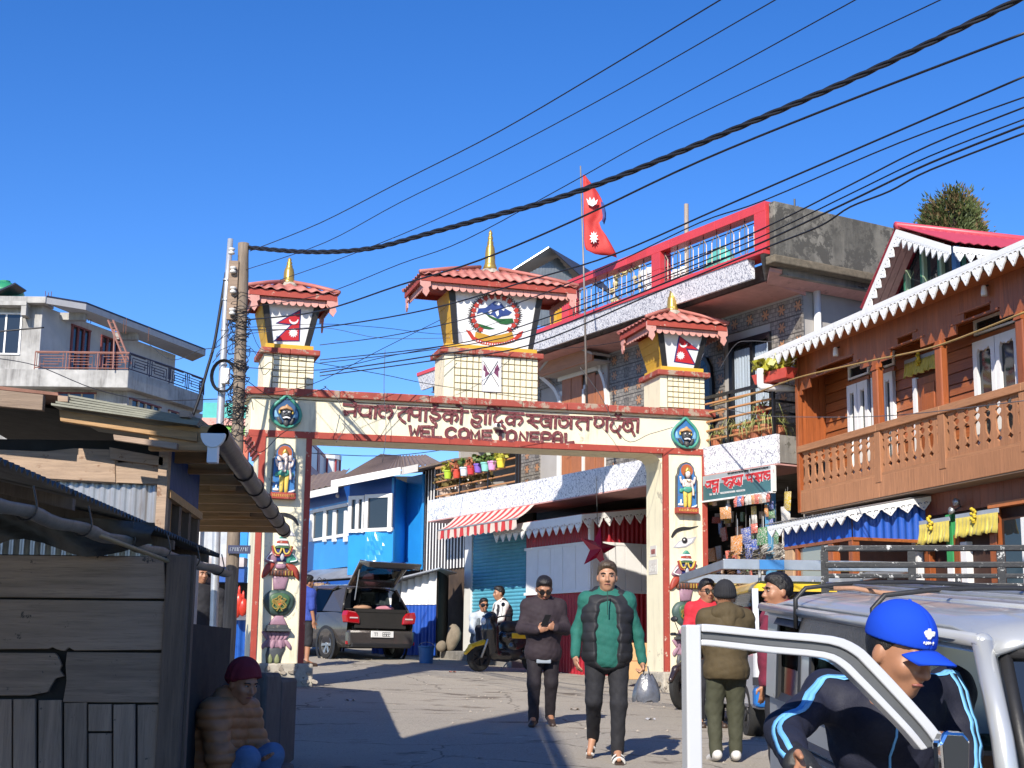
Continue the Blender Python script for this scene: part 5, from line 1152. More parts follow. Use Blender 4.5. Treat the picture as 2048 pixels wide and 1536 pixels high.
MB().box(0.02,HW,WV+.03,6,3.4,6.3).build('core',M_dark,wh)
MB().box(0.0,HW,WV+.0,WV+.03,2.0,6.25).build('sheathing',mat('sheathing',(.10,.03,.012),.7,var=.3),wh)
MB().box(0.0,HW,-.02,WV,3.78,3.865).build('balcony_floor',M_ply,wh)
MB().box(0.0,HW,-.30,WV,6.16,6.19).build('eave_soffit',M_varn,wh)
mb=MB(); n=150; mb.grid(lambda i,j:(-.78+(HW+.78)*i/n,-.34+j*(6.4)/2,6.26+.55*j/2*1.6+.010*math.cos(PI*i)),n,2); mb.build('roof_sheet',M_sheetgrey,wh,solid=.006)
lace_run(wh,(-.76,-.36,6.30),(HW,-.36,6.32),.235,.19,.07)
# side panel of boards at the left end
for k in range(4):
    v0=.0+k*(WV)/4; MB().box(-.03,.0,v0+.002,v0+WV/4-.002,4.6,6.15).build('side_board',M_varnv,wh)
MB().box(-.05,.035,-.045,.03,3.80,6.15).build('corner_post',M_varnv,wh,bevel=.006)
# planks between the openings
OP=[(.76,2.02,4.0,5.95),(2.49,3.15,4.0,5.42),(3.92,4.85,4.0,5.95),(5.2,5.9,4.0,5.6)]
z=4.0
while z<6.1:
    u=.03
    cuts=sorted([(a,b) for a,b,c,d in OP if c<z+.07<d])
    for a,b in cuts+[(HW,HW)]:
        if a-u>.05: MB().hexa([(u,WV-.03,z+.004),(a,WV-.03,z+.004),(a,WV+.01,z+.004),(u,WV+.01,z+.004)],[(u,WV-.012,z+.143),(a,WV-.012,z+.143),(a,WV+.01,z+.143),(u,WV+.01,z+.143)]).build('plank',M_varn,wh)
        u=b
    z+=.147
def leafwin(u0,u1,z0,z1):
    w=emp('casement_window',wh); um=(u0+u1)/2
    for a,b in ((u0,um-.006),(um+.006,u1)):
        fw=.085
        sc=[(a+fw,z0+.12),(b-fw,z0+.12),(b-fw,z1-.16)]+[(b-fw-(b-a-2*fw)*t,z1-.10-.045*math.sin(PI*t)+ (.02 if int(t*8)%2 else 0)) for t in [k/8 for k in range(1,8)]]+[(a+fw,z1-.16)]
        me=plate('casement',[(a,z0),(b,z0),(b,z1),(a,z1)],[sc],.05,M_white); o=inst(me,'casement',w,(0,WV-.05,0))
        inst(MB().box(a+.05,b-.05,WV-.035,WV-.03,z0+.05,z1-.05).mesh('pane',M_glass),'pane',w)
    MB().box(u0-.03,u1+.03,WV-.06,WV,z1+.005,z1+.06).build('head_board',M_varn,w)
    for a,b,c,d in ((u0,u1,z1+.09,z1+.12),(u0,u1,z1+.26,z1+.29),(u0,u0+.04,z1+.12,z1+.26),(u1-.04,u1,z1+.12,z1+.26)): MB().box(a,b,WV-.045,WV,c,d).build('transom_frame',M_white,w)
    MB().box(u0,u1,WV-.02,WV-.012,z1+.1,z1+.28).build('transom_pane',M_glass,w)
leafwin(.76,1.34,4.0,5.62); leafwin(1.44,2.02,4.0,5.62); leafwin(3.92,4.85,4.0,5.62); leafwin(5.25,6.1,4.0,5.62)
dr=emp('panelled_door',wh); MB().box(2.58,3.1,WV-.04,WV-.01,4.0,5.4).build('door_leaf',M_varnv,dr); MB().box(2.49,2.575,WV-.06,WV,4.0,5.42).build('door_jamb',M_white,dr)
for z0 in (4.1,4.8): MB().box(2.68,3.0,WV-.055,WV-.035,z0,z0+.5).build('door_panel',M_varnv,dr,bevel=.01)
# posts, rail, carved balusters, skirting
for u in (2.25,3.78,5.45):
    MB().box(u-.07,u+.07,-.05,.06,4.72,5.56).build('balcony_post',M_varnv,wh,bevel=.02); MB().lathe([(.10,0),(.09,.04),(.06,.10)],(u,.005,5.55),4,a0=PI/4,a1=2*PI+PI/4).build('post_cap',M_varnv,wh)
    MB().box(u-.075,u+.075,-.045,.055,4.0,4.70).build('newel',M_balc,wh,bevel=.008)
us=[0.0,2.25,3.78,5.45,HW]
for a,b in zip(us,us[1:]):
    MB().box(a+.002,b-.002,-.06,.07,4.70,4.80).build('handrail',M_balch,wh,bevel=.008)
    MB().box(a+.002,b-.002,-.03,.03,4.09,4.13).build('bottom_rail',M_balch,wh)
    MB().box(a+.002,b-.002,-.035,-.0,3.80,4.09).build('skirting_board',M_balc,wh,bevel=.004)
hb=.57
def baluster(w):
    e=[(0,.0,1),(.10,0,1),(.17,.30,.7),(.24,.0,1),(.38,.28,.8),(.55,.34,.7),(.60,.30,.8),(.66,.04,1),(.72,.30,.7),(.78,.34,.6),(.83,.04,1),(.88,.26,.8),(.93,.26,.8),(.96,.0,1),(1,0,1)]
    R=[(w/2-d*.17,t*hb) for t,d,_ in e]; L=[(-x,z) for x,z in R[::-1]]; mb=MB(); mb.prism(R+L,-.013,.013); return mb.mesh('baluster',M_balc)
for a,b in zip(us,us[1:]):
    a2,b2=a+.08,b-.08; n=round((b2-a2)/.205); w=(b2-a2)/n; me=baluster(w-.006)
    for i in range(n): inst(me,'baluster',wh,(a2+(i+.5)*w,0.0,4.13))
# stepped valance boards between the posts
def step(u):
    k=[0.0,2.25,3.78,5.45,7.2]
    for a,b in zip(k,k[1:]):
        if a<=u<b:
            d=min(u-a,b-u)
            return 5.58 if d<.10 else 5.65 if d<.42 else 5.79 if d<.58 else 5.90
    return 5.65
u=.03
while u<HW-.05:
    zb=step(u+.045); MB().box(u+.001,u+.089,-.018,.006,zb,6.16).build('valance_board',M_varnv,wh); u+=.09
for a,b in ((.6,1.66),(2.75,3.3),(4.2,4.9)):
    for d,zz in ((0,5.90),(-.16,5.79)): MB().box(a+d,b-d,-.03,.02,zz-.016,zz+.004).build('step_trim',M_varnv,wh)
# spot lamps under the valance
for x,y in ((160,450),(1680,-170)):
    p=WF.px(1640+x*.19534,620+y*.19534,-.08); l=thing('spot_lamp','small white spot lamp under the valance nearest the %s'%('left end of the wooden house' if x<999 else 'white casement window on the right'),'lamp',tuple(WF.pt(p[0],-.08,p[1])),WF.a)
    MB().lathe([(.02,0.10),(.03,.08),(.04,0),(.038,-.03),(.0001,-.02)],(0,0,0),10).build('lamp_head',M_white,l,smooth=True); mb=MB(); mb.tube([(0,0,.08),(0,.07,.11)],.012,5); mb.build('lamp_arm',M_frame_black,l)
# gutter outlet pipe at the left end of the eave
gp=MB(); P=[np.array(WF.loc(at(1521,y,21.9)))for y in (738,768)]+[np.array(WF.loc(at(x,y,d))) for x,y,d in ((1527,774,21.9),(1560,776,22.0),(1596,776,22.1))]
gp.tube([tuple(p) for p in smooth_pts(P,3)],.055,10); gp.build('gutter_pipe',M_pipe,wh,smooth=True)
# dormer gable with the red roof
dm=emp('dormer',wh); VD=.95
pk_=(1.42,7.90); l_=(.38,6.90); r_=(2.75,7.28)
M_redroof=mat('red_ribbed_roof',(.50,.06,.085),.4,var=.1,bump=.05)
mb=MB(); nr=90
def rr_(i,j): 
    v=VD-.05+6.5*i/nr; t=j/6; return (pk_[0]+(r_[0]-pk_[0]+.05)*t,v,pk_[1]+.05+(r_[1]-pk_[1])*t+.012*math.cos(PI*i))
mb.grid(rr_,nr,6); mb.build('red_roof',M_redroof,dm,solid=.008)
mb=MB(); mb.grid(lambda i,j:(pk_[0]+(l_[0]-pk_[0]-.05)*j,VD-.05+6.5*i/nr,pk_[1]+.05+(l_[1]-pk_[1])*j+.012*math.cos(PI*i)),nr,1); mb.build('red_roof',M_redroof,dm,solid=.008)
mb=MB(); mb.tube([(pk_[0],VD-.06,pk_[1]+.06),(pk_[0],VD+6.4,pk_[1]+.06)],.06,8); mb.build('ridge_cap',M_redroof,dm,smooth=True)
lm=lace_run(dm,(l_[0],VD-.04,l_[1]),(pk_[0],VD-.04,pk_[1]),.17,.15,.10)
lace_run(dm,(pk_[0],VD-.04,pk_[1]),(r_[0],VD-.04,r_[1]),.17,.15,.10,lm)
lace_run(dm,(r_[0]+.02,VD,r_[1]-.01),(r_[0]+.02,VD+4.5,r_[1]-.01),.17,.15,.06,lm)
mb=MB(); mb.hexa([(l_[0]+.02,VD-.01,l_[1]-.05),(pk_[0],VD-.01,pk_[1]-.05),(pk_[0],VD+.36,pk_[1]-.05),(l_[0]+.02,VD+.36,l_[1]-.05)],[(l_[0]+.02,VD-.01,l_[1]-.02),(pk_[0],VD-.01,pk_[1]-.02),(pk_[0],VD+.36,pk_[1]-.02),(l_[0]+.02,VD+.36,l_[1]-.02)]); mb.build('barge_soffit',M_soffit,dm)
for k in range(3): v=VD+.02+.11*k; mb=MB(); mb.hexa([(l_[0]+.04,v,l_[1]-.075),(pk_[0],v,pk_[1]-.075),(pk_[0],v+.10,pk_[1]-.075),(l_[0]+.04,v+.10,l_[1]-.075)],[(l_[0]+.04,v,l_[1]-.052),(pk_[0],v,pk_[1]-.052),(pk_[0],v+.10,pk_[1]-.052),(l_[0]+.04,v+.10,l_[1]-.052)]); mb.build('soffit_board',M_soffit,dm)
VG=VD+.36; UG=2.28; zroof=lambda u:(l_[1]+(pk_[1]-l_[1])*(u-l_[0])/(pk_[0]-l_[0]) if u<pk_[0] else pk_[1]+(r_[1]-pk_[1])*(u-pk_[0])/(r_[0]-pk_[0]))-.08
MB().prism(ccw([(.55,6.2),(UG,6.2),(UG,zroof(UG)),(pk_[0],zroof(pk_[0])),(.55,zroof(.55))]),VG+.04,VG+.07).build('gable_glass',M_glass,dm)
MB().box(UG-.05,UG-.02,VG+.07,VG+5,6.2,7.4).build('side_glass',M_glass,dm)
M_gfr=mat('green_frame',(.045,.20,.13),.45,var=.15); M_bfr=mat('blue_frame',(.05,.20,.48),.45,var=.15); M_pgr=mat('pale_green_frame',(.36,.48,.30),.5,var=.12)
for u_,m_ in ((.56,M_gfr),(.95,M_gfr),(1.0,M_pgr),(1.40,M_gfr),(1.45,M_pgr),(1.85,M_gfr),(1.9,M_pgr),(UG-.07,M_bfr)):
    MB().box(u_,u_+.05 if m_ is not M_bfr else UG+.03,VG-.02,VG+.05,6.3,zroof(u_)).build('frame_post',m_,dm)
MB().box(.5,UG,VG-.03,VG+.035,6.62,6.70).build('frame_rail',M_gfr,dm)
MB().box(.5,UG,VG-.015,VG+.032,6.704,6.74).build('frame_rail',M_pgr,dm)
for v,m_ in ((VG+.08,M_gfr),(VG+.62,M_gfr),(VG+1.2,M_bfr),(VG+1.9,M_gfr)):
    MB().box(UG-.02,UG+.03,v,v+.07,6.4,7.42).build('frame_post',m_,dm)
MB().box(UG-.015,UG+.03,VG+.08,VG+5,6.80,6.86).build('frame_rail',M_bfr,dm)
# conifer behind
tr=thing('conifer_tree','bushy green brown conifer standing behind the red dormer roof','tree',tuple(at(1908,520,38)))
ty=at(1908,520,38); tz=at(1900,378,38)[2]-ty[2]
mb=MB(); mb.tube([(0,0,-6),(0,0,0),(.05,0,tz*.9)],[.22,.15,.03],8); rnd=random.Random(3)
for k in range(14):
    a=rnd.uniform(0,6.3); z=rnd.uniform(-.5,tz*.8); mb.tube([(0,0,z),(.5*math.cos(a),.5*math.sin(a),z+.35)],[.03,.01],4)
mb.build('trunk',mat('bark',(.09,.06,.04),.9,var=.3,bump=.4),tr)
M_con1=mat('conifer_green',(.085,.11,.028),.7,var=.45,scale=3,bump=0); M_con2=mat('conifer_brown',(.15,.10,.04),.7,var=.4,scale=3,bump=0)
for m_,n_,lim,nm in ((M_con1,9000,.95,'crown'),(M_con2,4200,1.06,'dry_twigs')):
    mb=MB()
    for k in range(n_):
        cl=k%23; cr=random.Random(cl*7+(0 if m_ is M_con1 else 99)); ca=cr.uniform(0,6.3); cz=cr.uniform(-.1,1)*tz*.85; rad=(1.02*(1-max(0,cz/tz-.55)**1.3*1.5))*lim
        c=np.array([math.cos(ca)*rad*.55,math.sin(ca)*rad*.55,cz])+np.array([rnd.gauss(0,.15),rnd.gauss(0,.15),rnd.gauss(0,.19)])
        d=c*np.array([1,1,0])+np.array([rnd.gauss(0,.3),rnd.gauss(0,.3),rnd.uniform(.3,1.1)]); d/=np.linalg.norm(d); l=rnd.uniform(.07,.17); s=np.cross(d,[rnd.random(),rnd.random(),.3]); s/=np.linalg.norm(s)+1e-6
        mb.add([c-s*l*.2,c+s*l*.2,c+d*l],[(0,1,2)])
    mb.build(nm,m_,tr)
# ---- ground floor: boards, doorway, prayer valances
MB().box(2.5,HW,.33,.36,1.0,3.80).build('lower_wall',mat('lower_wall_dark',(.05,.02,.012),.8,var=.3),wh)
u=2.45
while u<HW:
    MB().box(u+.002,u+.158,.30,.33,3.50,3.78).build('wall_board',mat('oxide_board',(.24,.065,.028),.5,var=.2,scale=4,grain=2,bump=.1,rv=.1),wh); u+=.16
for a,b,m_,z0,z1 in ((3.36,3.50,MATS['white_paint'],2.0,2.82),(3.36,3.50,mat('green_post',(.04,.30,.10),.5,var=.1),2.83,3.47),(3.36,3.5,MATS['green_post'],1.4,1.98),(3.66,3.80,M_white,1.2,3.1),(4.28,4.42,M_varnv,1.2,3.47),(3.52,3.64,M_varnv,1.2,3.2),(2.85,2.97,M_varnv,1.2,3.1),(2.55,2.7,M_white,1.2,3.2),(4.9,5.02,M_white,1.2,3.3),(5.4,5.5,M_white,1.2,3.3)):
    MB().box(a,b,.24,.33,z0,z1).build('door_post',m_,wh,bevel=.006)
MB().box(4.3,HW,.22,.32,3.46,3.52).build('door_lintel',mat('orange_lintel',(.50,.16,.05),.5,var=.1,grain=0),wh)
MB().box(4.5,5.0,.30,.325,1.2,3.3).build('door_pane',M_glass,wh)
M_prayer=mat('yellow_silk',(.56,.45,.07),.6,var=.2,scale=12,bump=.2,sheen=.3)
M_header=mat('valance_header',(.32,.36,.42),.6,var=.15)
zg=lambda x,y,v=.2:WF.px(1540+x*.24805,960+y*.24805,v)
def valance(u0,u1,z1,h,v,lab):
    t=fthing(WF,'door_valance',lab,'valance','yellow door valances of the wooden house')
    n=48; mb=MB(); mb.grid(lambda i,j:(u0+(u1-u0)*i/n+.006*math.sin(i*1.1)*j,v-.02-.018*math.sin(i*1.45)*(j/4)-.03*(j/4)**2,z1-.05-h*j/4-.012*j/4*math.sin(i*.7)),n,4); mb.build('pleated_silk',M_prayer,t,smooth=True,solid=.004)
    MB().box(u0,u1,v-.02,v+.0,z1-.055,z1).build('header_band',M_header,t)
    mb=MB(); c=(u0+u1)/2; rnd=random.Random(int(u0*100))
    for k in range(9): mb.ball((c+rnd.uniform(-.03,.03),v-.06+rnd.uniform(-.01,.01),z1+.03-.02*k),(.03,.025,.022),6)
    mb.build('silk_knot',mat('silk_knot',(.62,.45,.03),.6,var=.3,scale=25),t,smooth=True)
a,b=zg(1192,350),zg(1452,300); valance(a[0],b[0],(a[1]+b[1])/2+.015,.26,.2,'left yellow silk valance over the lower doorway beside the blue stall')
a,b=zg(1505,290),zg(1845,235); valance(a[0],b[0],(a[1]+b[1])/2+.015,.24,.2,'right yellow silk valance over the lower doorway past the green post')
p=WF.px(1824,744,.36); q=WF.px(1876,734,.36); valance(2.33,3.12,5.70,.20,.40,'yellow silk valance over the balcony door')
lq=zg(1515,215,.25)
fl2=thing('twin_flood_lamp','pair of small glass flood lamps on the brown boards above the yellow valances','lamp',tuple(WF.pt(lq[0],.27,lq[1])),WF.a)
for s,dx in ((-1,-.05),(1,.06)): mb=MB(); mb.lathe([(.02,.06),(.035,.04),(.05,-.03),(.0001,-.045)],(0,0,0),10); mb.xf(lambda x,y,z:(x+dx,-.08+z*.8,y+.05*s)); mb.build('flood_head',M_steel,fl2,smooth=True)
mb=MB(); mb.tube([(-.05,-.05,-.05),(0,.02,0),(.06,-.05,.05)],.01,5); mb.build('lamp_bracket',M_frame_black,fl2)
# ---- blue corrugated stall in front
bs=fthing(WF,'blue_stall','blue corrugated stall with white lace trim below the wooden balcony','market stall')
M_bsheet=mat('blue_sheet',(.01,.075,.40),.4,var=.1,bump=.05)
BU0,BU1,BV=.97,2.84,-.8
mb=MB(); corr(mb,(BU0,BV),(BU1,BV),3.19,3.52,.08,.010); mb.build('front_sheet',M_bsheet,bs)
mb=MB(); corr(mb,(BU1,BV),(BU1,.28),lambda t:3.19,lambda t:3.52+.24*t,.10,.012); mb.build('side_sheet',M_bsheet,bs)
mb=MB(); mb.grid(lambda i,j:(.72+(2.98-.72)*i/90,-.98+1.3*j/2,3.52+.26*j/2+.009*math.cos(PI*i*.66)),90,2); mb.build('stall_roof',M_steel,bs,solid=.006)
lace_run(bs,(.76,-.95,3.50),(2.95,-.95,3.51),.25,.12,.05); lace_run(bs,(2.96,-.95,3.52),(2.96,.30,3.76),.25,.12,.05)
M_palewood=mat('pale_post_wood',(.52,.33,.19),.6,var=.18,grain=2,bump=.12)
for a,b,m_ in ((.97,1.22,M_palewood),(1.28,1.36,M_varnv),(2.2,2.34,M_varnv),(2.74,2.84,M_varnv)): MB().box(a,b,BV-.01,BV+.1,1.0,3.19).build('stall_post',m_,bs,bevel=.008)
MB().box(BU0,BU1,BV-.02,BV+.04,3.15,3.19).build('stall_rail',M_varn,bs); MB().box(BU1-.03,BU1+.02,BV,.28,3.15,3.19).build('stall_rail',M_varn,bs)
MB().box(1.37,2.2,BV+.03,BV+.04,1.6,3.14).build('stall_pane',glass('mirror_pane',(.30,.30,.24),.02),bs)
MB().box(1.0,2.8,BV+.05,.2,1.0,2.2).build('stall_counter',M_varnv,bs)
# ---------------------------------------------------------------- left side: plank stall, timber stall behind, concrete house, poles
M_plank=mat('old_grey_plank',(.27,.195,.14),.85,var=.3,scale=3,bump=.35,grain=0,rv=.22,wear=.15,wcol=(.06,.05,.04))
M_plankv=mat('old_grey_plank_upright',(.28,.205,.15),.85,var=.3,scale=3,bump=.35,grain=2,rv=.22,wear=.12,wcol=(.06,.05,.04))
M_postw=mat('dark_corner_post',(.13,.09,.065),.8,var=.3,scale=4,bump=.3,grain=2)
M_newwood=mat('fresh_rafter_wood',(.42,.24,.10),.65,var=.3,scale=4,bump=.2,grain=0,rv=.15)
M_oldrust=mat('rusty_sheet',(.20,.09,.06),.7,metal=.2,var=.4,scale=6,bump=.15)
M_sheet=mat('zinc_sheet',(.44,.45,.47),.42,metal=.6,var=.2,scale=4,bump=.05,streak=.3,scol=(.2,.16,.13))
M_olive=mat('olive_sheet_edge',(.20,.20,.16),.6,metal=.3,var=.25)
M_gut=mat('dull_gutter_tin',(.22,.205,.18),.55,metal=.3,var=.25,scale=9,bump=.15)
M_blackpipe=mat('split_drum_gutter',(.035,.028,.026),.45,var=.4,scale=9,bump=.2)
SD=8.6
pxw=lambda x,y,d=SD: at(x,y,d)
ps=thing('plank_stall','dark weathered plank stall with a tin gutter at the left edge of the street','stall',(float(at(335,1300,SD)[0]),SD,G(-2,SD)))
so3=np.array(ps.location); L3=lambda x,y,d=SD: at(x,y,d)-so3
rnd=random.Random(21)
def jag(a,b,n,amp): 
    return [(a[0]+(b[0]-a[0])*k/n,a[1]+(b[1]-a[1])*k/n+(rnd.uniform(-amp,amp) if 0<k<n else 0)) for k in range(n+1)]
def pboard(poly,m=M_plank,y0=0,name='plank',th=.028):
    P=[L3(x,y) for x,y in poly]; mb=MB(); mb.prism(ccw([(p[0],p[2]) for p in P]),y0-th,y0); mb.build(name,m,ps,bevel=.004)
pboard([(-260,1108)]+[(330,1114),(334,1198)]+[(-260,1192)],y0=.0)
pboard([(-260,1196)]+[(333,1203),(330,1300),(152,1301)]+jag((150,1300),(100,1298),6,7)[1:]+[(-260,1300)],y0=-.008)
pboard([(-260,1304),(112,1306),(118,1312),(126,1330),(122,1340),(131,1352),(113,1357),(104,1372),(98,1384),(76,1388),(60,1391),(-260,1390)],y0=.004)
pboard([(137,1304),(330,1306),(326,1405),(129,1404),(133,1380),(136,1362),(134,1330)],y0=-.004)
for a,b,t in ((-260,-80,1398),(-76,27,1398),(31,75,1398),(80,126,1400),(131,176,1406),(180,226,1408),(230,273,1409),(277,323,1410)):
    if a==180: pboard([(a,t),(b,t),(b,1462),(a,1462)],M_plankv,-.006); pboard([(a,1466),(b,1466),(b,1800),(a,1800)],M_plankv,-.002)
    else: pboard([(a,t),(b,t+rnd.uniform(-2,2)),(b,1800),(a,1800)],M_plankv,rnd.uniform(-.012,.004))
MB().box(-2.2,-.0,.02,.05,.2,L3(150,1110)[2]).build('backing',M_dark,ps)  # near-black sheet stands in for the shade behind the broken planks
p0,p1=L3(338,1110),L3(384,1110); MB().box(p0[0],p1[0],-.06,.10,-.8,p0[2]).build('corner_post',M_postw,ps,bevel=.01)
p0,p1=L3(384.5,1110),L3(390,1110); MB().box(p0[0],p1[0],-.0,.06,-.8,p0[2]).build('post_batten',M_postw,ps)
MB().box(-2.6,-.05,.06,2.2,-.8,1.3).build('stall_base',M_dark,ps)
# gutter, roof sheet, bamboo
A=L3(-130,948,5.6);B=L3(455,1141,11.6); e=(B-A)/np.linalg.norm(B-A)
GA=A+np.array([0,0,-.02]);GB=B
nx=np.array([e[1],-e[0],0]);nx/=np.linalg.norm(nx); rg=.042
mb=MB(); n=40; wob=[(.006*math.sin(i*1.9),.008*math.sin(i*1.1)) for i in range(n+1)]
mb.grid(lambda i,j:GA+(GB-GA)*i/n+nx*((rg+wob[i][0])*math.cos(PI+PI*j/10))+np.array([0,0,(rg+.01)*math.sin(PI+PI*j/10)+wob[i][1]]),n,10); mb.build('gutter',M_gut,ps,smooth=True,solid=.004)
mb=MB(); mb.grid(lambda i,j:GB+nx*(rg*j/5-rg/2*2)*1+np.array([0,0,-abs(math.sin(PI*j/10))*rg*i]),1,10); 
for k in range(6):
    c=GA+(GB-GA)*(.18+.15*k); mb=MB(); mb.tube([c+nx*((rg+.012)*math.cos(a))+np.array([0,0,(rg+.016)*math.sin(a)]) for a in [PI*.9+PI*1.2*q/10 for q in range(11)]]+[c+nx*.03+np.array([0,0,.10])],.005,5); mb.build('gutter_strap',M_frame_black,ps)
RA=L3(-130,865,5.6);RB=L3(440,1112,11.4); k=150
mb=MB(); up=np.array([-1,.05,.22]); mb.grid(lambda i,j:RA+(RB-RA)*i/k+up*(2.4*j)+np.array([0,0,.014*math.cos(2*PI*i/6*1.0)]) if False else RA+(RB-RA)*i/k+up*(2.4*j)+np.array([0,0,.016*math.cos(PI*i)]),k,1); mb.build('roof_sheet',mat('dark_zinc',(.12,.12,.12),.6,metal=.4,var=.3),ps,solid=.003)
mb=MB(); mb.tube([L3(-60,985,6.2)+[0,0,-.03],L3(150,1052,7.6),L3(335,1122,8.5)],.013,7); mb.build('bamboo_pole',mat('bamboo',(.35,.26,.14),.5,var=.3),ps,smooth=True)
for k in range(5): a=RA+(RB-RA)*(.12+.2*k); mb=MB(); mb.obox(a+np.array([0,0,-.09]),up*2.4,np.array([0,.05,0]),np.array([0,0,.06])); mb.build('rafter',M_postw,ps)
mb=MB(); mb.grid(lambda i,j:(-2.3+2.2*i/24,-.10-.05*math.sin(i*1.3+j),L3(150,1110)[2]+.03+.16*j/6-.05*math.sin(i*.7)*(1-j/6)+.1*(1-i/24)*j/6),24,6); mb.build('torn_tarpaulin',mat('dusty_tarp',(.05,.045,.04),.6,var=.4,scale=6,bump=.3),ps,smooth=True)
# ---- timber stall behind: rafters on a drum gutter
TS=10.5
ts=thing('timber_stall','tall timber and tin stall with fresh wooden rafters and a black drum gutter','stall',(float(at(330,950,TS)[0]),TS,G(-2.5,TS)))
to=np.array(ts.location); T3=lambda x,y,d=TS: at(x,y,d)-to
def tboard(poly,m,y0=0,name='board',th=.03,d=TS,bv=.004):
    P=[T3(x,y,d) for x,y in poly]; mb=MB(); yb=P[0][1]; mb.prism(ccw([(p[0],p[2]) for p in P]),yb+y0-th,yb+y0) if th>0 else mb.prism(ccw([(p[0],p[2]) for p in P]),yb+y0,yb+y0-th); return mb.build(name,m,ts,bevel=bv)
M_plyb=mat('bleached_board',(.38,.27,.19),.8,var=.28,scale=3,bump=.3,grain=0,wear=.3,wcol=(.22,.13,.08))
tboard([(-260,890),(120,905),(232,922),(233,966),(-260,938)],M_plyb); tboard([(-260,942),(233,968),(236,966),(330,970),(330,922),(236,926),(234,900),(150,897)],M_plyb,.012)
tboard([(222,896),(330,916),(330,934),(224,920)],M_plyb,-.02)
mb=MB(); a=T3(90,965);b=T3(330,965); corr(mb,(a[0]-1.2,.03),(b[0],.03),-1.0,a[2]+.02,.075,.010); mb.build('zinc_wall',M_sheet,ts)
MB().box(a[0]-1.3,b[0]-.01,.06,.1,-1.2,T3(330,880)[2]).build('backing',M_dark,ts)
c=T3(330,905);c2=T3(400,905,12.2)
mb=MB(); corr(mb,(0.0,.02),(c2[0],c2[1]),T3(360,1000,11.2)[2],c[2]+.05,.075,.009); mb.build('blue_side_sheet',mat('faded_blue_sheet',(.03,.06,.17),.5,var=.25,bump=.05),ts)
MB().box(-.04,.03,-.05,.04,-1.2,c[2]+.1).build('corner_post',M_plyb,ts)
for t in (0.05,.35,.65,.95): q=c2*t; MB().box(q[0]-.03,q[0]+.03,q[1]-.02,q[1]+.06,-1.2,T3(360,1000,11.2)[2]).build('side_post',M_postw,ts)
mb=MB(); mb.obox((0,0,T3(360,1000,11.2)[2]-.06),c2*np.array([1,1,0]),(.05,0,0),(0,0,.06)); mb.build('side_rail',M_newwood,ts)
mb=MB(); corr(mb,(.03,.06),(c2[0]+.03,c2[1]+.04),-1.2,T3(360,1000,11.2)[2]-.45,.075,.008); mb.build('lower_side_sheet',M_sheet,ts)
# beams and roof sheets
tboard([(148,836),(416,880),(414,898),(150,858)],M_newwood,-.28,'eave_beam',.08); tboard([(-260,770),(126,812),(124,842),(-260,806)],M_plank,-.40,'fascia_plank',.06)
tboard([(256,886),(380,903),(378,915),(258,897)],M_plyb,-.36,'loose_board',.05)
for k in range(5):
    tboard([(165-6*k,806+5.5*k),(420,852+4*k),(420,855+4*k),(165-6*k,810+5.5*k)],M_olive,-.34-.03*k,'roof_sheet',-1.2,bv=0)
tboard([(-260,760),(150,806),(152,812),(-260,768)],M_oldrust,-.42,'roof_sheet',-1.0,bv=0)
for x,y in ((160,818),(394,848)): tboard([(x-10,y-7),(x+10,y-5),(x+10,y+6),(x-10,y+5)],M_plyb,-.42,'purlin_end',-.5)
# drum gutter along the street side and the rafters behind it
g0=T3(436,868,9.8);g1=T3(570,1064,18.5); gd=(g1-g0)/np.linalg.norm(g1-g0)
mb=MB(); nn=30; side=np.array([gd[1],-gd[0],0]); side/=np.linalg.norm(side)
mb.grid(lambda i,j:g0+(g1-g0)*i/nn+side*((.075+.004*math.sin(i*2.3))*math.cos(2*PI*j/12))+np.array([0,0,(.075+.004*math.sin(i*1.7))*math.sin(2*PI*j/12)]),nn,12); mb.build('drum_gutter',M_blackpipe,ts,smooth=True)
for k in range(6):
    c=g0+(g1-g0)*(.25+.14*k); mb=MB(); mb.tube([c-gd*.03,c+gd*.03],.088,12); mb.build('gutter_joint',M_blackpipe,ts,smooth=True)
cap=MB(); c=T3(428,868,9.75); cap.prism([(c[0]+.085*math.cos(a),c[2]+.10*math.sin(a)) for a in [PI+PI*k/10 for k in range(11)]],c[1]-.04,c[1]); cap.box(c[0]-.035,c[0]+.035,c[1]-.03,c[1]+.04,c[2]-.20,c[2]-.08); cap.build('gutter_cap',M_pipe,ts,bevel=.005)
rs=[(10.2,.42),(10.9,.36),(11.6,.42),(12.4,.62),(13.2,.78),(14.1,.95),(15.0,1.05),(15.9,1.15),(16.8,1.25),(17.7,1.3)]
for k,(d,L) in enumerate(rs):
    t=(d-9.8)/8.7; p=g0+(g1-g0)*t; z=p[2]+.02
    MB().box(p[0]-L*1.25,p[0]-.05,p[1]-.03,p[1]+.03,z-.09,z+.09).build('rafter',M_newwood,ts,bevel=.006)
    if k%3==1: MB().box(p[0]-L*.5,p[0]-L*.2,p[1]-.09,p[1]-.035,z-.06,z+.05).build('rafter_block',M_newwood,ts,bevel=.006)
mb=MB(); ro=g0+(g1-g0)*.09+np.array([-.10,0,.13]); r1=g1+np.array([-.10,0,.13]); mb.add([ro,r1,r1+np.array([-2.2,0,.30]),ro+np.array([-2.2,0,.30])],[(0,1,2,3)]); mb.build('roof_sheet',M_dark,ts,solid=.02)  # sheet coloured near black to paint in the shade between the rafters
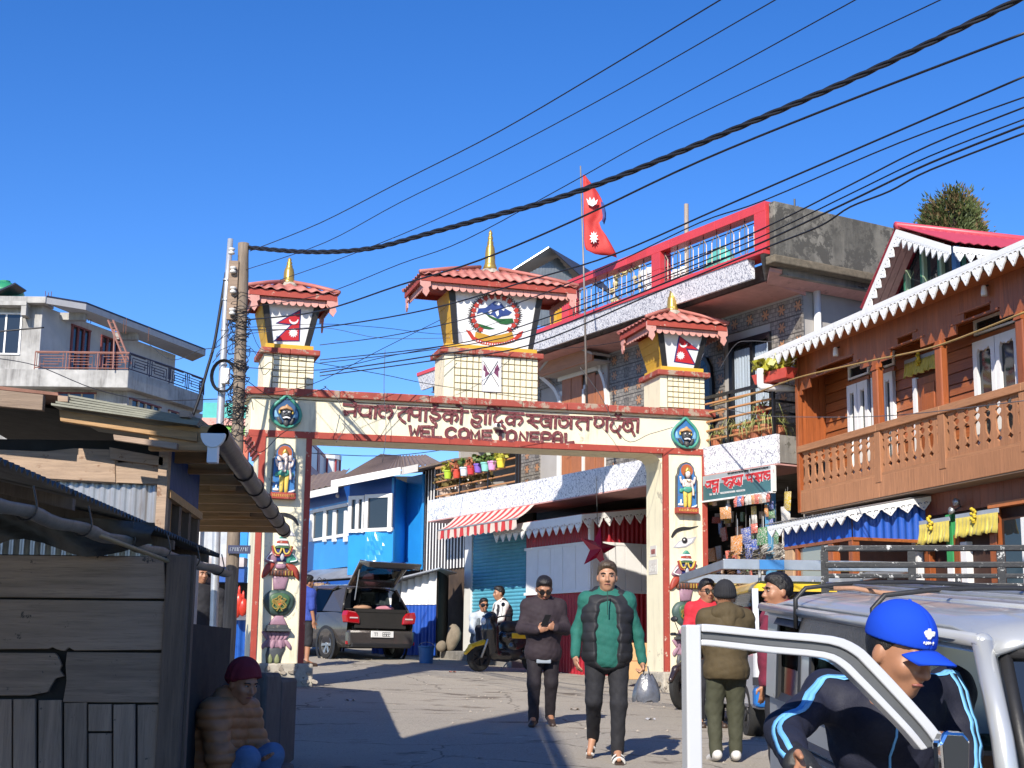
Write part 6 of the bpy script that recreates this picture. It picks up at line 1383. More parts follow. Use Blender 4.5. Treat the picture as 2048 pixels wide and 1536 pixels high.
# ---- concrete house far left
CD=50.;K=CD/30
CH=thing('concrete_house','unfinished pale concrete house with railed balcony above the timber stalls','house',(float(at(75,740,CD)[0]),CD,0))
ch0=np.array(CH.location); C3=lambda x,y,d=CD: at(x,y,d)-ch0
M_cpl=mat('stained_white_plaster',(.46,.45,.43),.85,var=.1,scale=2,bump=.25,streak=1.6,scol=(.09,.085,.08),wear=.1,wcol=(.3,.28,.26))
M_cgr=mat('grey_house_wall',(.40,.40,.41),.85,var=.1,scale=2,bump=.15,streak=.5,scol=(.22,.21,.21))
zr=C3(75,612)[2];zf=C3(75,742)[2];zl=C3(100,838)[2]-3; bd=np.array([.33,.944])*K
MB().box(-7,0,0,.25,zf,zr).build('front_wall',M_cpl,CH)
mb=MB(); w=bd*5.2; mb.hexa([(0,0,zf),(.02,0,zf),(w[0]+.02,w[1],zf),(w[0],w[1],zf)],[(0,0,zr),(.02,0,zr),(w[0]+.02,w[1],zr),(w[0],w[1],zr)]); mb.build('side_wall',M_cgr,CH)
mb=MB(); o1=np.array([.95,-.1]); f=lambda p,z:(p[0],p[1],z)
for nm,z0,z1,m_ in (('roof_slab',zr+.002,zr+.22,M_cgr),('roof_felt',zr+.221,zr+.29,mat('dark_roof_edge',(.02,.022,.045),.6,var=.3))):
    mb=MB(); q=[np.array([.25,-.4]),np.array([1.4,.5]),np.array([1.4,.5])+bd*4.9,bd*6.0]; mb.hexa([f(p,z0) for p in q],[f(p,z1) for p in q]); mb.build(nm,m_,CH)
MB().box(-7,.25,-.45,.5,zr+.0,zr+.24).build('front_cornice',M_cpl,CH,bevel=.02)
for t in (.6,2.6): q=bd*t; mb=MB(); mb.obox((q[0],q[1],zr-.26),(.9,0,0),(.0,.3,0),(0,0,.26)); mb.build('beam_end',M_cpl,CH)
# balcony slab with railing
q0=np.array([0.,-.35]);q1=np.array([C3(262,745)[0],-.35]);q2=q1+bd*3.0;q3=q2+np.array([-.3,.6]);zs=zf
poly=[np.array([-7.,-.35]),q1,q1+bd*1.5+np.array([.05,0]),q2,q3,bd*4.6]
n=len(poly); mb=MB(); mb.add([f(p,zs-.62) for p in poly]+[f(p,zs) for p in poly],[tuple(range(n-1,-1,-1)),tuple(range(n,2*n))]+[(i,(i+1)%n,(i+1)%n+n,i+n) for i in range(n)]); mb.build('balcony_slab',M_cpl,CH,bevel=.02)
def chrail(path,m_,h=.62):
    P=[np.array(p) for p in path]
    for a,b in zip(P,P[1:]):
        L=np.linalg.norm(b-a)
        k=max(1,round(L/1.25)); 
        mb=MB(); mb.tube([f(a,zs+h),f(b,zs+h)],.032,5); mb.build('top_rail',m_,CH); mb=MB(); mb.tube([f(a,zs+.06),f(b,zs+.06)],.02,4); mb.build('rail_bar',m_,CH)
        for i in range(k+1): c=a+(b-a)*i/k; mb=MB(); mb.tube([f(c,zs),f(c,zs+h)],.02,5); mb.build('rail_post',m_,CH)
        for i in range(k):
            c0=a+(b-a)*(i+.06)/k; c1=a+(b-a)*(i+.94)/k; g=lambda t,z:f(c0+(c1-c0)*t,zs+z*.70); mb=MB(); s=i%2
            T=lambda t:1-t if s else t
            for pth in ([(0,.2),(0,.82),(.8,.82)],[(.12,.12),(.12,.68),(1,.68)],[(.25,.2),(.25,.54),(1,.54)],[(.25,.40),(.9,.40)],[(.12,.26),(.8,.26),(.8,.54)],[(.95,.12),(.95,.82)]): mb.tube([g(T(t),z) for t,z in pth],.017,4)
            mb.build('rail_scroll',m_,CH)
M_railr=mat('red_brown_rail',(.30,.14,.11),.6,var=.2); M_railb=mat('blue_black_rail',(.02,.022,.06),.5,var=.2)
chrail([q0,q1],M_railr); chrail([q1,q1+bd*1.5+np.array([.05,0]),q2,q3],M_railb)
# lower storey
MB().box(-7,C3(250,800)[0],.3,.5,zl-3,zs-.62).build('lower_front_wall',M_cpl,CH)
lx=C3(250,800)[0]; mb=MB(); w=bd*3.3; mb.hexa([(lx-.02,.32,zl-3),(lx,.3,zl-3),(lx+w[0],.3+w[1],zl-3),(lx-.02+w[0],.3+w[1],zl-3)],[(lx-.02,.32,zs-.62),(lx,.3,zs-.62),(lx+w[0],.3+w[1],zs-.62),(lx-.02+w[0],.3+w[1],zs-.62)]); mb.build('lower_side_wall',M_cgr,CH)
M_wfr=mat('tan_window_frame',(.50,.40,.28),.6,var=.12); M_wred=mat('maroon_frame',(.17,.03,.03),.6,var=.2)
def chwin(o,dx,w,h,z,cols,mf=M_wfr,rows=1,name='window'):
    """window on the wall line o + dx*t, between heights z and z+h"""
    W_=emp(name,CH); o=np.array(o,float);dx=np.array(dx,float); nn=np.array([dx[1],-dx[0]])
    def bar(t0,t1,z0,z1,d,m_,nm):
        a=o+dx*t0;b=o+dx*t1; mb=MB(); mb.hexa([f(a+nn*d,z0),f(b+nn*d,z0),f(b-nn*.02,z0),f(a-nn*.02,z0)],[f(a+nn*d,z1),f(b+nn*d,z1),f(b-nn*.02,z1),f(a-nn*.02,z1)]); mb.build(nm,m_,W_)
    bar(0,w,z,z+h,.012,M_glass,'pane')
    bar(-.04,w+.04,z+h,z+h+.06,.05,M_wred if mf is M_wfr else mf,'frame'); bar(-.04,w+.04,z-.05,z,.05,mf,'frame')
    for k in range(cols+1): t=w*k/cols; bar(t-.03,t+.03,z,z+h,.04,mf,'frame')
    for k in range(1,rows): bar(0,w,z+h*k/rows-.025,z+h*k/rows+.025,.035,mf,'frame')
zw=C3(105,790)[2]
chwin((C3(105,800)[0],.3),(1,0),1.4,1.6,zw-1.5,3)
a=np.array([lx,.3]); chwin(a+bd*.1,bd,1.1,1.7,zw-1.75,4,rows=2); chwin(a+bd*1.6,bd,1.3,1.7,zw-1.75,4,rows=2)
for x in (C3(190,800)[0],C3(232,800)[0]): MB().box(x,x+.55,.27,.31,zl-3,zw-.55).build('white_panel',M_white,CH)
chwin((-1.75,0),(1,0),1.05,1.4,zf+.62,2,M_white); MB().box(-2.1,-.4,-.5,.0,zf+2.25,zf+2.4).build('window_hood',M_cpl,CH); MB().box(-.58,-.4,-.48,.0,zf+1.9,zf+2.25).build('window_hood',M_cpl,CH)
for t in (1.05,2.15): chwin(bd*t,bd,.62,2.0,zf+.02,3,M_wred,1,'balcony_door')
# roof clutter
for x,y0,y1 in ((90,582,606),(96,585,607),(102,583,608),(173,610,630),(177,612,632),(182,618,636),(247,640,655),(252,636,657),(297,655,672)):
    p=C3(x,y1,52.);q=C3(x+1,y0,52.); mb=MB(); mb.tube([p+np.array([0,0,-.2]),q],.012,4); mb.build('rebar',M_oldrust,CH)
tk=thing('water_tank','green plastic water tank on the concrete house roof','water tank',tuple(at(12,606,52.))); MB().lathe([(.42*K,-.2),(.42*K,.08),(.44*K,.11),(.42*K,.16),(.42*K,.33),(.44*K,.36),(.42*K,.42),(.40*K,.55),(.2*K,.7),(.15*K,.76),(.0001,.76)],(-.1,0,0),18).build('tank_body',mat('tank_green',(.03,.25,.12),.4,var=.1),tk,smooth=True)
MB().lathe([(.2,.76),(.2,.83),(.0001,.83)],(-.1,0,0),12).build('tank_lid',mat('tank_green',(.03,.25,.12)),tk)
so_=thing('solar_panel','dark solar panel tilted on the concrete house roof beside the tank','solar panel',tuple(at(20,592,51))); mb=MB(); mb.obox((-.85,-.5,-.27),(1.2,0,.6),(0,1.2,0.04),(-.03,0,.05)); mb.build('panel',mat('solar_black',(.02,.02,.03),.2),so_); mb=MB(); mb.tube([(0,0,0),(0,0,-.3)],.02,5); mb.build('panel_leg',M_steel,so_)
ld=thing('rusty_ladder','rust red ladder leaning from the concrete house balcony to its roof','ladder',tuple(at(255,720,50.5)))
l0=np.array(ld.location); D=lambda x,y,d=50.5: at(x,y,d)-l0
for dx in (0,10): mb=MB(); mb.tube([D(252+dx,728),D(216+dx,640)],.035,5); mb.build('ladder_rail',M_railr,ld)
for k in range(9): t=(k+.5)/9; mb=MB(); mb.tube([D(252-36*t,728-88*t),D(262-36*t,728-88*t)],.014,4); mb.build('rung',M_railr,ld)
tp=thing('tee_post','rust red T shaped post on the concrete house balcony','post',tuple(at(226,738,49.5))); t0=np.array(tp.location); h=at(229,660,49.5)-t0; mb=MB(); mb.tube([(0,0,0),h],.025,6); mb.build('post_shaft',M_railr,tp); mb=MB(); mb.tube([h+[-.11,0,0],h+[.11,0,0]],.022,5); mb.build('cross_arm',M_railr,tp)
# ---- poles
sp=thing('steel_pole','tall silver steel electric pole left of the arch','electric pole',(float(at(427,1330,20)[0]),20.,G(-4.2,20)-.2)); s0=np.array(sp.location); S=lambda x,y,d=20.: at(x,y,d)-s0
mb=MB(); mb.tube([(0,0,0),S(425,1325),S(440,850),S(452,600),S(461,478)],[.062,.058,.055,.046,.04],12); mb.build('pole_shaft',mat('pole_silver',(.50,.51,.53),.4,metal=.5,var=.15,scale=6,bump=.08),sp,smooth=True)
for y in (560,600,660,730,870): x=452-(y-600)*.045; mb=MB(); mb.tube([S(x,y)-[0,0,.012],S(x,y)+[0,0,.012]],.06,10); mb.build('pole_clamp',M_steel,sp)
MB().box(*(lambda p,q:(p[0],q[0],p[1]-.12,p[1]-.02,q[2],p[2]))(S(446,739),S(460,770))).build('meter_box',M_white,sp,bevel=.01)
mb=MB()
for k in range(4): mb.tube([S(450,755)+np.array([(.15+.01*k)*math.cos(a),-.1-.01*k,(.21+.008*k)*math.sin(a)]) for a in [2*PI*q/20 for q in range(21)]],.008,4)
mb.build('cable_coil',M_frame_black,sp)
wp=thing('wooden_pole','weathered wooden electric pole wrapped in tangled cables beside the arch','electric pole',(float(at(453,1330,19.5)[0]),19.5,G(-4.,19.5)-.2)); w0=np.array(wp.location); Wp=lambda x,y,d=19.5: at(x,y,d)-w0
mb=MB(); pts=[(0,0,0),Wp(456,1310),Wp(464,1150),Wp(472,950),Wp(478,780),Wp(484,600),Wp(487,487)]; mb.tube([tuple(p) for p in smooth_pts(pts,3)],[.092+.004*math.sin(k*2.1)-.0008*k for k in range(19)],14); mb.build('pole_shaft',mat('grey_pole_wood',(.25,.195,.145),.85,var=.4,scale=4,bump=.5,grain=2,streak=.4),wp,smooth=True)
MB().box(*(lambda p,q:(p[0],q[0],-.10,-.02,q[2],p[2]))(Wp(461,525),Wp(474,642))).build('insulator_board',M_plank,wp)
for x,y in ((467,508),(470,545),(470,585),(468,628)):
    p=Wp(x,y); MB().lathe([(.02,-.05),(.045,-.04),(.045,-.015),(.028,-.005),(.028,.005),(.045,.015),(.045,.04),(.02,.05)],(p[0],-.14,p[2]),10).build('insulator',mat('porcelain',(.62,.60,.56),.25,var=.05),wp,smooth=True)
rnd=random.Random(77); mb=MB()
for k in range(46):
    y=rnd.uniform(590,880); c=Wp(478+(690-y)*.035,y); r=rnd.uniform(.10,.17); mb.tube([c+np.array([r*math.cos(a),r*math.sin(a),.05*math.sin(a*rnd.uniform(.6,1.6)+k)+.004*a]) for a in [2*PI*q/9 for q in range(10)]],rnd.uniform(.004,.008),4)
for k in range(34):
    y=rnd.uniform(600,900); c=Wp(478+(690-y)*.035,y); a=rnd.uniform(0,6.3); P=[c]
    for q in range(5): P.append(P[-1]+np.array([rnd.gauss(.05*math.cos(a),.07),rnd.gauss(-.03,.03),rnd.gauss(-.06,.10)]))
    mb.tube(smooth_pts(P,3),.005,4)
tag(mb.build('cable_tangle',M_frame_black,wp,smooth=True),kind='stuff')
bl=MB(); p=Wp(468,1100); bl.box(p[0]-.06,p[0]+.24,-.12,-.10,p[2]-.055,p[2]+.055); nb=bl.build('name_plate',mat('plate_navy',(.02,.03,.09),.5),wp)
mb=MB(); rr2=random.Random(6)
for k in range(9): x=p[0]-.03+k*.028; mb.box(x,x+.006,-.126,-.118,p[2]-.025,p[2]+.025); mb.box(x,x+.018,-.126,-.118,p[2]+rr2.choice([-.025,0,.02]),p[2]+rr2.choice([.026,.027]))
mb.build('plate_lettering',mat('plate_pale',(.3,.34,.42),.5),nb)
# ---- overhead cables
M_cab=mat('black_cable',(.012,.012,.016),.5,var=.2,bump=0); M_cabg=mat('grey_cable',(.10,.10,.11),.5,var=.2,bump=0); M_caby=mat('yellow_cable',(.45,.28,.08),.5,var=.1,bump=0)
def cable(label,pts,d0,d1,r,m=M_cab,group='overhead cables across the street',twist=False):
    P=smooth_pts(pts,5); n=len(P); Q=[]
    xs_=[p[0] for p in P]; 
    for i,p in enumerate(P):
        t=(p[0]-xs_[0])/(xs_[-1]-xs_[0]); inv=(1-t)/d0+t/d1; Q.append(at(p[0],p[1],1/inv))
    o=np.array(Q[0]); mb=MB()
    if not twist: mb.tube([q-o for q in Q],r,5)
    else:
        R_=[]
        for a,b in zip(Q,Q[1:]): R_+= [a+(b-a)*k/6 for k in range(6)]
        R_.append(Q[-1])
        L=0
        for s in range(3):
            path=[];L=0
            for i,q in enumerate(R_):
                if i: L+=np.linalg.norm(q-R_[i-1])
                a=2*PI*s/3+L*9; path.append(q-o+np.array([0,r*math.cos(a),r*math.sin(a)]))
            mb.tube(path,r*.95,6)
    return tag(mb.build('overhead_cable',m,None,smooth=True,loc=tuple(o)),label,'cable',group)
CB=[('thick twisted black cable from the wooden pole top to the upper right corner',[(497,495),(620,504),(740,497),(860,466),(1000,428),(1100,401),(1240,352),(1450,266),(1700,160),(1900,66),(2080,-22)],19.5,11,.017,M_cab,True),
('highest thin cable, leaving the frame nearest the photo middle',[(500,502),(640,446),(800,364),(1000,262),(1220,133),(1440,0),(1560,-70)],19.5,9,.006,M_cab,False),
('second thin cable above the thick twisted one',[(490,540),(650,485),(800,405),(1000,306),(1250,172),(1550,0),(1640,-50)],19.5,9,.005,M_cab,False),
('third thin cable passing above the flag tip',[(560,560),(700,510),(870,440),(1100,330),(1400,170),(1710,0),(1800,-50)],19.5,9,.005,M_cab,False),
('fourth thin cable crossing the flagpole near its top',[(490,615),(640,590),(800,528),(930,480),(1130,372),(1330,262),(1600,132),(1880,0),(1990,-55)],19.5,9,.005,M_cab,False),
('cable crossing the flag between its two points',[(490,640),(640,622),(800,570),(960,520),(1150,440),(1400,322),(1700,200),(2060,62)],19.5,9,.010,M_cab,False),
('cable passing just below the flag',[(490,660),(640,655),(860,618),(1060,560),(1230,508),(1450,412),(1750,282),(2060,148)],19.5,9,.008,M_cab,False),
('cable below the flag ending under the previous one at the right edge',[(640,690),(800,668),(1000,618),(1200,540),(1400,445),(1530,400),(1800,285),(2060,190)],21,9,.006,M_cab,False),
('uppermost of the bunched cables over the stained parapet',[(640,720),(900,690),(1050,650),(1300,556),(1530,455),(1700,370),(1860,290),(2060,210)],21,9.5,.007,M_cab,False),
('second of the bunched cables over the stained parapet',[(640,726),(860,700),(1050,664),(1300,566),(1530,470),(1700,388),(1860,312),(2060,234)],21,9.5,.006,M_cab,False),
('third of the bunched cables over the stained parapet',[(640,745),(860,712),(1050,676),(1300,578),(1530,482),(1700,402),(1860,326),(2060,246)],21,9.5,.009,M_cab,False),
('lowest sagging one of the bunched cables over the stained parapet',[(640,752),(860,722),(1060,690),(1300,590),(1530,496),(1640,452),(1700,414),(1780,382),(1860,340),(2060,262)],21,9.5,.008,M_cab,False),
('thin cable from the left tower foot down to the middle tower plinth',[(490,700),(600,720),(760,748),(870,770),(1080,800)],19.6,22,.005,M_cab,False),
('level cable just above the left half of the beam',[(490,735),(640,740),(780,712),(900,690)],19.6,22,.006,M_cab,False),
('cable climbing from the beam to the left tower ledge',[(497,790),(620,770),(760,700),(880,640)],19.6,22,.005,M_cab,False),
('upper level cable between the left and middle towers',[(490,655),(640,648),(760,655),(900,668),(1010,640)],19.6,22,.004,M_cab,False),
('lower level cable between the left and middle towers',[(490,668),(640,655),(760,676),(900,676)],19.6,22,.004,M_cabg,False),
('yellow cable stretched across the carved wooden balcony',[(1420,812),(1500,790),(1600,754),(1740,722),(1880,690),(2060,620)],22.5,12,.010,M_caby,False),
('thin grey cable drooping over the balcony handrail',[(1420,808),(1500,828),(1600,834),(1800,830),(2060,800)],22.5,13,.005,M_cabg,False),
('thin cable from the right tower roof to the wooden house eave',[(1438,740),(1470,690),(1500,682),(1560,684),(1640,680)],22.6,21,.005,M_cabg,False),
('cable sloping over the right tower roof from the tiled house',[(1060,700),(1200,690),(1330,660),(1480,600),(1640,560),(1740,580)],26,22.5,.006,M_cab,False),
('loose cable hanging over the right of the lettering',[(1160,735),(1200,790),(1250,880),(1300,868),(1345,855)],22,23,.006,M_cabg,False),
('cable drooping from the pole across the left medallion',[(492,760),(560,800),(640,780),(652,772)],19.6,21.3,.006,M_cab,False),
('cable falling from the coping in front of the left lettering',[(648,772),(676,800),(690,850),(672,885)],21.3,21.2,.005,M_cabg,False),
('thin cable hanging straight down through the left of the opening',[(770,700),(768,780),(772,860),(765,925)],21.8,21.8,.005,M_cabg,False),
('cable from the wooden pole to the left red bracket',[(486,880),(520,905),(560,870),(600,845)],19.6,21.2,.006,M_cab,False),
('cable under the beam towards the brown roof',[(600,905),(760,912),(900,898),(1060,870)],26,32,.008,M_cab,False),
('cable running from the concrete house to the poles',[(-10,716),(75,732),(190,778),(300,800),(440,798)],22,20,.007,M_cab,False),
('short thick cable crossing the concrete house window',[(-10,664),(30,660),(88,655)],20,20,.012,M_cab,False),
('slack cable rising from the concrete house to the silver pole top',[(300,690),(345,720),(400,700),(440,690),(460,640)],27,20,.006,M_cab,False),
('dark bundled drop cable hanging left of the silver pole',[(452,545),(440,620),(428,690),(414,740),(400,790),(386,830)][::-1],20,20,.022,M_cab,False)]
for lab,pts,d0,d1,r,m_,tw in CB: cable(lab,pts,d0,d1,r,m_,twist=tw)
# unseen house added left of the camera, its slope shaped to shade the foreground
nh=thing('unseen_shade_house','unseen tall house with a brown roof added left of the camera to shade the street','house',(-4.4,-2.,0))
MB().prism([(0,-1),(2.1,-1),(2.1,6.6),(0,11.2)],-2,6.4).build('wall',M_conc,nh); MB().prism([(-.1,11.45),(2.22,6.37),(2.32,6.42),(.0,11.5)],-2.2,6.5).build('roof',M_oldrust,nh)
# ---------------------------------------------------------------- blue house seen through the arch
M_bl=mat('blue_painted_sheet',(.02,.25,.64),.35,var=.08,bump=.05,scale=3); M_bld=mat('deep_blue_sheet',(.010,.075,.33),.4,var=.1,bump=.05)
M_brroof=mat('brown_ribbed_roof',(.21,.15,.11),.6,var=.2,scale=3,streak=.4,scol=(.07,.05,.04))
V3=lambda x,y,d: np.array(at(x,y,d))
bhO=V3(705,1150,34.5); bh=thing('blue_house','bright blue house with white bay windows and brown roof behind the parked car','house',tuple(bhO))
B=lambda x,y,d: V3(x,y,d)-bhO
def wallq(name,m,x0,d0,x1,d1,yt,yb,parent=None,prot=0,th=.06):
    """upright panel between two plan points (photo column, distance); heights from rows measured at the first edge"""
    a=B(x0,yt,d0);b=B(x1,yt,d1); zt_,zb=a[2],B(x0,yb,d0)[2]; e=np.array([b[0]-a[0],b[1]-a[1],0]); e/=np.linalg.norm(e); nn=np.array([e[1],-e[0],0])
    P=[a*[1,1,0]+nn*prot,b*[1,1,0]+nn*prot,b*[1,1,0]+nn*(prot-th),a*[1,1,0]+nn*(prot-th)]
    mb=MB(); mb.hexa([p+[0,0,zb] for p in P],[p+[0,0,zt_] for p in P]); return mb.build(name,m,parent or bh)
# walls: receding left part, bay (front and right cheek), right part
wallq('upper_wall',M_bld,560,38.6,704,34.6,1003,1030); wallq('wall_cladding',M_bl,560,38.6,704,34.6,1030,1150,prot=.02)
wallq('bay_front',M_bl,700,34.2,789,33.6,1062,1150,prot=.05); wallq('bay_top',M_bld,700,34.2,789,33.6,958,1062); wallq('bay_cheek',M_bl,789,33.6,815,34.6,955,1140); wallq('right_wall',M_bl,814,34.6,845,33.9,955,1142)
mb=MB(); 
a=B(731,1066,33.9); 
def crump(i,j):
    t=i/14;s=j/8; p=B(731+54*t,1064+74*s,33.86-.16*t); rn=random.Random(i*31+j); return p+np.array([0,-.05-.05*rn.random()*(1 if 0<i<14 and 0<j<8 else 0),0])
mb.grid(crump,14,8); mb.build('crumpled_sheet',mat('crumpled_blue',(.03,.28,.66),.22,var=.06,bump=.05),bh,solid=.004)
def bwin(x0,d0,x1,d1,yt,yb,cols,split=None):
    w=emp('window',bh); wallq('pane',M_glass,x0,d0,x1,d1,yt,yb,w,.045,.01)
    fx=lambda t:(x0+(x1-x0)*t,d0+(d1-d0)*t)
    for k in range(len(cols)):
        t0,t1=cols[k]; a=fx(t0);b=fx(t1); wallq('frame',M_white,a[0],a[1],b[0],b[1],yt,yb,w,.09,.06)
    hpx=(yb-yt)
    for y0,y1 in ((yt,yt+.1*hpx),(yb-.09*hpx,yb)): wallq('frame',M_white,x0,d0,x1,d1,y0,y1,w,.085,.055)
bwin(627,36.6,700,34.7,1021,1084,[(0,.07),(.36,.43),(.62,.70),(.93,1)])
bwin(701,34.15,732,33.95,993,1066,[(0,.22),(.48,.68),(.9,1)]); bwin(734,33.95,788,33.58,990,1064,[(0,.12),(.86,1)])
# roofs with white boards
def roofq(name,P,m=M_brroof,th=.03,par=None,ribs=0):
    P=[np.array(p,float) for p in P]
    if not ribs:
        mb=MB(); mb.add(P,[(0,1,2,3)]); return mb.build(name,m,par or bh,solid=th)
    k=ribs*4; mb=MB(); mb.grid(lambda i,j:(P[0]+(P[1]-P[0])*i/k)*(1-j)+(P[3]+(P[2]-P[3])*i/k)*j+np.array([0,0,.02*math.cos(PI*i/2)]),k,1); return mb.build(name,m,par or bh,solid=.01)
roofq('hip_roof',[B(663,966,33.6),B(806,937,33.0),B(802,912,36.5),B(762,909,37)],ribs=16); roofq('hip_roof',[B(800,938,33.0),B(880,926,33.6),B(850,910,37),B(800,912,36.5)],ribs=8)
roofq('side_roof',[B(540,1002,38.2),B(676,967,34.2),B(700,938,38),B(560,962,41)],ribs=12)
for x0,y0,d0,x1,y1,d1 in ((540,1005,38.1,676,976,34.1),(662,967,33.55,801,940,32.95),(803,941,32.95,836,934,33.2)):
    a=B(x0,y0,d0);b=B(x1,y1,d1); mb=MB(); mb.obox(a-[0,0,.10],b-a,(0,.05,0),(0,0,.17)); mb.build('barge_board',M_white,bh)
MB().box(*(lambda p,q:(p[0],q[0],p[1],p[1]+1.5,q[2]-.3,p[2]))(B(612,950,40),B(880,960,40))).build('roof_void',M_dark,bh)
for x in (676,683): p=B(x,991,35.3); mb=MB(); mb.ball(p,.06,8); mb.build('lamp',M_white,bh,smooth=True)
# lean-to roof over the shop below
roofq('leanto_roof',[B(600,1162,35.5),B(745,1152,33.4),B(725,1130,34.4),B(600,1144,37)],M_sheet,.02)
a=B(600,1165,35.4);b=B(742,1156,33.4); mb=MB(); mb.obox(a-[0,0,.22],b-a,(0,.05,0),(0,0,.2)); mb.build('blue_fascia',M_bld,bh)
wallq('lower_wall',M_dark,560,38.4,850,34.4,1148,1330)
for k,(x,y) in enumerate(((628,1185),(638,1180),(648,1182),(622,1195),(655,1190))):
    p=V3(x,y,34.5); t=thing('patterned_bag',['cream and brown patterned bag hanging outside the blue house shop, %s'%w for w in ('lowest on the left','second from the left','topmost in the middle','leftmost of all','rightmost of all')][k],'bag',tuple(p),random.Random(k).uniform(-.5,.5),'patterned bags hung at the blue house shop')
    mb=MB(); mb.grid(lambda i,j:((i/6-.5)*.26,-.07*math.sin(PI*i/6)*math.sin(PI*j/6),(.5-j/6)*.34),6,6); mb.build('bag_body',mat('bag_pattern',(.30,.20,.13),.8,var=.7,scale=18),t,smooth=True,solid=.02); mb=MB(); mb.tube([(.07*math.cos(a),0,.17+.12*math.sin(a)) for a in [PI*q/8 for q in range(9)]],.008,4); mb.build('handle',M_dark,t)
# ---- striped corrugated wall and dark store
cs=thing('striped_sheet_wall','upper wall of white and dark striped corrugated sheet between blue house and tiled house','wall',tuple(TF.pt(-3.95,.85,-1.6)),TF.a)
mb=MB(); corr(mb,(0,0),(2.55,0),TF.o[2]+2.0,TF.o[2]+4.35,.15,.02); mb.m=[1 if (q%6) in(1,2,3) else 0 for q in range(len(mb.f))]; mb.build('striped_sheet',[M_white,mat('stripe_black',(.025,.02,.025),.5,var=.2)],cs); 
MB().box(0,2.5,.03,.2,TF.o[2]-.6,TF.o[2]+4.4).build('store_back',mat('mud_wall',(.07,.045,.03),.9,var=.4,scale=4),cs)
mb=MB(); mb.hexa([(-.5,-.5,TF.o[2]+4.3),(2.5,-.5,TF.o[2]+4.3),(2.5,1.5,TF.o[2]+4.6),(-.5,1.5,TF.o[2]+4.6)],[(-.5,-.5,TF.o[2]+4.35),(2.5,-.5,TF.o[2]+4.35),(2.5,1.5,TF.o[2]+4.66),(-.5,1.5,TF.o[2]+4.66)]); mb.build('eave_sheet',M_brroof,cs)
# blue corrugated lean-to shed beside the car
sh_=thing('blue_shed','blue corrugated lean-to with a white upper strip behind the parked car','shed',tuple(V3(745,1300,31.5))); so_=np.array(sh_.location); S_=lambda x,y,d:V3(x,y,d)-so_
a=S_(745,1300,31.6);b=S_(872,1300,30.9); zt0=S_(745,1180,31.6)[2]; zt1=S_(872,1142,30.9)[2]
mb=MB(); corr(mb,a[:2],b[:2],-.1,lambda t:zt0-.32,.17,.034); mb.build('blue_sheet',mat('shed_blue',(.02,.085,.42),.4,var=.12,bump=.05),sh_)
mb=MB(); corr(mb,a[:2]-np.array([0,.02]),b[:2]-np.array([0,.02]),lambda t:zt0-.32,lambda t:zt0+(zt1-zt0)*t,.17,.034); mb.build('white_sheet',M_white,sh_)
A=S_(700,1180,31.2);Bq=S_(880,1136,30.6); mb=MB(); mb.add([A,Bq,Bq+[.3,1.6,.0],A+[.2,1.6,0]],[(0,1,2,3)]); mb.build('shed_roof',M_sheet,sh_,solid=.03)
mb=MB(); corr(mb,b[:2],b[:2]+np.array([.15,1.6]),-.1,zt1,.13,.02); mb.build('end_sheet',M_dark,sh_)
# far red and white balustrade house
rh=thing('red_balustrade_house','far red house with a white panelled roof balustrade glimpsed through the arch','house',tuple(V3(640,930,48))); r0=np.array(rh.location); Rr=lambda x,y,d:V3(x,y,d)-r0
P0=Rr(590,925,44);P1=Rr(688,975,56); 
def rq(name,m,t0,t1,za,zb,pro=0,th=.2):
    e=P1-P0; a=P0+e*t0;b=P0+e*t1; n_=np.array([e[1],-e[0],0]); n_/=np.linalg.norm(n_); mb=MB(); q=[a*[1,1,0]+n_*pro,b*[1,1,0]+n_*pro,b*[1,1,0]-n_*th,a*[1,1,0]-n_*th]; mb.hexa([p+[0,0,za] for p in q],[p+[0,0,zb] for p in q]); mb.build(name,m,rh)
zB=Rr(640,930,48)[2]; M_mar=mat('maroon_paint',(.28,.02,.03),.5,var=.12)
rq('balcony_slab',M_mar,-.2,1.02,zB-.75,zB-.25,.15); rq('lower_wall',M_dark,-.2,1,zB-5,zB-.75)
for k in range(6): rq('balustrade_panel',M_white,-.18+.2*k,-.18+.2*k+.17,zB-.24,zB+.55); rq('balustrade_post',M_mar,-.18+.2*k+.165,-.18+.2*k+.205,zB-.24,zB+.68,.03)
rq('coping',M_mar,-.2,1.02,zB+.56,zB+.68,.02)
c=P0+(P1-P0)*.6; MB().lathe([(.55,-.24),(.55,.55),(.62,.56),(.62,.72),(.0001,.74)],(c[0]-.1,c[1]-.25,zB),16).build('round_turret',M_white,rh)
for k in range(10): a=2*PI*k/10; mb=MB(); mb.tube([(c[0]-.1+.57*math.cos(a),c[1]-.25+.57*math.sin(a),zB-.24),(c[0]-.1+.57*math.cos(a),c[1]-.25+.57*math.sin(a),zB+.6)],.035,5); mb.build('turret_bar',M_mar,rh)
roofq('roof',[Rr(560,965,46),Rr(660,985,50),Rr(690,960,58),Rr(600,940,60)],M_brroof,par=rh)
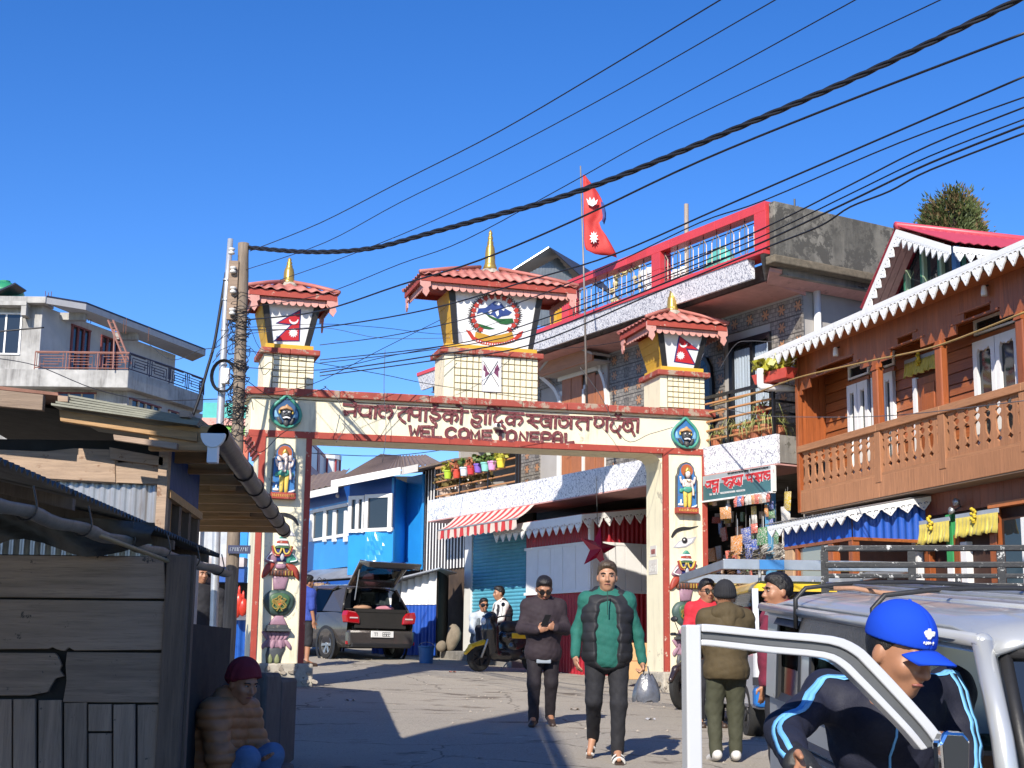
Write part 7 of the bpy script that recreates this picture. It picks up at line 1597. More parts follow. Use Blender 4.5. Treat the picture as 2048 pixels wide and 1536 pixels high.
# stall of blue sheets left of the arch, behind the poles
ls=thing('market_tarp_stall','small blue and white stall between the wooden pole and the left pillar of the arch','stall',tuple(V3(478,1330,27))); l0=np.array(ls.location); Lq=lambda x,y,d=27.:V3(x,y,d)-l0
def lbox(n_,m,x0,x1,y0,y1,v0=0,v1=.1): p=Lq(x0,y1);q=Lq(x1,y0); MB().box(p[0],q[0],v0,v1,p[2],q[2]).build(n_,m,ls)
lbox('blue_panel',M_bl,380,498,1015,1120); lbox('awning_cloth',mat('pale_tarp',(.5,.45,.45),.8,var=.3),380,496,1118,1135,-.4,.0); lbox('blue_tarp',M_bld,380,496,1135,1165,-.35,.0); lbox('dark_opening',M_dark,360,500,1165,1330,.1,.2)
p=Lq(380,1320);q=Lq(498,1240); mb=MB(); corr(mb,(p[0],-.1),(q[0],-.1),p[2],q[2],.14,.02); mb.build('blue_skirt',M_bld,ls)
lbox('white_counter',M_white,440,497,1218,1240,-.2,.05)
lbox('zinc_back',M_sheet,380,470,1060,1120,-.1,-.05); lbox('white_post',M_white,392,402,1010,1330,-.25,-.18)
for k,(x,y) in enumerate(((478,1195),(486,1205),(472,1210))): 
    t=thing('red_bag',['red plastic bag hanging highest at the blue stall left of the arch','red plastic bag hanging nearest the left pillar of the arch','red plastic bag hanging lowest beside the wooden pole'][k],'bag',tuple(V3(x,y,26.6)),0,'red bags at the blue stall'); mb=MB(); mb.ball((0,0,-.08),(.10,.07,.17),8); mb.ball((0,0,.1),(.03,.03,.12),6); mb.build('bag_body',mat('red_plastic',(.55,.04,.02),.35,var=.3,scale=15),t,smooth=True)
# teal roofed hut behind the poles
gh=thing('green_trimmed_hut','low hut with pink and green roof trim glimpsed between the two poles','hut',tuple(V3(440,850,33))); g0_=np.array(gh.location)
for n_,m,y0,y1,v in (('turquoise_sheet',mat('turq_sheet',(.05,.42,.38),.5,var=.2),806,838,0),('pink_board',M_valance,838,851,-.1),('green_board',mat('lime_board',(.12,.36,.04),.5,var=.2),852,868,-.05),('orange_wall',mat('coral_wall',(.55,.12,.06),.6,var=.2),868,960,0)):
    p=V3(405,y1,33)-g0_;q=V3(497,y0,33)-g0_; MB().box(p[0],q[0],v,.2,p[2],q[2]).build(n_,m,gh)
# small street things
bk=thing('blue_bucket','blue plastic drum standing behind the parked car beside the shed','bucket',tuple(ground(852,1327))); MB().lathe([(.13,0),(.15,.30),(.165,.31),(.165,.34),(.145,.34),(.135,.05),(.0001,.05)],(0,0,0),18).build('drum',mat('bucket_blue',(.02,.12,.30),.5,var=.2),bk,smooth=True,auto=40); mb=MB(); mb.tube([(.16*math.cos(a),.03,.31+.10*math.sin(a)) for a in [PI*q/10 for q in range(11)]],.006,5); mb.build('handle',M_steel,bk)
for k,(x,y,d,s,lab) in enumerate(((905,1285,30.9,.22,'tall pale cement sack slumped in the dark store'),(884,1302,30.8,.16,'low grey sack lying in the dark store'))):
    t=thing('sack',lab,'sack',tuple(at(x,y,d)),.3*k,'sacks in the dark store'); mb=MB(); mb.ball((0,0,.1),(s*.7,s*.5,s*(1.3 if k==0 else .7)),12); mb.xf(lambda x,y,z:(x+.03*math.sin(9*z+3*k),y,z+.03*math.sin(11*x))); mb.build('sack_body',mat('sack_cloth',(.22,.18,.13),.9,var=.3,bump=.3,bscale=60),t,smooth=True)
rnd=random.Random(12)
stp=thing('stone_ledge','dark stone ledge by the plank stall on which the man in the brown jacket sits','ledge',(-2.35,9.6,G(-2.,10)-.4))
M_stone=mat('dark_stone',(.11,.10,.09),.9,var=.3,scale=5,bump=.5,rv=.2)
for i,(a,b,c,d,h) in enumerate(((-.2,.42,.1,1.1,.50),(-.1,.46,1.12,1.75,1.22),(-.1,.50,1.77,2.5,1.30),(.43,.60,1.0,1.7,.50),(.51,.66,1.78,2.3,.60),(.45,.62,.3,.95,.40),(-.1,.5,2.52,3.4,1.25))): MB().box(a,b,c,d,0,h).build('ledge_stone',M_stone,stp,bevel=.03)
for k,(x,y,lab) in enumerate(((400,1305,'blue and white plastic tub behind the stone ledge, left one'),(432,1312,'red plastic tub behind the stone ledge at the foot of the silver pole'))):
    t=thing('plastic_tub',lab,'tub',(float(at(x,y,19.3)[0]),19.3,G(-4,19.3))); MB().lathe([(.14,0),(.19,.22),(.20,.23),(.18,.23),(.14,.03),(.0001,.03)],(0,0,0),16).build('tub',mat('tub%d'%k,((.12,.2,.5),(.45,.03,.03))[k],.4,var=.1),t,smooth=True,auto=40)

# grit, pebbles and litter along the street edges
rnd=random.Random(31); mb=MB()
for k in range(900):
    y=rnd.uniform(11,30); a,b=street_edges(y); t=rnd.random()**2.2*.5; x=(a+(b-a)*t+.2) if rnd.random()<.5 else (b-(b-a)*t*.8-.3)
    if k%5==0: x=rnd.uniform(a,b)
    s=rnd.uniform(.006,.022); z=G(x,y)+.01; c=np.array([x,y,z]); P=[c+np.array([s*math.cos(q)*rnd.uniform(.6,1.2),s*math.sin(q),0]) for q in (0,1.6,3.1,4.7)]; mb.add(P+[c+np.array([0,0,s*.8])],[(0,1,4),(1,2,4),(2,3,4),(3,0,4)])
tag(mb.build('grit',M_rubble,None),'loose grit and pebbles scattered along the street','grit',kind='stuff')
rnd=random.Random(5)
for k,(x,y,c,lab) in enumerate(((700,1402,(.5,.48,.44),'scrap of pale paper lying on the road left of the walking men'),(1150,1420,(.42,.36,.3),'torn paper scrap on the road between the two walking men'),(905,1345,(.45,.12,.08),'crumpled red wrapper on the road before the scooter'),(1300,1440,(.5,.5,.52),'white plastic scrap on the road near the right pillar'))):
    p=ground(x,y); mb=MB(); mb.grid(lambda i,j:((i/4-.5)*.12,(j/4-.5)*.09,.015+.014*math.sin(i*2.1+k)*math.cos(j*1.7)),4,4); tag(mb.build('litter_scrap',mat('scrap%d'%k,c,.8,var=.2),None,smooth=True,loc=(float(p[0]),float(p[1]),float(p[2]))),lab,'litter')
# ---------------------------------------------------------------- bodies and clothes as smooth fields turned into meshes
def net(prims,h,disp=None,smooth=1):
    """prims: ('c',a,b,ra,rb,k) tapered limb | ('e',c,(rx,ry,rz),R,k) ellipsoid | ('-',c,r) carve | ('cut',p,n) keep the n side -> verts, quads"""
    B0=[];B1=[]
    for q in prims:
        if q[0]=='c': a,b,r=np.array(q[1]),np.array(q[2]),max(q[3],q[4]); B0+= [a-r,b-r];B1+=[a+r,b+r]
        elif q[0]=='e': c,r=np.array(q[1]),max(q[2]); B0.append(c-r);B1.append(c+r)
    lo=np.min(B0,0)-3*h; hi=np.max(B1,0)+3*h; n=np.ceil((hi-lo)/h).astype(int)+1
    D=np.full(n,.2,np.float32); ax=[lo[i]+h*np.arange(n[i]) for i in range(3)]
    for q in prims:
        if q[0]=='cut':
            p,nn=np.array(q[1]),np.array(q[2]); d=-((ax[0][:,None,None]-p[0])*nn[0]+(ax[1][None,:,None]-p[1])*nn[1]+(ax[2][None,None,:]-p[2])*nn[2]); D=np.maximum(D,d.astype(np.float32)); continue
        if q[0]=='c': a,b=np.array(q[1],float),np.array(q[2],float); r=max(q[3],q[4]); l=np.minimum(a,b)-r; u=np.maximum(a,b)+r; k=q[5]
        elif q[0]=='e': c=np.array(q[1],float); r=max(q[2]); l=c-r;u=c+r;k=q[4]
        else: c=np.array(q[1],float); l=c-q[2]-.02;u=c+q[2]+.02;k=.012
        m=k+2*h; i0=np.maximum(((l-m-lo)/h).astype(int),0); i1=np.minimum(((u+m-lo)/h).astype(int)+2,n)
        if np.any(i1<=i0): continue
        X=ax[0][i0[0]:i1[0]][:,None,None];Y=ax[1][i0[1]:i1[1]][None,:,None];Z=ax[2][i0[2]:i1[2]][None,None,:]; sl=tuple(slice(i0[j],i1[j]) for j in range(3)); S=D[sl]
        if q[0]=='c':
            e=b-a; L=e@e+1e-9; t=np.clip(((X-a[0])*e[0]+(Y-a[1])*e[1]+(Z-a[2])*e[2])/L,0,1); d=np.sqrt((X-a[0]-t*e[0])**2+(Y-a[1]-t*e[1])**2+(Z-a[2]-t*e[2])**2)-(q[3]+(q[4]-q[3])*t)
        elif q[0]=='e':
            x,y,z=X-c[0],Y-c[1],Z-c[2]; R=q[3]
            if R is not None: x,y,z=R[0,0]*x+R[1,0]*y+R[2,0]*z,R[0,1]*x+R[1,1]*y+R[2,1]*z,R[0,2]*x+R[1,2]*y+R[2,2]*z
            rx,ry,rz=q[2]; k0=np.sqrt((x/rx)**2+(y/ry)**2+(z/rz)**2); k1=np.sqrt((x/rx**2)**2+(y/ry**2)**2+(z/rz**2)**2)+1e-9; d=k0*(k0-1)/k1
        else:
            d=np.sqrt((X-c[0])**2+(Y-c[1])**2+(Z-c[2])**2)-q[2]; hh=np.maximum(k-np.abs(-d-S),0)/k; D[sl]=np.maximum(-d,S)+hh*hh*k*.25; continue
        hh=np.maximum(k-np.abs(d-S),0)/k; D[sl]=np.minimum(d,S)-hh*hh*k*.25
    D[0]=D[-1]=.2;D[:,0]=D[:,-1]=.2;D[:,:,0]=D[:,:,-1]=.2
    I=D<0; cnt=np.zeros(n-1,np.int8); offs=[(i,j,k) for i in(0,1) for j in(0,1) for k in(0,1)]
    for o in offs: cnt+=I[o[0]:n[0]-1+o[0],o[1]:n[1]-1+o[1],o[2]:n[2]-1+o[2]]
    act=np.argwhere((cnt>0)&(cnt<8)); cv={o:D[act[:,0]+o[0],act[:,1]+o[1],act[:,2]+o[2]] for o in offs}
    s=np.zeros((len(act),3));w=np.zeros(len(act))
    for o in offs:
        for a in range(3):
            if o[a]==0:
                o2=tuple(1 if i==a else o[i] for i in range(3)); va,vb=cv[o],cv[o2]; m=(va<0)!=(vb<0); t=np.where(m,va/(va-vb+1e-12),0); p=np.tile(np.array(o,float),(len(act),1)); p[:,a]+=t; s+=p*m[:,None]; w+=m
    V=lo+h*(act+s/w[:,None]); vid=np.full(n-1,-1,np.int32); vid[tuple(act.T)]=np.arange(len(act)); Q=[]
    for a in range(3):
        b,c=(a+1)%3,(a+2)%3; sl0=[slice(0,None)]*3;sl1=[slice(0,None)]*3; sl0[a]=slice(0,-1);sl1[a]=slice(1,None); A0=I[tuple(sl0)];A1=I[tuple(sl1)]
        for flip,mm in ((0,A0&~A1),(1,~A0&A1)):
            e=np.argwhere(mm); e=e[(e[:,b]>0)&(e[:,c]>0)]
            if len(e)==0: continue
            def g(db,dc): x=e.copy(); x[:,b]-=db; x[:,c]-=dc; x=np.minimum(x,np.array(vid.shape)-1); return vid[tuple(x.T)]
            q=np.stack([g(1,1),g(0,1),g(0,0),g(1,0)],1); Q.append(q if flip==0 else q[:,::-1])
    Q=np.concatenate(Q); Q=Q[(Q>=0).all(1)]
    for _ in range(smooth):
        S=np.zeros_like(V);C=np.zeros(len(V))
        for i in range(4): np.add.at(S,Q[:,i],V[Q[:,(i+1)%4]]); np.add.at(C,Q[:,i],1); np.add.at(S,Q[:,i],V[Q[:,(i+3)%4]]); np.add.at(C,Q[:,i],1)
        V=V*.5+.5*S/np.maximum(C,1)[:,None]
    if disp is not None:
        N=np.zeros_like(V); fn=np.cross(V[Q[:,2]]-V[Q[:,0]],V[Q[:,3]]-V[Q[:,1]])
        for i in range(4): np.add.at(N,Q[:,i],fn)
        N/=np.linalg.norm(N,axis=1)[:,None]+1e-9; V=V+N*disp(V)[:,None]
    return V,Q
def netobj(name,prims,h,m,parent,disp=None,smooth=1,label=None):
    V,Q=net(prims,h,disp,smooth); me=bpy.data.meshes.new(name); me.from_pydata(V.tolist(),[],Q.tolist()); me.materials.append(m); me.polygons.foreach_set('use_smooth',[True]*len(Q)); me.update()
    o=bpy.data.objects.new(name,me); COL.objects.link(o); o.parent=parent
    if label: o['label']=label
    return o
def folds(a,f,seed=0):
    r=np.random.RandomState(seed); K=[(r.normal(size=3)*f*np.array([1,1,.7]),r.uniform(0,6)) for _ in range(7)]
    return lambda V: a*sum(np.abs(np.sin(V@k+p)) for k,p in K)/4-a*1.1
def quilt(p,a,f2=.003): return lambda V: a*(np.abs(np.sin(PI*V[:,2]/p+.15*np.sin(V[:,0]*14)))**.6)-a*.7+f2*np.sin(V[:,0]*60)*np.sin(V[:,2]*40)
def rotm(rx=0,ry=0,rz=0): return np.array((Matrix.Rotation(rz,3,'Z')@Matrix.Rotation(ry,3,'Y')@Matrix.Rotation(rx,3,'X')))
M_skin=mat('skin_brown',(.36,.17,.095),.5,var=.1,scale=12,bump=.06); M_skin2=mat('skin_tan',(.43,.22,.13),.5,var=.1,scale=12,bump=.06)
M_hair=mat('black_hair',(.012,.010,.010),.45,var=.4,scale=60,bump=.5,bscale=200); M_eye=mat('eye_dark',(.02,.015,.012),.2); M_eyew=mat('eye_ball',(.34,.31,.29),.3,var=.03); M_lip=mat('lip',(.24,.075,.06),.5,var=.08)
M_sole=mat('shoe_dark',(.05,.03,.022),.5,var=.2); M_shoew=mat('shoe_white',(.62,.60,.57),.6,var=.08)
def cloth_mat(k,c,r=.85,**kw): return mat('cloth_'+k,c,r,var=.14,scale=14,bump=.25,bscale=160,**kw)
def person(label,loc,face,J,h=.009,skin=M_skin,build=1.0,top=None,vest=None,legs=None,shoes=None,hair=True,hat=None,glasses=False,headrot=(0,0,0),hood=False,sandals=False,hold=None,shorts=False,group=None,hatm=None,capcut=False,collar=None):
    """J: joints in local metres, facing -y; R is the figure's right side (-x)"""
    P=thing('person',label,'person',loc,face,group); J={k:np.array(v,float) for k,v in J.items()}; b=build
    pel,che,nec,hc=J['pelvis'],J['chest'],J['neck'],J['head']; Rm=rotm(*headrot); H=lambda x,y,z: hc+Rm@np.array([x,y,z])*1.09
    # the body, one continuous surface
    B_=[('e',H(0,.012,.025),(.083,.102,.109),Rm,.02),('e',H(0,-.018,-.04),(.068,.078,.092),Rm,.03),('e',H(0,-.052,-.094),(.030,.026,.026),Rm,.03),
     ('c',H(0,-.086,.008),H(0,-.108,-.032),.008,.0145,.012),('c',H(-.014,-.094,-.036),H(.014,-.094,-.036),.010,.010,.01),('c',H(-.036,-.078,.024),H(.036,-.078,.024),.012,.012,.02),
     ('e',H(-.040,-.058,-.028),(.026,.026,.028),None,.02),('e',H(.040,-.058,-.028),(.026,.026,.028),None,.02),('e',H(-.077,.012,-.012),(.012,.022,.032),Rm,.01),('e',H(.077,.012,-.012),(.012,.022,.032),Rm,.01),
     ('c',H(0,-.082,-.064),H(0,-.082,-.064),.014,.014,.02),('-',H(-.033,-.104,.004),.016),('-',H(.033,-.104,.004),.016),
     ('c',nec,H(0,.01,-.05),.058*b,.056,.03),('c',pel,che,.11*b,.115*b,.05)]
    for s in 'LR':
        sh,el,wr,hd=J['sh'+s],J['el'+s],J['wr'+s],J['hand'+s]; sg=1 if s=='L' else -1
        B_+= [('c',nec,sh,.06,.055,.05),('c',sh,el,.052*b,.040*b,.03),('c',el,wr,.040,.027,.02)]
        d=hd-wr; L=np.linalg.norm(d)+1e-6; d/=L; th=J.get('thumb'+s,np.array([0,-1,0])); th=th-d*(th@d); th/=np.linalg.norm(th)+1e-6; nn=np.cross(d,th)
        pc=wr+d*.05; curl=J.get('curl'+s,np.array(.35)); B_+= [('c',wr,wr+d*.02,.026,.03,.012),('e',pc,(.043,.018,.05),np.stack([th,nn,d],1),.012)]
        for q,(o,l) in enumerate(((.030,.078),(.010,.088),(-.010,.082),(-.029,.064))):
            a0=wr+d*.085+th*o; c=float(curl)*(1+.1*q); sgn=J.get('palm'+s,np.array(1.)); d1=d*math.cos(c)+nn*float(sgn)*math.sin(c); d2=d*math.cos(2.1*c)+nn*float(sgn)*math.sin(2.1*c); m=a0+d1*l*.5; B_+= [('c',a0-d*.02,m,.0105,.0095,.004),('c',m,m+d2*l*.5,.0095,.0075,.003)]
        t0=wr+d*.035+th*.03; t1=t0+(d*.7+th*.75)*.035; B_+= [('c',t0-th*.01,t1,.014,.012,.01),('c',t1,t1+(d*.95+th*.25)*.035,.0115,.009,.003)]
        hi,kn,an,to=J['hip'+s],J['kn'+s],J['an'+s],J['toe'+s]
        B_+= [('c',hi,kn,.082*b,.055*b,.05),('c',kn,an,.054*b,.037,.03),('c',an,to,.037,.026,.03),('c',an+(an-to)*.22+np.array([0,0,-.045]),an,.03,.035,.02)]
    netobj('body',B_,h,skin,P)
    for s in (-1,1):
        mb=MB(); mb.ball((0,0,0),(.013,.012,.0055),8); o=mb.build('eye',M_eyew,P,smooth=True,loc=tuple(H(s*.033,-.080,.004))); mb=MB(); mb.ball((0,0,0),(.007,.005,.0055),6); mb.build('iris',M_eye,o,loc=(0,-.009,0))
        mb=MB(); mb.tube([H(s*.014,-.093,.022),H(s*.034,-.096,.028),H(s*.054,-.078,.022)],[.004,.005,.003],5); mb.build('eyebrow',M_hair,P,smooth=True)
    mb=MB(); mb.tube([H(-.024,-.088,-.066),H(0,-.098,-.062),H(.024,-.088,-.066)],[.003,.0065,.003],6); mb.build('mouth',M_lip,P,smooth=True)
    if hair and not capcut: netobj('hair',[('e',H(0,.018,.034),(.090,.108,.109),Rm,.01),('e',H(0,-.012,.088),(.078,.088,.050),Rm,.03),('cut',H(0,-.05,.045),Rm@np.array([0,.66,.75]))],.006,hair if not isinstance(hair,bool) else M_hair,P,folds(.006,70,3))
    if hat=='beanie': netobj('beanie',[('e',H(0,.012,.045),(.098,.118,.114),Rm,.01),('e',H(0,.012,.012),(.100,.120,.048),Rm,.02),('cut',H(0,0,.010),Rm@np.array([0,.25,.97]))],.007,hatm or M_hair,P,lambda V:.0025*np.sin(np.arctan2(V[:,1]-hc[1],V[:,0]-hc[0])*36))
    if glasses:
        g=MB()
        for s in (-1,1): g.prism(ccw([(s*x,z) for x,z in [(.006,.016),(.058,.017),(.060,-.004),(.048,-.020),(.02,-.020),(.008,-.006)]]),-.110,-.101)
        g.xf(lambda x,y,z: H(x,y,z)); sgl_=g.build('sunglasses',mat('lens_black',(.008,.008,.01),.06),P); g=MB()
        for s in (-1,1): g.tube([H(s*.060,-.103,.012),H(s*.082,-.03,.012),H(s*.082,.03,.0)],.004,5)
        g.tube([H(-.01,-.106,.012),H(.01,-.106,.012)],.004,5); g.build('frame',M_frame_black,sgl_)
    hp=(J['hipL']+J['hipR'])/2
    def sleeves(r1,r2,r3,to=1.0):
        S=[]
        for s in 'LR': sh,el,wr=J['sh'+s],J['el'+s],J['wr'+s]; S+= [('c',sh,el,r1*b,r2*b,.04)]+([('c',el,wr-(wr-el)*.02,r2*b,r3,.03)] if to==1 else [])
        return S
    def torso(e,low): 
        T=[('e',che+np.array([0,0,.02]),(.185*b+e,.125*b+e,.20),J.get('trot'),.05),('c',che,hp+np.array([0,0,low]),.13*b+e,.135*b+e,.06),('e',hp+np.array([0,0,low-.03]),(.172*b+e,.145*b+e,.17),None,.06),('e',(che*.5+hp*.5)+np.array([0,-.03*b,0]),(.165*b+e,.13*b+e,.17),None,.05)]
        for s in 'LR': T.append(('c',nec+np.array([0,.01,-.03]),J['sh'+s],.08*b+e,.066*b+e,.05))
        return T
    if top: 
        cut=[('cut',hp+np.array([0,0,top.get('hem',.0)]),(0,0,1))] if 'hem' in top else []
        netobj(top.get('name','jacket'),torso(top.get('e',.02),top.get('low',.03))+sleeves(*top.get('sl',(.07,.06,.046)),to=top.get('to',1.0))+[('c',nec+np.array([0,.02,-.02]),nec+np.array([0,.012,top.get('collar',.04)]),.082*b,.078,.02)]+cut,h*1.0,top['m'],P,top.get('d') or folds(.007,30,5),1)
    if vest: netobj('vest',torso(.05,.05)[:4]+[('c',nec+np.array([0,.03,-.03]),J['sh'+s]*.72+nec*.28,.10,.085,.05) for s in 'LR']+[('c',nec+np.array([s*.06,.05,-.02]),nec+np.array([s*.075,.03,.05]),.045,.04,.05) for s in (-1,1)]+[('c',che+np.array([0,-.34,.38]),hp+np.array([0,-.36,-.15]),.20,.215,.02)][:0]+[('-',che*(1-t)+hp*t+np.array([0,-.235-.03*b,.10-.14*t]),.138*b) for t in (-1.0,-.85,-.7,-.45,-.25,0,.25,.5,.75,1.0,1.25,1.5,1.75)],h,vest,P,quilt(.085,.007))
    if legs:
        L_=[('e',hp+np.array([0,.01,.02]),(.165*b,.125*b,.12),None,.05)]
        for s in 'LR':
            hi,kn,an=J['hip'+s],J['kn'+s],J['an'+s]; L_+= [('c',hi,kn,.098*b,.072*b,.045)]+([('c',kn,an+(kn-an)*-.05,.070*b,.056,.03)] if not shorts else [('c',kn,kn+(an-kn)*.15,.075*b,.075*b,.02)])
        netobj('trousers' if not shorts else 'shorts',L_,h,legs,P,folds(.008,27,9),1)
    if shoes:
        for s in 'LR':
            an,to=J['an'+s],J['toe'+s]; d=to-an; d/=np.linalg.norm(d); q=an+np.array([0,0,-.02])
            if not sandals: netobj('shoe',[('c',q-d*.05+np.array([0,0,-.02]),to+d*.035,.043,.036,.03),('c',q,q+np.array([0,0,.02]),.044,.042,.03)],.008,shoes,P)
            else:
                a0=an-d*.09+np.array([0,0,-.062]);a1=to+d*.07+np.array([0,0,-.03]); up=np.array([0,0,1.])-d*d[2]; w=np.cross(d,up); mb=MB(); n=10
                mb.grid(lambda i,j:a0+(a1-a0)*i/n+w*(.048*(.75+.3*math.sin(PI*min(1,i/n*.9+.1))))*(j-1),n,2); sl_=mb.build('sandal',M_sole,P,solid=.03)
                for k,m_ in enumerate((M_shoew,M_black,M_shoew)): c=to-d*(.065-.034*k)-np.array([0,0,.0]); mb=MB(); mb.tube([c+w*.05*math.cos(a)+up*(.05*math.sin(a)-.035) for a in [PI*q/8 for q in range(9)]],.013,6); mb.build('strap',m_,sl_)
    if collar:
        mb=MB()
        for s in (-1,1): mb.add([nec+np.array([s*.01,-.10,-.03]),nec+np.array([s*.085,-.03,.05]),nec+np.array([s*.10,.0,.02]),nec+np.array([s*.07,-.12,-.06])],[(0,1,2,3)])
        mb.build('collar',collar,P,solid=.014)
    if hood: netobj('hood',[('c',nec+np.array([-.09,.06,-.01]),nec+np.array([.09,.06,-.01]),.065,.065,.04),('c',nec+np.array([0,.09,-.10]),nec+np.array([0,.06,.02]),.08,.085,.06),('c',nec+np.array([-.085,-.03,.01]),nec+np.array([-.09,.06,.0]),.045,.06,.03),('c',nec+np.array([.085,-.03,.01]),nec+np.array([.09,.06,.0]),.045,.06,.03)],h,hood,P,folds(.010,26,2))
    return P,J,H
def stand(H=1.72,sw=.20,hipw=.095,**ov):
    k=H/1.72; J=dict(pelvis=(0,0,.93),chest=(0,.0,1.24),neck=(0,.01,1.43),head=(0,-.02,1.592))
    for s,sg in (('L',1),('R',-1)):
        J.update({'sh'+s:(sg*sw,.0,1.38),'el'+s:(sg*(sw+.06),.02,1.10),'wr'+s:(sg*(sw+.07),-.03,.86),'hand'+s:(sg*(sw+.065),-.04,.78),'hip'+s:(sg*hipw,0,.90),'kn'+s:(sg*(hipw+.01),-.02,.49),'an'+s:(sg*(hipw+.015),.01,.085),'toe'+s:(sg*(hipw+.035),-.15,.03)})
    J.update(ov); return {q:(tuple(np.array(v)*k) if q[:4] not in('thum','curl','palm','hatm','trot') else v) for q,v in J.items()}
def seated(sz=.45,lean=.1,**ov):
    J=dict(pelvis=(0,.05,sz+.10),chest=(0,.05-lean*.6,sz+.42),neck=(0,.05-lean,sz+.62),head=(0,.01-lean*1.15,sz+.80))
    for s,sg in (('L',1),('R',-1)): J.update({'sh'+s:(sg*.19,.05-lean,sz+.56),'el'+s:(sg*.25,-.04-lean,sz+.30),'wr'+s:(sg*.12,-.28,sz+.22),'hand'+s:(sg*.06,-.34,sz+.19),'hip'+s:(sg*.10,0,sz+.08),'kn'+s:(sg*.13,-.44,sz+.10),'an'+s:(sg*.12,-.40,.09),'toe'+s:(sg*.13,-.56,.03)})
    J.update(ov); return J
gp=lambda x,y:tuple(float(v) for v in ground(x,y))
def onG(px,d): q=at(px,1300,d); return (float(q[0]),float(q[1]),G(q[0],q[1]))
# man in green fleece and black vest, walking towards us
J=stand(1.73,.175,.10,knR=(-.115,-.01,.52),anR=(-.12,.30,.20),toeR=(-.15,.20,.055),knL=(.10,-.06,.49),anL=(.09,-.02,.085),toeL=(.10,-.18,.03),elR=(-.265,.02,1.12),wrR=(-.28,-.10,.90),handR=(-.27,-.14,.82),elL=(.27,.04,1.10),wrL=(.31,.02,.86),handL=(.32,.0,.78),thumbR=(.3,-1,0),curlL=1.1,palmR=-1.)
P_,J_,H_=person('man in green fleece and black quilted vest walking towards the camera',gp(1214,1523),-.05,J,.0085,M_skin2,1.04,top=dict(m=cloth_mat('green',(.012,.12,.092)),e=.02,low=.02,hem=-.10,sl=(.058,.051,.043),name='fleece_pullover',collar=.05),vest=mat('vest_black',(.014,.014,.017),.7,var=.2,bump=.1),legs=cloth_mat('charcoal',(.016,.016,.020)),shoes=M_shoew,sandals=True,hair=mat('brown_streaked_hair',(.075,.05,.03),.5,var=.6,scale=40,bump=.4,bscale=150),collar=cloth_mat('green',(0,0,0)))
mb=MB(); mb.box(-.004,.004,-.232,-.222,1.26,1.47); mb.build('zip',cloth_mat('zipgreen',(.01,.05,.04)),P_)
bag=thing('carrier_bag','smoke grey plastic carrier bag hanging from the hand of the man in green','bag',tuple(np.array(gp(1214,1523))+np.array([.345,-.02,.80]))); mb=MB(); mb.grid(lambda i,j:((.02+.095*math.sin(PI*min(1,.12+.80*j/8)*.62)**.8)*math.cos(2*PI*i/20)*(1+.12*math.sin(i*2.1)),(.02+.07*math.sin(PI*min(1,.12+.80*j/8)*.62))*math.sin(2*PI*i/20),-.05-.23*j/8+.012*math.sin(i*1.7)),20,8)
mb.build('bag_body',mat('bag_film',(.16,.17,.20),.25,var=.5,scale=14,bump=.2,trans=.15),bag,smooth=True); mb=MB(); mb.ball((0,0,-.26),(.095,.065,.03),10); mb.tube([(-.03,0,-.06),(-.012,0,.02),(.012,0,.02),(.03,0,-.06)],.007,5); mb.build('bag_handle',MATS['bag_film'],bag,smooth=True)
# man in plum jacket looking at his phone
M_plumj=cloth_mat('plum',(.026,.016,.021))
J=stand(1.60,.178,.095,head=(0,-.055,1.59),knL=(.10,.02,.50),anL=(.10,.16,.13),toeL=(.12,.04,.03),knR=(-.11,-.06,.49),anR=(-.11,-.03,.085),toeR=(-.14,-.18,.03),elR=(-.265,-.06,1.12),wrR=(-.10,-.27,1.10),handR=(-.03,-.30,1.12),elL=(.265,-.06,1.12),wrL=(.12,-.27,1.13),handL=(.05,-.31,1.15),curlR=.5,curlL=.7,thumbL=(-.3,-.3,1),thumbR=(.3,-.3,1),palmR=-1.)
P_,J_,H_=person('man in plum jacket and sunglasses looking down at his phone',gp(1085,1452),.06,J,.009,M_skin,1.03,top=dict(m=M_plumj,e=.03,low=-.02,hem=-.14,sl=(.065,.059,.050),collar=.06),legs=cloth_mat('plumtrouser',(.014,.010,.014)),shoes=M_sole,glasses=True,headrot=(.42,0,.05),hood=M_plumj)
MB().box(-.085,.075,-.160,-.14,.67,.715).build('shirt_tail',mat('pale_shirt',(.28,.32,.36),.8),P_,bevel=.01)
ph=thing('mobile_phone','black mobile phone in the hands of the man in the plum jacket','phone',tuple(np.array(gp(1085,1452))+np.array([.02,-.335,1.13])),.06); mb=MB(); mb.box(-.038,.038,-.004,.004,-.07,.07); mb.xf(lambda x,y,z:(x*.9+z*.35,y-z*.4,z*.85)); mb.build('phone_shell',M_frame_black,ph,bevel=.003)
# man in a red shirt with sunglasses behind the open door
J=stand(1.60,.19,elR=(-.25,.0,1.12),knL=(.11,-.04,.49)); person('man in a red shirt and sunglasses beside the right pillar',onG(1414,16.4),.25,J,.010,M_skin,1.0,top=dict(m=cloth_mat('red',(.52,.02,.035)),e=.015,low=.0,hem=-.06,name='shirt'),legs=cloth_mat('nightblue',(.02,.02,.026)),shoes=M_sole,glasses=True,collar=MATS['cloth_red'])
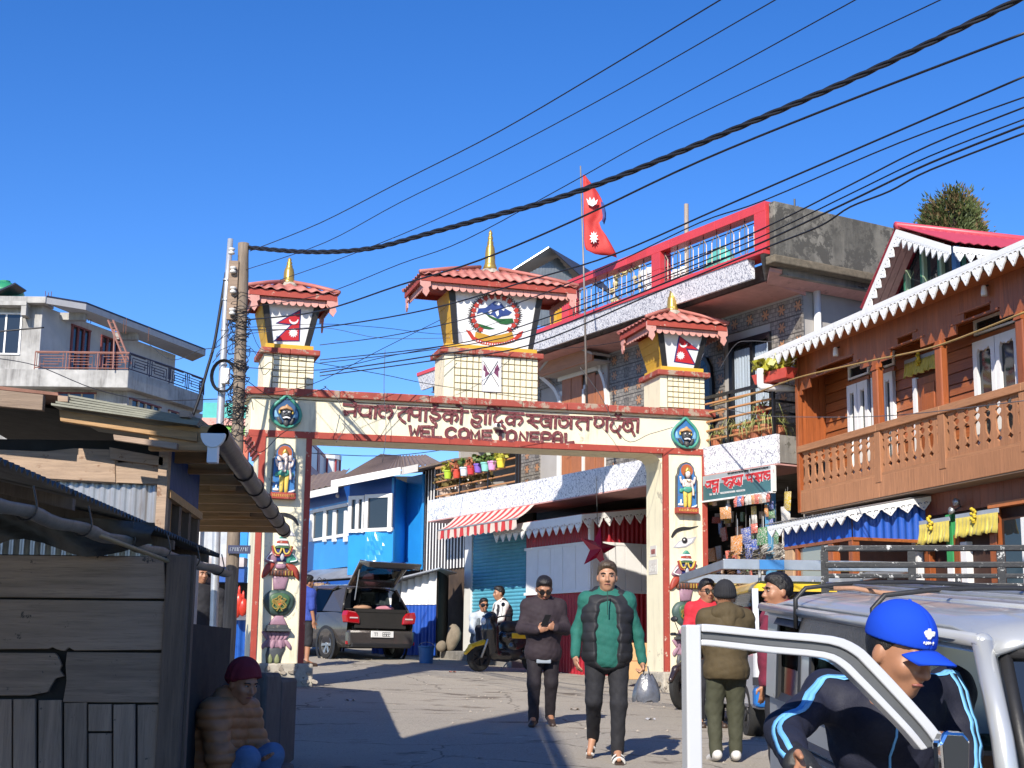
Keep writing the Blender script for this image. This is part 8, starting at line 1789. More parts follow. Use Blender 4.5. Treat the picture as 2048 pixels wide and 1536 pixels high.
# back view: olive hoodie
M_olh=cloth_mat('olive',(.075,.053,.022)); M_bean=mat('beanie_black',(.015,.015,.018),.9,var=.2,bump=.4,bscale=120)
J=stand(1.55,.19,knL=(.12,-.04,.50),anL=(.12,.02,.09),toeL=(.13,-.14,.03),knR=(-.10,-.05,.49),anR=(-.09,-.03,.085),toeR=(-.11,-.19,.03),elL=(.30,-.08,1.12),wrL=(.22,-.26,1.02),elR=(-.30,-.06,1.12),wrR=(-.20,-.26,1.04),handL=(.18,-.32,1.0),handR=(-.16,-.32,1.04))
P_,J_,H_=person('person seen from behind in an olive hoodie, cargo trousers and black knit cap',onG(1452,13.2),PI+.1,J,.009,M_skin,1.05,top=dict(m=M_olh,e=.03,low=.0,hem=-.10,name='hoodie',sl=(.066,.058,.048)),legs=cloth_mat('cargo',(.050,.052,.030)),shoes=M_shoew,hood=M_olh,hair=False,hat='beanie',hatm=M_bean)
# black haired man in profile behind the silver jeep
person('black haired man in a maroon shirt seen in profile behind the silver jeep',onG(1562,11.2),-1.35,stand(1.62),.009,M_skin,1.0,top=dict(m=cloth_mat('maroon',(.20,.02,.045)),e=.015,low=.0,hem=-.06,name='shirt'),legs=MATS['cloth_nightblue'],shoes=M_sole)
# seated man in brown puffer jacket on the stone ledge
J=seated(.16,.26,head=(.0,-.30,.93),neck=(0,-.19,.77),wrL=(.14,-.36,.46),handL=(.10,-.44,.44),wrR=(-.12,-.34,.46),handR=(-.06,-.42,.45),knL=(.15,-.46,.46),knR=(-.13,-.44,.45),anL=(.15,-.40,.09),anR=(-.13,-.38,.09),toeL=(.16,-.56,.03),toeR=(-.14,-.54,.03))
sitp=at(402,1500,10.0)
P_,J_,H_=person('man in a brown quilted jacket and dark red knit cap sitting on the stone ledge',(float(sitp[0]),float(sitp[1]),G(*sitp[:2])-.08),1.2,J,.0085,M_skin,1.1,top=dict(m=mat('tan_puffer',(.36,.15,.06),.55,var=.15,scale=10,bump=.1),e=.045,low=.02,sl=(.086,.080,.058),d=quilt(.07,.014),collar=.07,name='puffer_jacket'),legs=cloth_mat('denim',(.10,.17,.30)),shoes=M_sole,hair=False,headrot=(.30,0,-.35))
netobj('beanie',[('e',H_(0,.012,.048),(.100,.12,.121),None,.01),('e',H_(0,.012,.03),(.104,.124,.048),None,.02),('cut',H_(0,0,.012),(0,.2,.97))],.006,mat('beanie_red',(.17,.012,.022),.9,var=.15,bump=.3,bscale=120),P_,lambda V:.0025*np.sin(V[:,0]*120+V[:,1]*90))
# two men in dark clothes behind the poles
person('taller man in dark clothes standing behind the silver pole',onG(393,20.6),.7,stand(1.72),.012,M_skin,1.05,top=dict(m=cloth_mat('black',(.018,.018,.022)),e=.02,low=0,hem=-.06),legs=cloth_mat('greyblue',(.16,.19,.24)),shoes=M_sole,group='men behind the poles')
person('man in a black jacket half hidden between the two poles',onG(414,20.9),-.6,stand(1.62),.012,M_skin,1.08,top=dict(m=MATS['cloth_black'],e=.03,low=0,hem=-.06),legs=MATS['cloth_nightblue'],shoes=M_sole,group='men behind the poles')
# person at the car, by the left pillar
person('person in a blue top and black shorts beside the parked car',onG(609,26.5),2.2,stand(1.60),.012,M_skin,1.05,top=dict(m=cloth_mat('royal',(.03,.06,.30)),e=.02,low=0,hem=-.04,name='shirt',to=.5),legs=MATS['cloth_black'],shoes=M_sole,shorts=True)
# two men by the roller shutter
q=at(962,1290,29.6); person('man in a pale jacket sitting on the step by the blue roller shutter',(float(q[0]),float(q[1]),G(*q[:2])+.12),.35,seated(.22,.12,knL=(.13,-.36,.46),knR=(-.13,-.36,.46),anL=(.14,-.5,.09),anR=(-.12,-.5,.09),toeL=(.15,-.64,.03),toeR=(-.13,-.64,.03)),.012,M_skin,1.05,top=dict(m=cloth_mat('paleblue',(.45,.50,.56)),e=.025,low=.0),legs=cloth_mat('palejeans',(.36,.42,.48)),shoes=M_sole,glasses=True,vest=cloth_mat('steelgrey',(.10,.12,.14)))
q=at(1004,1290,28.9); P_,J_,H_=person('man in a dark vest and white sleeves sitting behind the black scooter',(float(q[0]),float(q[1]),G(*q[:2])+.10),-1.2,seated(.50,.08),.012,M_skin,1.08,top=dict(m=cloth_mat('white',(.66,.65,.62)),e=.02,low=.0,name='shirt'),legs=MATS['cloth_nightblue'],shoes=M_sole,vest=MATS['cloth_nightblue'])
# ---------------------------------------------------------------- vehicles
def paint(k,c,**kw): return mat('paint_'+k,c,.3,var=.04,scale=3,bump=.01,coat=.8,**kw)
M_tyre=mat('tyre',(.018,.018,.018),.85,var=.3,bump=.3); M_alloy=mat('alloy',(.45,.46,.48),.3,metal=.8,var=.1); M_chrome=mat('chrome',(.75,.76,.78),.08,metal=1,var=.03,bump=0); M_plastic=mat('black_plastic',(.02,.02,.022),.5,var=.2); M_lampr=mat('tail_red',(.38,.006,.012),.15,var=.1,coat=1); M_yellowp=mat('paint_yellow',(.70,.45,.02),.3,coat=.6)
M_autoglass=glass('auto_glass',(.22,.25,.26),.03,.5); M_white_p=paint('white',(.72,.73,.74)); M_silver=mat('paint_silver',(.46,.48,.50),.32,metal=.35,var=.06,bump=.02,coat=.5,wear=.06,wcol=(.25,.24,.22)); M_seat=mat('seat_fabric',(.05,.055,.05),.9,var=.4,scale=12)
def wheel(parent,c,R,w,spokes=5,axis=(1,0,0),rimm=M_alloy,width2=None):
    W_=emp('wheel',parent,c); ax=np.array(axis,float); q=Vector(ax).to_track_quat('Z','Y').to_matrix()
    tf=lambda x,y,z: np.array(q@Vector((x,y,z)))
    mb=MB(); mb.lathe([(R*.66,-w/2),(R*.9,-w/2),(R,-w*.3),(R,w*.3),(R*.9,w/2),(R*.66,w/2),(R*.62,w*.2),(R*.62,-w*.2),(R*.66,-w/2)],(0,0,0),28,cap=False); mb.xf(tf); mb.build('tyre',M_tyre,W_,smooth=True,auto=50)
    mb=MB(); mb.lathe([(R*.66,w*.42),(R*.60,w*.46),(R*.58,w*.1)],(0,0,0),28,cap=False); mb.lathe([(R*.6,w*.02),(.0001,w*.02)],(0,0,0),20,cap=False)
    mb.lathe([(R*.16,w*.30),(R*.14,w*.42),(.0001,w*.43)],(0,0,0),12)
    for k in range(spokes):
        for d in (-.13,.13):
            a=2*PI*k/spokes+d; c_0=np.array([math.cos(a),math.sin(a),0]); s_0=np.array([-math.sin(a),math.cos(a),0])*R*.05; p0=c_0*R*.12+np.array([0,0,w*.38]);p1=np.array([math.cos(a-d*.35),math.sin(a-d*.35),0])*R*.62+np.array([0,0,w*.42]); mb.hexa([p0-s_0-[0,0,.03],p1-s_0-[0,0,.03],p1+s_0-[0,0,.03],p0+s_0-[0,0,.03]],[p0-s_0,p1-s_0,p1+s_0,p0+s_0])
    mb.xf(tf); mb.build('rim',rimm,W_,auto=40); mb=MB(); mb.lathe([(R*.5,w*.08),(R*.5,w*.12),(.0001,w*.12)],(0,0,0),20); mb.xf(tf); mb.build('brake_disc',M_plastic,W_); return W_
# --- grey hatchback with open tailgate
hl=V3(757,1318,29.2); car=thing('hatchback_car','dark grey hatchback with raised tailgate and open side door parked behind the left pillar','car',(float(hl[0]),float(hl[1]),G(*hl[:2])),RAD(38))
M_car=mat('paint_grey',(.11,.10,.095),.26,metal=.5,var=.05,bump=.01,coat=1)
# sections along y (0 rear .. 3.84 front): half width and heights
def sec(y):
    t=y/3.84; e=sstep(0,.5,y)*(1-sstep(3.3,3.84,y)*.35); w=.78+.085*e
    return [(w*.86,.24),(w*.97,.34),(w,.55),(w*.995,.74),(w*.955,.93-.02*sstep(2.6,3.84,y)*4)]
ys_=[0,.06,.2,.5,.9,1.4,1.9,2.4,2.8,3.2,3.55,3.75,3.84]; mb=MB()
def cpt(i,j):
    s=sec(ys_[i]); y=ys_[i]-(.05*math.sin(PI*min(1,j/8)) if i==0 else 0)
    p=s[j] if j<5 else s[8-j+0] if False else s[4-(j-5)]
    return (-p[0],y,p[1]) if j<5 else (p[0],y,p[1])
mb.grid(cpt,len(ys_)-1,9); mb.build('body',M_car,car,smooth=True,auto=50)
mb=MB(); mb.add([(-.72,2.7,.93),(.72,2.7,.93),(.66,3.7,.80),(-.66,3.7,.80)],[(0,1,2,3)]); mb.build('bonnet',M_car,car,solid=.04)
# greenhouse: roof shell and pillars
rf=[(.35,.58,1.44),(.8,.60,1.50),(1.5,.60,1.52),(2.1,.57,1.47)]; mb=MB(); mb.grid(lambda i,j:(rf[i][1]*(j/4-1)*1.0,rf[i][0],rf[i][2]-.05*(j/4-1)**2*1.2),3,8); mb.build('roof',M_car,car,smooth=True,solid=.03)
def quad(name,P,m,par=car,s=.012): mb=MB(); mb.add(P,[tuple(range(len(P)))]); return mb.build(name,m,par,solid=s)
for s in (-1,1):
    quad('quarter_panel',[(s*.80,.12,.92),(s*.815,.82,.95),(s*.70,.62,1.33),(s*.585,.33,1.41)],M_car,s=.04)
    quad('window',[(s*.815,.84,.955),(s*.825,1.35,.955),(s*.635,1.38,1.43),(s*.66,.74,1.38)],M_autoglass); quad('window',[(s*.825,1.43,.955),(s*.815,2.35,.95),(s*.60,1.95,1.42),(s*.635,1.46,1.43)],M_autoglass)
    for P in ([(s*.83,1.34,.94),(s*.83,1.44,.94),(s*.64,1.47,1.45),(s*.64,1.37,1.45)],[(s*.82,2.33,.94),(s*.815,2.42,.94),(s*.585,2.02,1.45),(s*.6,1.94,1.45)],[(s*.68,.70,1.38),(s*.62,2.0,1.44),(s*.585,2.0,1.475),(s*.60,.6,1.45)]): quad('pillar',P,M_car,s=.035)
    MB().box(min(s*.86,s*.80),max(s*.86,s*.80),1.12,1.26,.80,.835).build('door_handle',M_plastic,car,bevel=.01)
    if s<0:
        mb=MB(); mb.tube([(s*.862,.95,.28),(s*.862,1.0,.9)],.006,4); mb.tube([(s*.866,1.42,.28),(s*.866,1.40,.93)],.006,4); mb.build('door_seam',M_plastic,car)
    for y in (.62,3.05): wheel(car,(s*.76,y,.295),.295,.19,6,(s,0,0)); mb=MB(); mb.lathe([(.305,.085),(.37,.085),(.37,.095),(.305,.095),(.305,.085)],(0,0,0),22,cap=False); mb.xf(lambda x,y2,z:(s*(.775+z*.95),y+x,.30+y2)); mb.build('wheel_arch',M_plastic,car)
    t_=MB(); t_.prism(ccw([(s*.50,.70),(s*.80,.72),(s*.83,.86),(s*.80,.955),(s*.60,.93),(s*.52,.84)]),-.075,.10); tl=t_.build('tail_lamp',M_lampr,car,bevel=.02); MB().box(min(s*.56,s*.74),max(s*.56,s*.74),-.085,-.07,.80,.825).build('lamp_strip',mat('lamp_white',(.7,.55,.55),.2),tl)
    MB().box(min(s*.62,s*.8),max(s*.62,s*.8),-.07,-.03,.30,.36).build('reflector',M_lampr,car)
    quad('front_wing',[(s*.815,2.35,.94),(s*.80,3.6,.84),(s*.66,3.7,.80),(s*.70,2.6,.94)],M_car)
quad('windscreen',[(-.74,2.75,.94),(.74,2.75,.94),(.56,2.08,1.44),(-.56,2.08,1.44)],M_autoglass)
# boot opening
MB().box(-.62,.62,.02,.06,.60,.66).build('boot_sill',M_plastic,car,bevel=.01); 
mb=MB(); mb.add([(-.60,-.03,.62),(.60,-.03,.62),(.60,-.03,.98),(-.60,-.03,.98)],[(0,1,2,3)]); mb.build('boot_well',M_dark,car,solid=.02)
MB().box(-.66,.66,.03,.8,.98,1.0).build('parcel_shelf',M_dark,car); MB().box(-.6,.6,1.0,1.12,.55,1.0).build('rear_seat',M_seat,car,bevel=.03)
for x in (-.32,.30): MB().box(x-.12,x+.12,1.0,1.1,1.0,1.17).build('headrest',M_seat,car,bevel=.04)
for k,(x,c) in enumerate(((-.25,(.35,.2,.12)),(.28,(.5,.2,.25)))): mb=MB(); mb.ball((x,.25,1.02),(.22,.12,.06),10); tag(mb.build('folded_cloth',mat('boot_cloth%d'%k,c,.9,var=.3),None,smooth=True,loc=tuple(car.location)),['brown folded cloth on the left of the car boot shelf','pink folded cloth on the right of the car boot shelf'][k],'cloth').rotation_euler=(0,0,RAD(38))
MB().box(-.78,.78,-.10,.05,.28,.58).build('bumper',M_car,car,bevel=.05); MB().box(-.70,.70,-.11,.0,.24,.33).build('bumper_skirt',M_plastic,car,bevel=.02)
pl_=MB().box(-.26,.26,-.125,-.10,.44,.565).build('number_plate',M_white,car,bevel=.006)
SEG={'6':'acdefg','9':'abcdfg','2':'abged','0':'abcdef','1':'bc','5':'acdfg'}
def digits(txt,x0,z0,w,h,y,par,m=M_black):
    for i,ch in enumerate(txt):
        x=x0+i*w*1.35; mb=MB(); t=w*.2
        for s in SEG.get(ch,''):
            a,b={'a':((0,h),(w,h)),'b':((w,h),(w,h/2)),'c':((w,h/2),(w,0)),'d':((0,0),(w,0)),'e':((0,h/2),(0,0)),'f':((0,h),(0,h/2)),'g':((0,h/2),(w,h/2))}[s]; ribbon(mb,[(x+a[0],z0+a[1]),(x+b[0],z0+b[1])],t,y+.004,y-.002)
        if ch not in SEG: ribbon(mb,[(x,z0+h),(x+w,z0+h)],t,y+.004,y-.002); ribbon(mb,[(x+w*.7,z0+h),(x+w*.7,z0)],t,y+.004,y-.002)
        mb.build('plate_digit',m,par)
digits('6922',.0,.465,.034,.075,-.127,pl_); digits('xx',-.20,.47,.034,.06,-.127,pl_)
# tailgate swung up, side door swung out
tg=emp('tailgate',car,(0,.36,1.46)); tg.rotation_euler=(-RAD(14),0,0); tg.scale=(.92,1,1); P=[(-.60,0,0),(.60,0,0),(.63,-.62,.34),(.66,-.86,.22),(-.66,-.86,.22),(-.63,-.62,.34)]
mb=MB(); mb.hexa([(-.60,0,-.02),(.60,0,-.02),(.57,-.16,.06),(-.57,-.16,.06)],[(-.60,0,.02),(.60,0,.02),(.59,-.15,.11),(-.59,-.15,.11)])
for s in (-1,1): mb.hexa([(s*.60,-.02,-.02),(s*.50,-.02,-.02),(s*.53,-.60,.29),(s*.65,-.60,.29)][::-s],[(s*.60,-.02,.03),(s*.50,-.02,.03),(s*.53,-.60,.35),(s*.65,-.60,.35)][::-s])
mb.hexa([(-.65,-.58,.28),(.65,-.58,.28),(.66,-.90,.10),(-.66,-.90,.10)][::-1],[(-.65,-.58,.36),(.65,-.58,.36),(.68,-.98,.20),(-.68,-.98,.20)][::-1]); mb.build('tailgate_shell',M_car,tg,bevel=.02)
quad('tailgate_glass',[(-.52,-.14,.09),(.52,-.14,.09),(.56,-.6,.33),(-.56,-.6,.33)],M_autoglass,tg); quad('tailgate_trim',[(-.5,-.60,.27),(.5,-.60,.27),(.5,-.86,.11),(-.5,-.86,.11)],M_plastic,tg)
for s in (-1,1): mb=MB(); mb.tube([(s*.56,-.45,.24),(s*.58,-.18,-.35)],.012,5); mb.build('gas_strut',M_steel,tg)
dr_=emp('side_door',car,(.84,1.42,0)); dr_.rotation_euler=(0,0,RAD(-62)); 
mb=MB(); mb.prism(ccw([(0,.30),(0,.93),(.05,.95),(.15,1.42),(.72,1.38),(.90,.95),(.86,.7),(.72,.36),(.6,.30)]),-.03,.03); mb.xf(lambda x,y,z:(y,-x,z)); mb.build('door_panel',M_car,dr_,bevel=.01); quad('door_glass',[(.035,-.10,.96),(.035,-.84,.96),(.035,-.70,1.34),(.035,-.17,1.37)],M_autoglass,dr_); quad('door_glass',[(-.035,-.10,.96),(-.035,-.84,.96),(-.035,-.70,1.34),(-.035,-.17,1.37)],M_autoglass,dr_)
# --- two wheelers
def two_wheeler(name,label,loc,rz,body,scooter,seed):
    t=thing(name,label,'scooter' if scooter else 'motorcycle',loc,rz); R=.25 if scooter else .30; wb=1.26
    wheel(t,(0,-wb/2,R),R,.10,5,(1,0,0),M_plastic); wheel(t,(0,wb/2,R),R,.11,5,(1,0,0),M_plastic)
    fk=MB(); h=1.0
    for s in (-.07,.07): fk.tube([(s,-wb/2,R),(s,-wb/2+.26,.82)],.022,7)
    fk.build('fork',M_steel,t,smooth=True); mb=MB(); mb.tube([(-.34,-wb/2+.36,1.0),(-.2,-wb/2+.30,.98),(0,-wb/2+.27,.92),(.2,-wb/2+.30,.98),(.34,-wb/2+.36,1.0)],.014,6); mb.build('handlebar',M_plastic,t,smooth=True)
    for s in (-1,1):
        mb=MB(); mb.tube([(s*.33,-wb/2+.36,1.0),(s*.42,-wb/2+.40,1.0)],.022,6); mb.build('grip',M_plastic,t); mb=MB(); mb.tube([(s*.24,-wb/2+.32,1.0),(s*.30,-wb/2+.30,1.16)],.007,4); mb.ball((s*.31,-wb/2+.30,1.20),(.06,.015,.04),8); mb.build('mirror',M_plastic,t,smooth=True)
    V=[('c',(0,-wb/2+.22,.80),(0,-wb/2+.26,.95),.10,.13,.05),('e',(0,-wb/2+.17,.90),(.12,.08,.12),None,.04)]
    if scooter: V+= [('c',(0,-wb/2+.30,.35),(0,-wb/2+.24,.75),.13,.17,.05),('c',(0,-wb/2+.35,.30),(0,.0,.30),.11,.13,.06)]
    netobj('front_fairing',V,.012,body,t)
    lp=MB(); lp.ball((0,-wb/2+.09,.90),(.075,.03,.07),10); lp.build('headlamp',mat('headlamp',(.6,.62,.65),.1,coat=1),t,smooth=True)
    netobj('front_mudguard',[('c',(0,-wb/2-.18,R*1.75),(0,-wb/2+.10,R*2.05),.05,.06,.03),('c',(0,-wb/2-.30,R*1.3),(0,-wb/2-.18,R*1.75),.035,.05,.03)],.01,M_yellowp if scooter else body,t)
    netobj('rear_body',[('c',(0,-.05,.62),(0,.55,.74),.13,.12,.06),('c',(0,.10,.45),(0,.50,.58),.16,.13,.06),('c',(0,.5,.74),(0,.82,.84),.10,.05,.05)] if scooter else [('c',(0,-.32,.80),(0,.02,.78),.13,.12,.05),('c',(0,.05,.70),(0,.75,.86),.09,.06,.05)],.012,body,t)
    for s in (-1,1): MB().box(s*.135-.02,s*.135+.02,.02,.42,.60,.70).build('side_panel',M_yellowp if scooter else M_plastic,t,bevel=.015)
    netobj('seat',[('c',(0,-.02,.80),(0,.30,.81),.12,.12,.04),('c',(0,.30,.82),(0,.66,.90),.12,.09,.04)],.012,mat('seat_vinyl',(.025,.025,.027),.5,var=.2),t)
    netobj('engine_block',[('e',(0,.12,.34),(.16,.24,.15),None,.05),('c',(.13,.25,.26),(.14,.80,.36),.05,.055,.03)],.014,M_plastic,t)
    mb=MB(); mb.tube([(-.02,.06,.2),(-.20,.02,.0)],.012,5); mb.build('side_stand',M_steel,t)
    return t
q=at(988,1325,26.6); two_wheeler('scooter','black and yellow scooter parked nose to the street before the blue roller shutter',(float(q[0])+.22,float(q[1])+.5,G(*q[:2])+.02),RAD(-52),mat('scooter_black',(.02,.02,.022),.25,coat=.7),True,1)
q=at(1362,1380,19.6); two_wheeler('motorcycle','dark motorcycle parked beside the right pillar, partly behind the open jeep door',(float(q[0])+.42,float(q[1])+.55,G(*q[:2])),RAD(-38),mat('bike_black',(.03,.02,.02),.3,coat=.6),False,2)
# --- taxi van further back
tb=thing('taxi_van','white and yellow taxi van with an aluminium roof carrier behind the silver jeep','van',(3.25,15.0,G(3.25,15)),RAD(3)); tz=1.62
M_whitev=paint('vanwhite',(.62,.63,.64))
mb=MB(); pr=[(-.72,.25),(-.76,.5),(-.76,.95),(-.64,1.52),(-.58,tz),(.58,tz),(.64,1.52),(.76,.95),(.76,.5),(.72,.25)]; mb.grid(lambda i,j:(pr[j][0],[0,.0,3.4][i],pr[j][1]),2,9); 
mb=MB(); mb.hexa([(-.76,-.0,.3),(.76,-.0,.3),(.76,3.2,.3),(-.76,3.2,.3)],[(-.76,-.02,.98),(.76,-.02,.98),(.76,3.2,.98),(-.76,3.2,.98)]); mb.build('body',M_whitev,tb,bevel=.05)
mb=MB(); mb.hexa([(-.66,.42,1.50),(.66,.42,1.50),(.66,3.2,1.50),(-.66,3.2,1.50)],[(-.60,.50,tz),(.60,.50,tz),(.60,3.15,tz),(-.60,3.15,tz)]); mb.build('roof',M_yellowp,tb,bevel=.04)
quad('windscreen',[(-.70,.03,.98),(.70,.03,.98),(.61,.44,1.50),(-.61,.44,1.50)],M_autoglass,tb)
for s in (-1,1):
    quad('pillar',[(s*.76,-.0,.98),(s*.70,.02,.98),(s*.61,.44,1.52),(s*.67,.46,1.52)],M_whitev,tb,.04); quad('side_window',[(s*.755,.15,.99),(s*.755,3.1,.99),(s*.665,3.1,1.49),(s*.665,.5,1.49)],M_autoglass,tb)
    mb=MB(); mb.ball((s*.55,-.03,.72),(.12,.05,.10),12); mb.build('headlamp',MATS['headlamp'],tb,smooth=True)
    for y in (.45,2.6): wheel(tb,(s*.68,y,.28),.28,.17,5,(s,0,0),M_plastic)
MB().box(-.78,.78,-.10,.05,.32,.52).build('bumper',mat('paint_blue',(.02,.16,.50),.3,coat=.5),tb,bevel=.04); MB().box(-.78,.78,-.03,.0,.54,.62).build('body_stripe',mat('stripe_dark',(.03,.03,.035),.4),tb)
rk=emp('roof_carrier',tb,(0,0,tz+.16))
MB().box(-1.05,-.98,.25,.32,-.06,.06).data if False else None
for y in (.30,3.0): MB().box(-1.0,1.05,y,y+.05,-.06,.05).build('carrier_rail',M_steel,rk,bevel=.008)
for x in (-1.0,1.0): MB().box(x,x+.05,.352,2.998,-.05,.04).build('carrier_rail',M_steel,rk)
MB().box(-.62,-.36,.285,.299,-.055,.045).build('blue_sticker',mat('sticker_blue',(.05,.2,.45),.3),rk)
for x in (-.55,.55):
    for y in (.6,2.6): mb=MB(); mb.tube([(x,y,-.16),(x,y,-.02)],.02,5); mb.build('carrier_foot',M_steel,rk)
# --- dark jeep with a black slatted roof carrier
jc=thing('dark_jeep','dark jeep carrying a worn black slatted roof rack beyond the silver jeep','jeep',(3.32,9.3,G(2.7,9)),RAD(-12)); zt_=at(1800,1178,9.)[2]-jc.location.z
M_jc=paint('darkgreen',(.03,.05,.04)); z_=zt_-.05
mb=MB(); mb.hexa([(-.8,0,.35),(.8,0,.35),(.8,3.6,.35),(-.8,3.6,.35)],[(-.8,0,.98),(.8,0,.98),(.8,3.6,.98),(-.8,3.6,.98)]); mb.build('body',M_jc,jc,bevel=.05); mb=MB(); mb.hexa([(-.78,.55,.981),(.78,.55,.981),(.78,3.6,.981),(-.78,3.6,.981)],[(-.7,.75,z_),(.7,.75,z_),(.7,3.5,z_),(-.7,3.5,z_)]); mb.build('cabin',M_plastic,jc,bevel=.06)
for s in (-1,1):
    for y in (.6,2.9): wheel(jc,(s*.72,y,.34),.34,.2,5,(s,0,0),M_plastic)
M_rack=mat('chipped_black_bar',(.016,.016,.018),.45,var=.3,bump=.15,wear=.30,wcol=(.50,.50,.48),wscale=16)
rk=emp('roof_rack',jc,(0,0,zt_)); x0,x1=-1.28,1.0; ya,yb=.3,3.4
for y in (ya,yb):
    for z in (.06,.20,.31): MB().box(x0,x1,y-.02,y+.02,z-.02,z+.02).build('rack_bar',M_rack,rk,bevel=.006)
    for k in range(5): x=x0+(x1-x0)*k/4; MB().box(x-.025,x+.025,y-.018,y+.018,.0,.29).build('rack_post',M_rack,rk)
for x in (x0,x1):
    for z in (.06,.20,.31): MB().box(x-.02,x+.02,ya+.021,yb-.021,z-.018,z+.018).build('rack_bar',M_rack,rk)
    for k in range(1,4): y=ya+(yb-ya)*k/4; MB().box(x-.018,x+.018,y-.025,y+.025,.0,.29).build('rack_post',M_rack,rk)
for k in range(7): z=-.02+.011*k; MB().box(x0,x1,ya-.03-.006*k,ya-.022-.006*k,z-.05,z-.043).build('rack_slat',M_rack,rk)
for k in range(14): y=ya+.1+(yb-ya-.2)*k/13; MB().box(x0+.02,x1-.02,y-.03,y+.03,-.03,-.01).build('rack_slat',M_rack,rk)
for k in range(4): x=x0+.3+k*.5; mb=MB(); mb.tube([(x,ya-.07,.02),(x-.04,ya-.10,.0),(x-.04,ya-.10,-.10)],.012,6); mb.build('rack_hook',M_white,rk,smooth=True)
# --- silver jeep in the near corner
JF=Frame((1.47,4.6,0),94); js=fthing(JF,'silver_jeep','silver jeep in the near right corner with its white framed door wide open','jeep')
jp=lambda x,y,v=0: JF.px(x,y,v)
sl_=(jp(1570,1207)[1]-jp(1965,1262)[1])/(jp(1570,1207)[0]-jp(1965,1262)[0]); zr0=jp(1965,1262)[1]-sl_*jp(1965,1262)[0]; zj=lambda u,d=0: zr0+sl_*u+d
UB=2.75; WJ=1.45
nu,nv=16,14
def rp(i,j):
    u=-.08+(UB+.08)*i/nu; t=j/nv; dome=.075*math.sin(PI*t)**.55; endd=-.10*max(0,1-i/2.0)**2-.10*max(0,(i-nu+2)/2)**2; return (u,-.02-WJ*t,zj(u,-.005+dome+endd*.6))
mb=MB(); mb.grid(rp,nu,nv); mb.build('roof',M_silver,js,smooth=True,solid=.02)
for k in range(5):
    t=.2+.15*k; mb=MB(); mb.tube([(u_,-.02-WJ*t,zj(u_,.078*math.sin(PI*t)**.55+.002)) for u_ in (.35,1.0,1.8,2.5)],.012,6); mb.build('roof_rib',M_silver,js,smooth=True)
mb=MB(); mb.tube([(-.05,.012,zj(-.05,-.03)),(UB,.012,zj(UB,-.03))],.022,7); mb.build('rain_gutter',M_silver,js,smooth=True)
zw1=lambda u: zj(u,-.07); zw0=lambda u: zj(u,-.46)
def fl(name,u0,u1,z0,z1,m,v0=-.03,v1=.0):
    mb=MB(); mb.hexa([(u0,v0,z0(u0)),(u1,v0,z0(u1)),(u1,v1,z0(u1)),(u0,v1,z0(u0))],[(u0,v0-.0,z1(u0)),(u1,v0,z1(u1)),(u1,v1-.02,z1(u1)),(u0,v1-.02,z1(u0))]); return mb.build(name,m,js)
low=lambda u:-.05+.05*u
fl('side_panel',1.12,UB,low,zw0,M_silver); fl('roof_rail',.0,UB,zw1,lambda u:zj(u,-.02),M_silver)
fl('pillar',1.08,1.2,zw0,zw1,M_silver); fl('pillar',1.98,2.12,zw0,zw1,M_silver); fl('rear_pillar',2.55,UB,zw0,zw1,M_silver)
for a,b in ((1.2,1.98),(2.12,2.55)): fl('side_window',a,b,zw0,zw1,M_autoglass,-.02,-.012); 
for a,b in ((1.2,1.24),(1.94,1.98),(2.12,2.16),(2.51,2.55)): fl('window_seal',a,b,zw0,zw1,M_plastic,-.028,.004)
for f0 in (zw0,lambda u:zw1(u)-.035): fl('window_seal',1.2,1.98,f0,lambda u,f=f0:f(u)+.035,M_plastic,-.026,.006); fl('window_seal',2.12,2.55,f0,lambda u,f=f0:f(u)+.035,M_plastic,-.026,.006)
fl('rain_visor',.9,2.0,lambda u:zj(u,-.15),lambda u:zj(u,-.05),mat('smoke_visor',(.03,.03,.032),.25),-.0,.035)
for z in (-.62,-.66): fl('trim_line',1.12,UB,lambda u,z=z:zj(u,z),lambda u,z=z:zj(u,z+.022),M_plastic,-.02,.006)
mb=MB(); mb.hexa([(UB,-.03,0),(UB+.04,-.03,0),(UB+.04,-WJ,0),(UB,-WJ,0)][::-1],[(UB-.05,-.05,zj(UB,-.03)),(UB,-.05,zj(UB,-.03)),(UB,-WJ,zj(UB,-.03)),(UB-.05,-WJ,zj(UB,-.03))][::-1]); mb.build('tail_panel',M_silver,js)
fl('far_side',.0,UB,low,lambda u:zj(u,-.46),M_silver,-WJ-.03,-WJ); fl('far_pillar',1.0,1.15,zw0,zw1,M_silver,-WJ-.03,-WJ); fl('far_pillar',2.4,UB,zw0,zw1,M_silver,-WJ-.03,-WJ)
MB().box(.1,UB,-WJ+.05,-.04,-.05,.35).build('floor_pan',M_plastic,js)
for u_,v in ((.55,-.35),(.55,-1.1),(1.5,-.7)):
    st_=emp('seat',js); w=.24 if v!=-.7 else .6
    MB().box(u_-.1,u_+.42,v-w,v+w,.55,.72).build('seat_base',M_seat,st_,bevel=.04); mb=MB(); mb.hexa([(u_+.38,v-w,.7),(u_+.52,v-w,.7),(u_+.52,v+w,.7),(u_+.38,v+w,.7)],[(u_+.50,v-w*.9,1.26),(u_+.60,v-w*.9,1.26),(u_+.60,v+w*.9,1.26),(u_+.50,v+w*.9,1.26)]); mb.build('seat_back',mat('patterned_seat',(.07,.10,.06),.9,var=.9,scale=16),st_,bevel=.03)
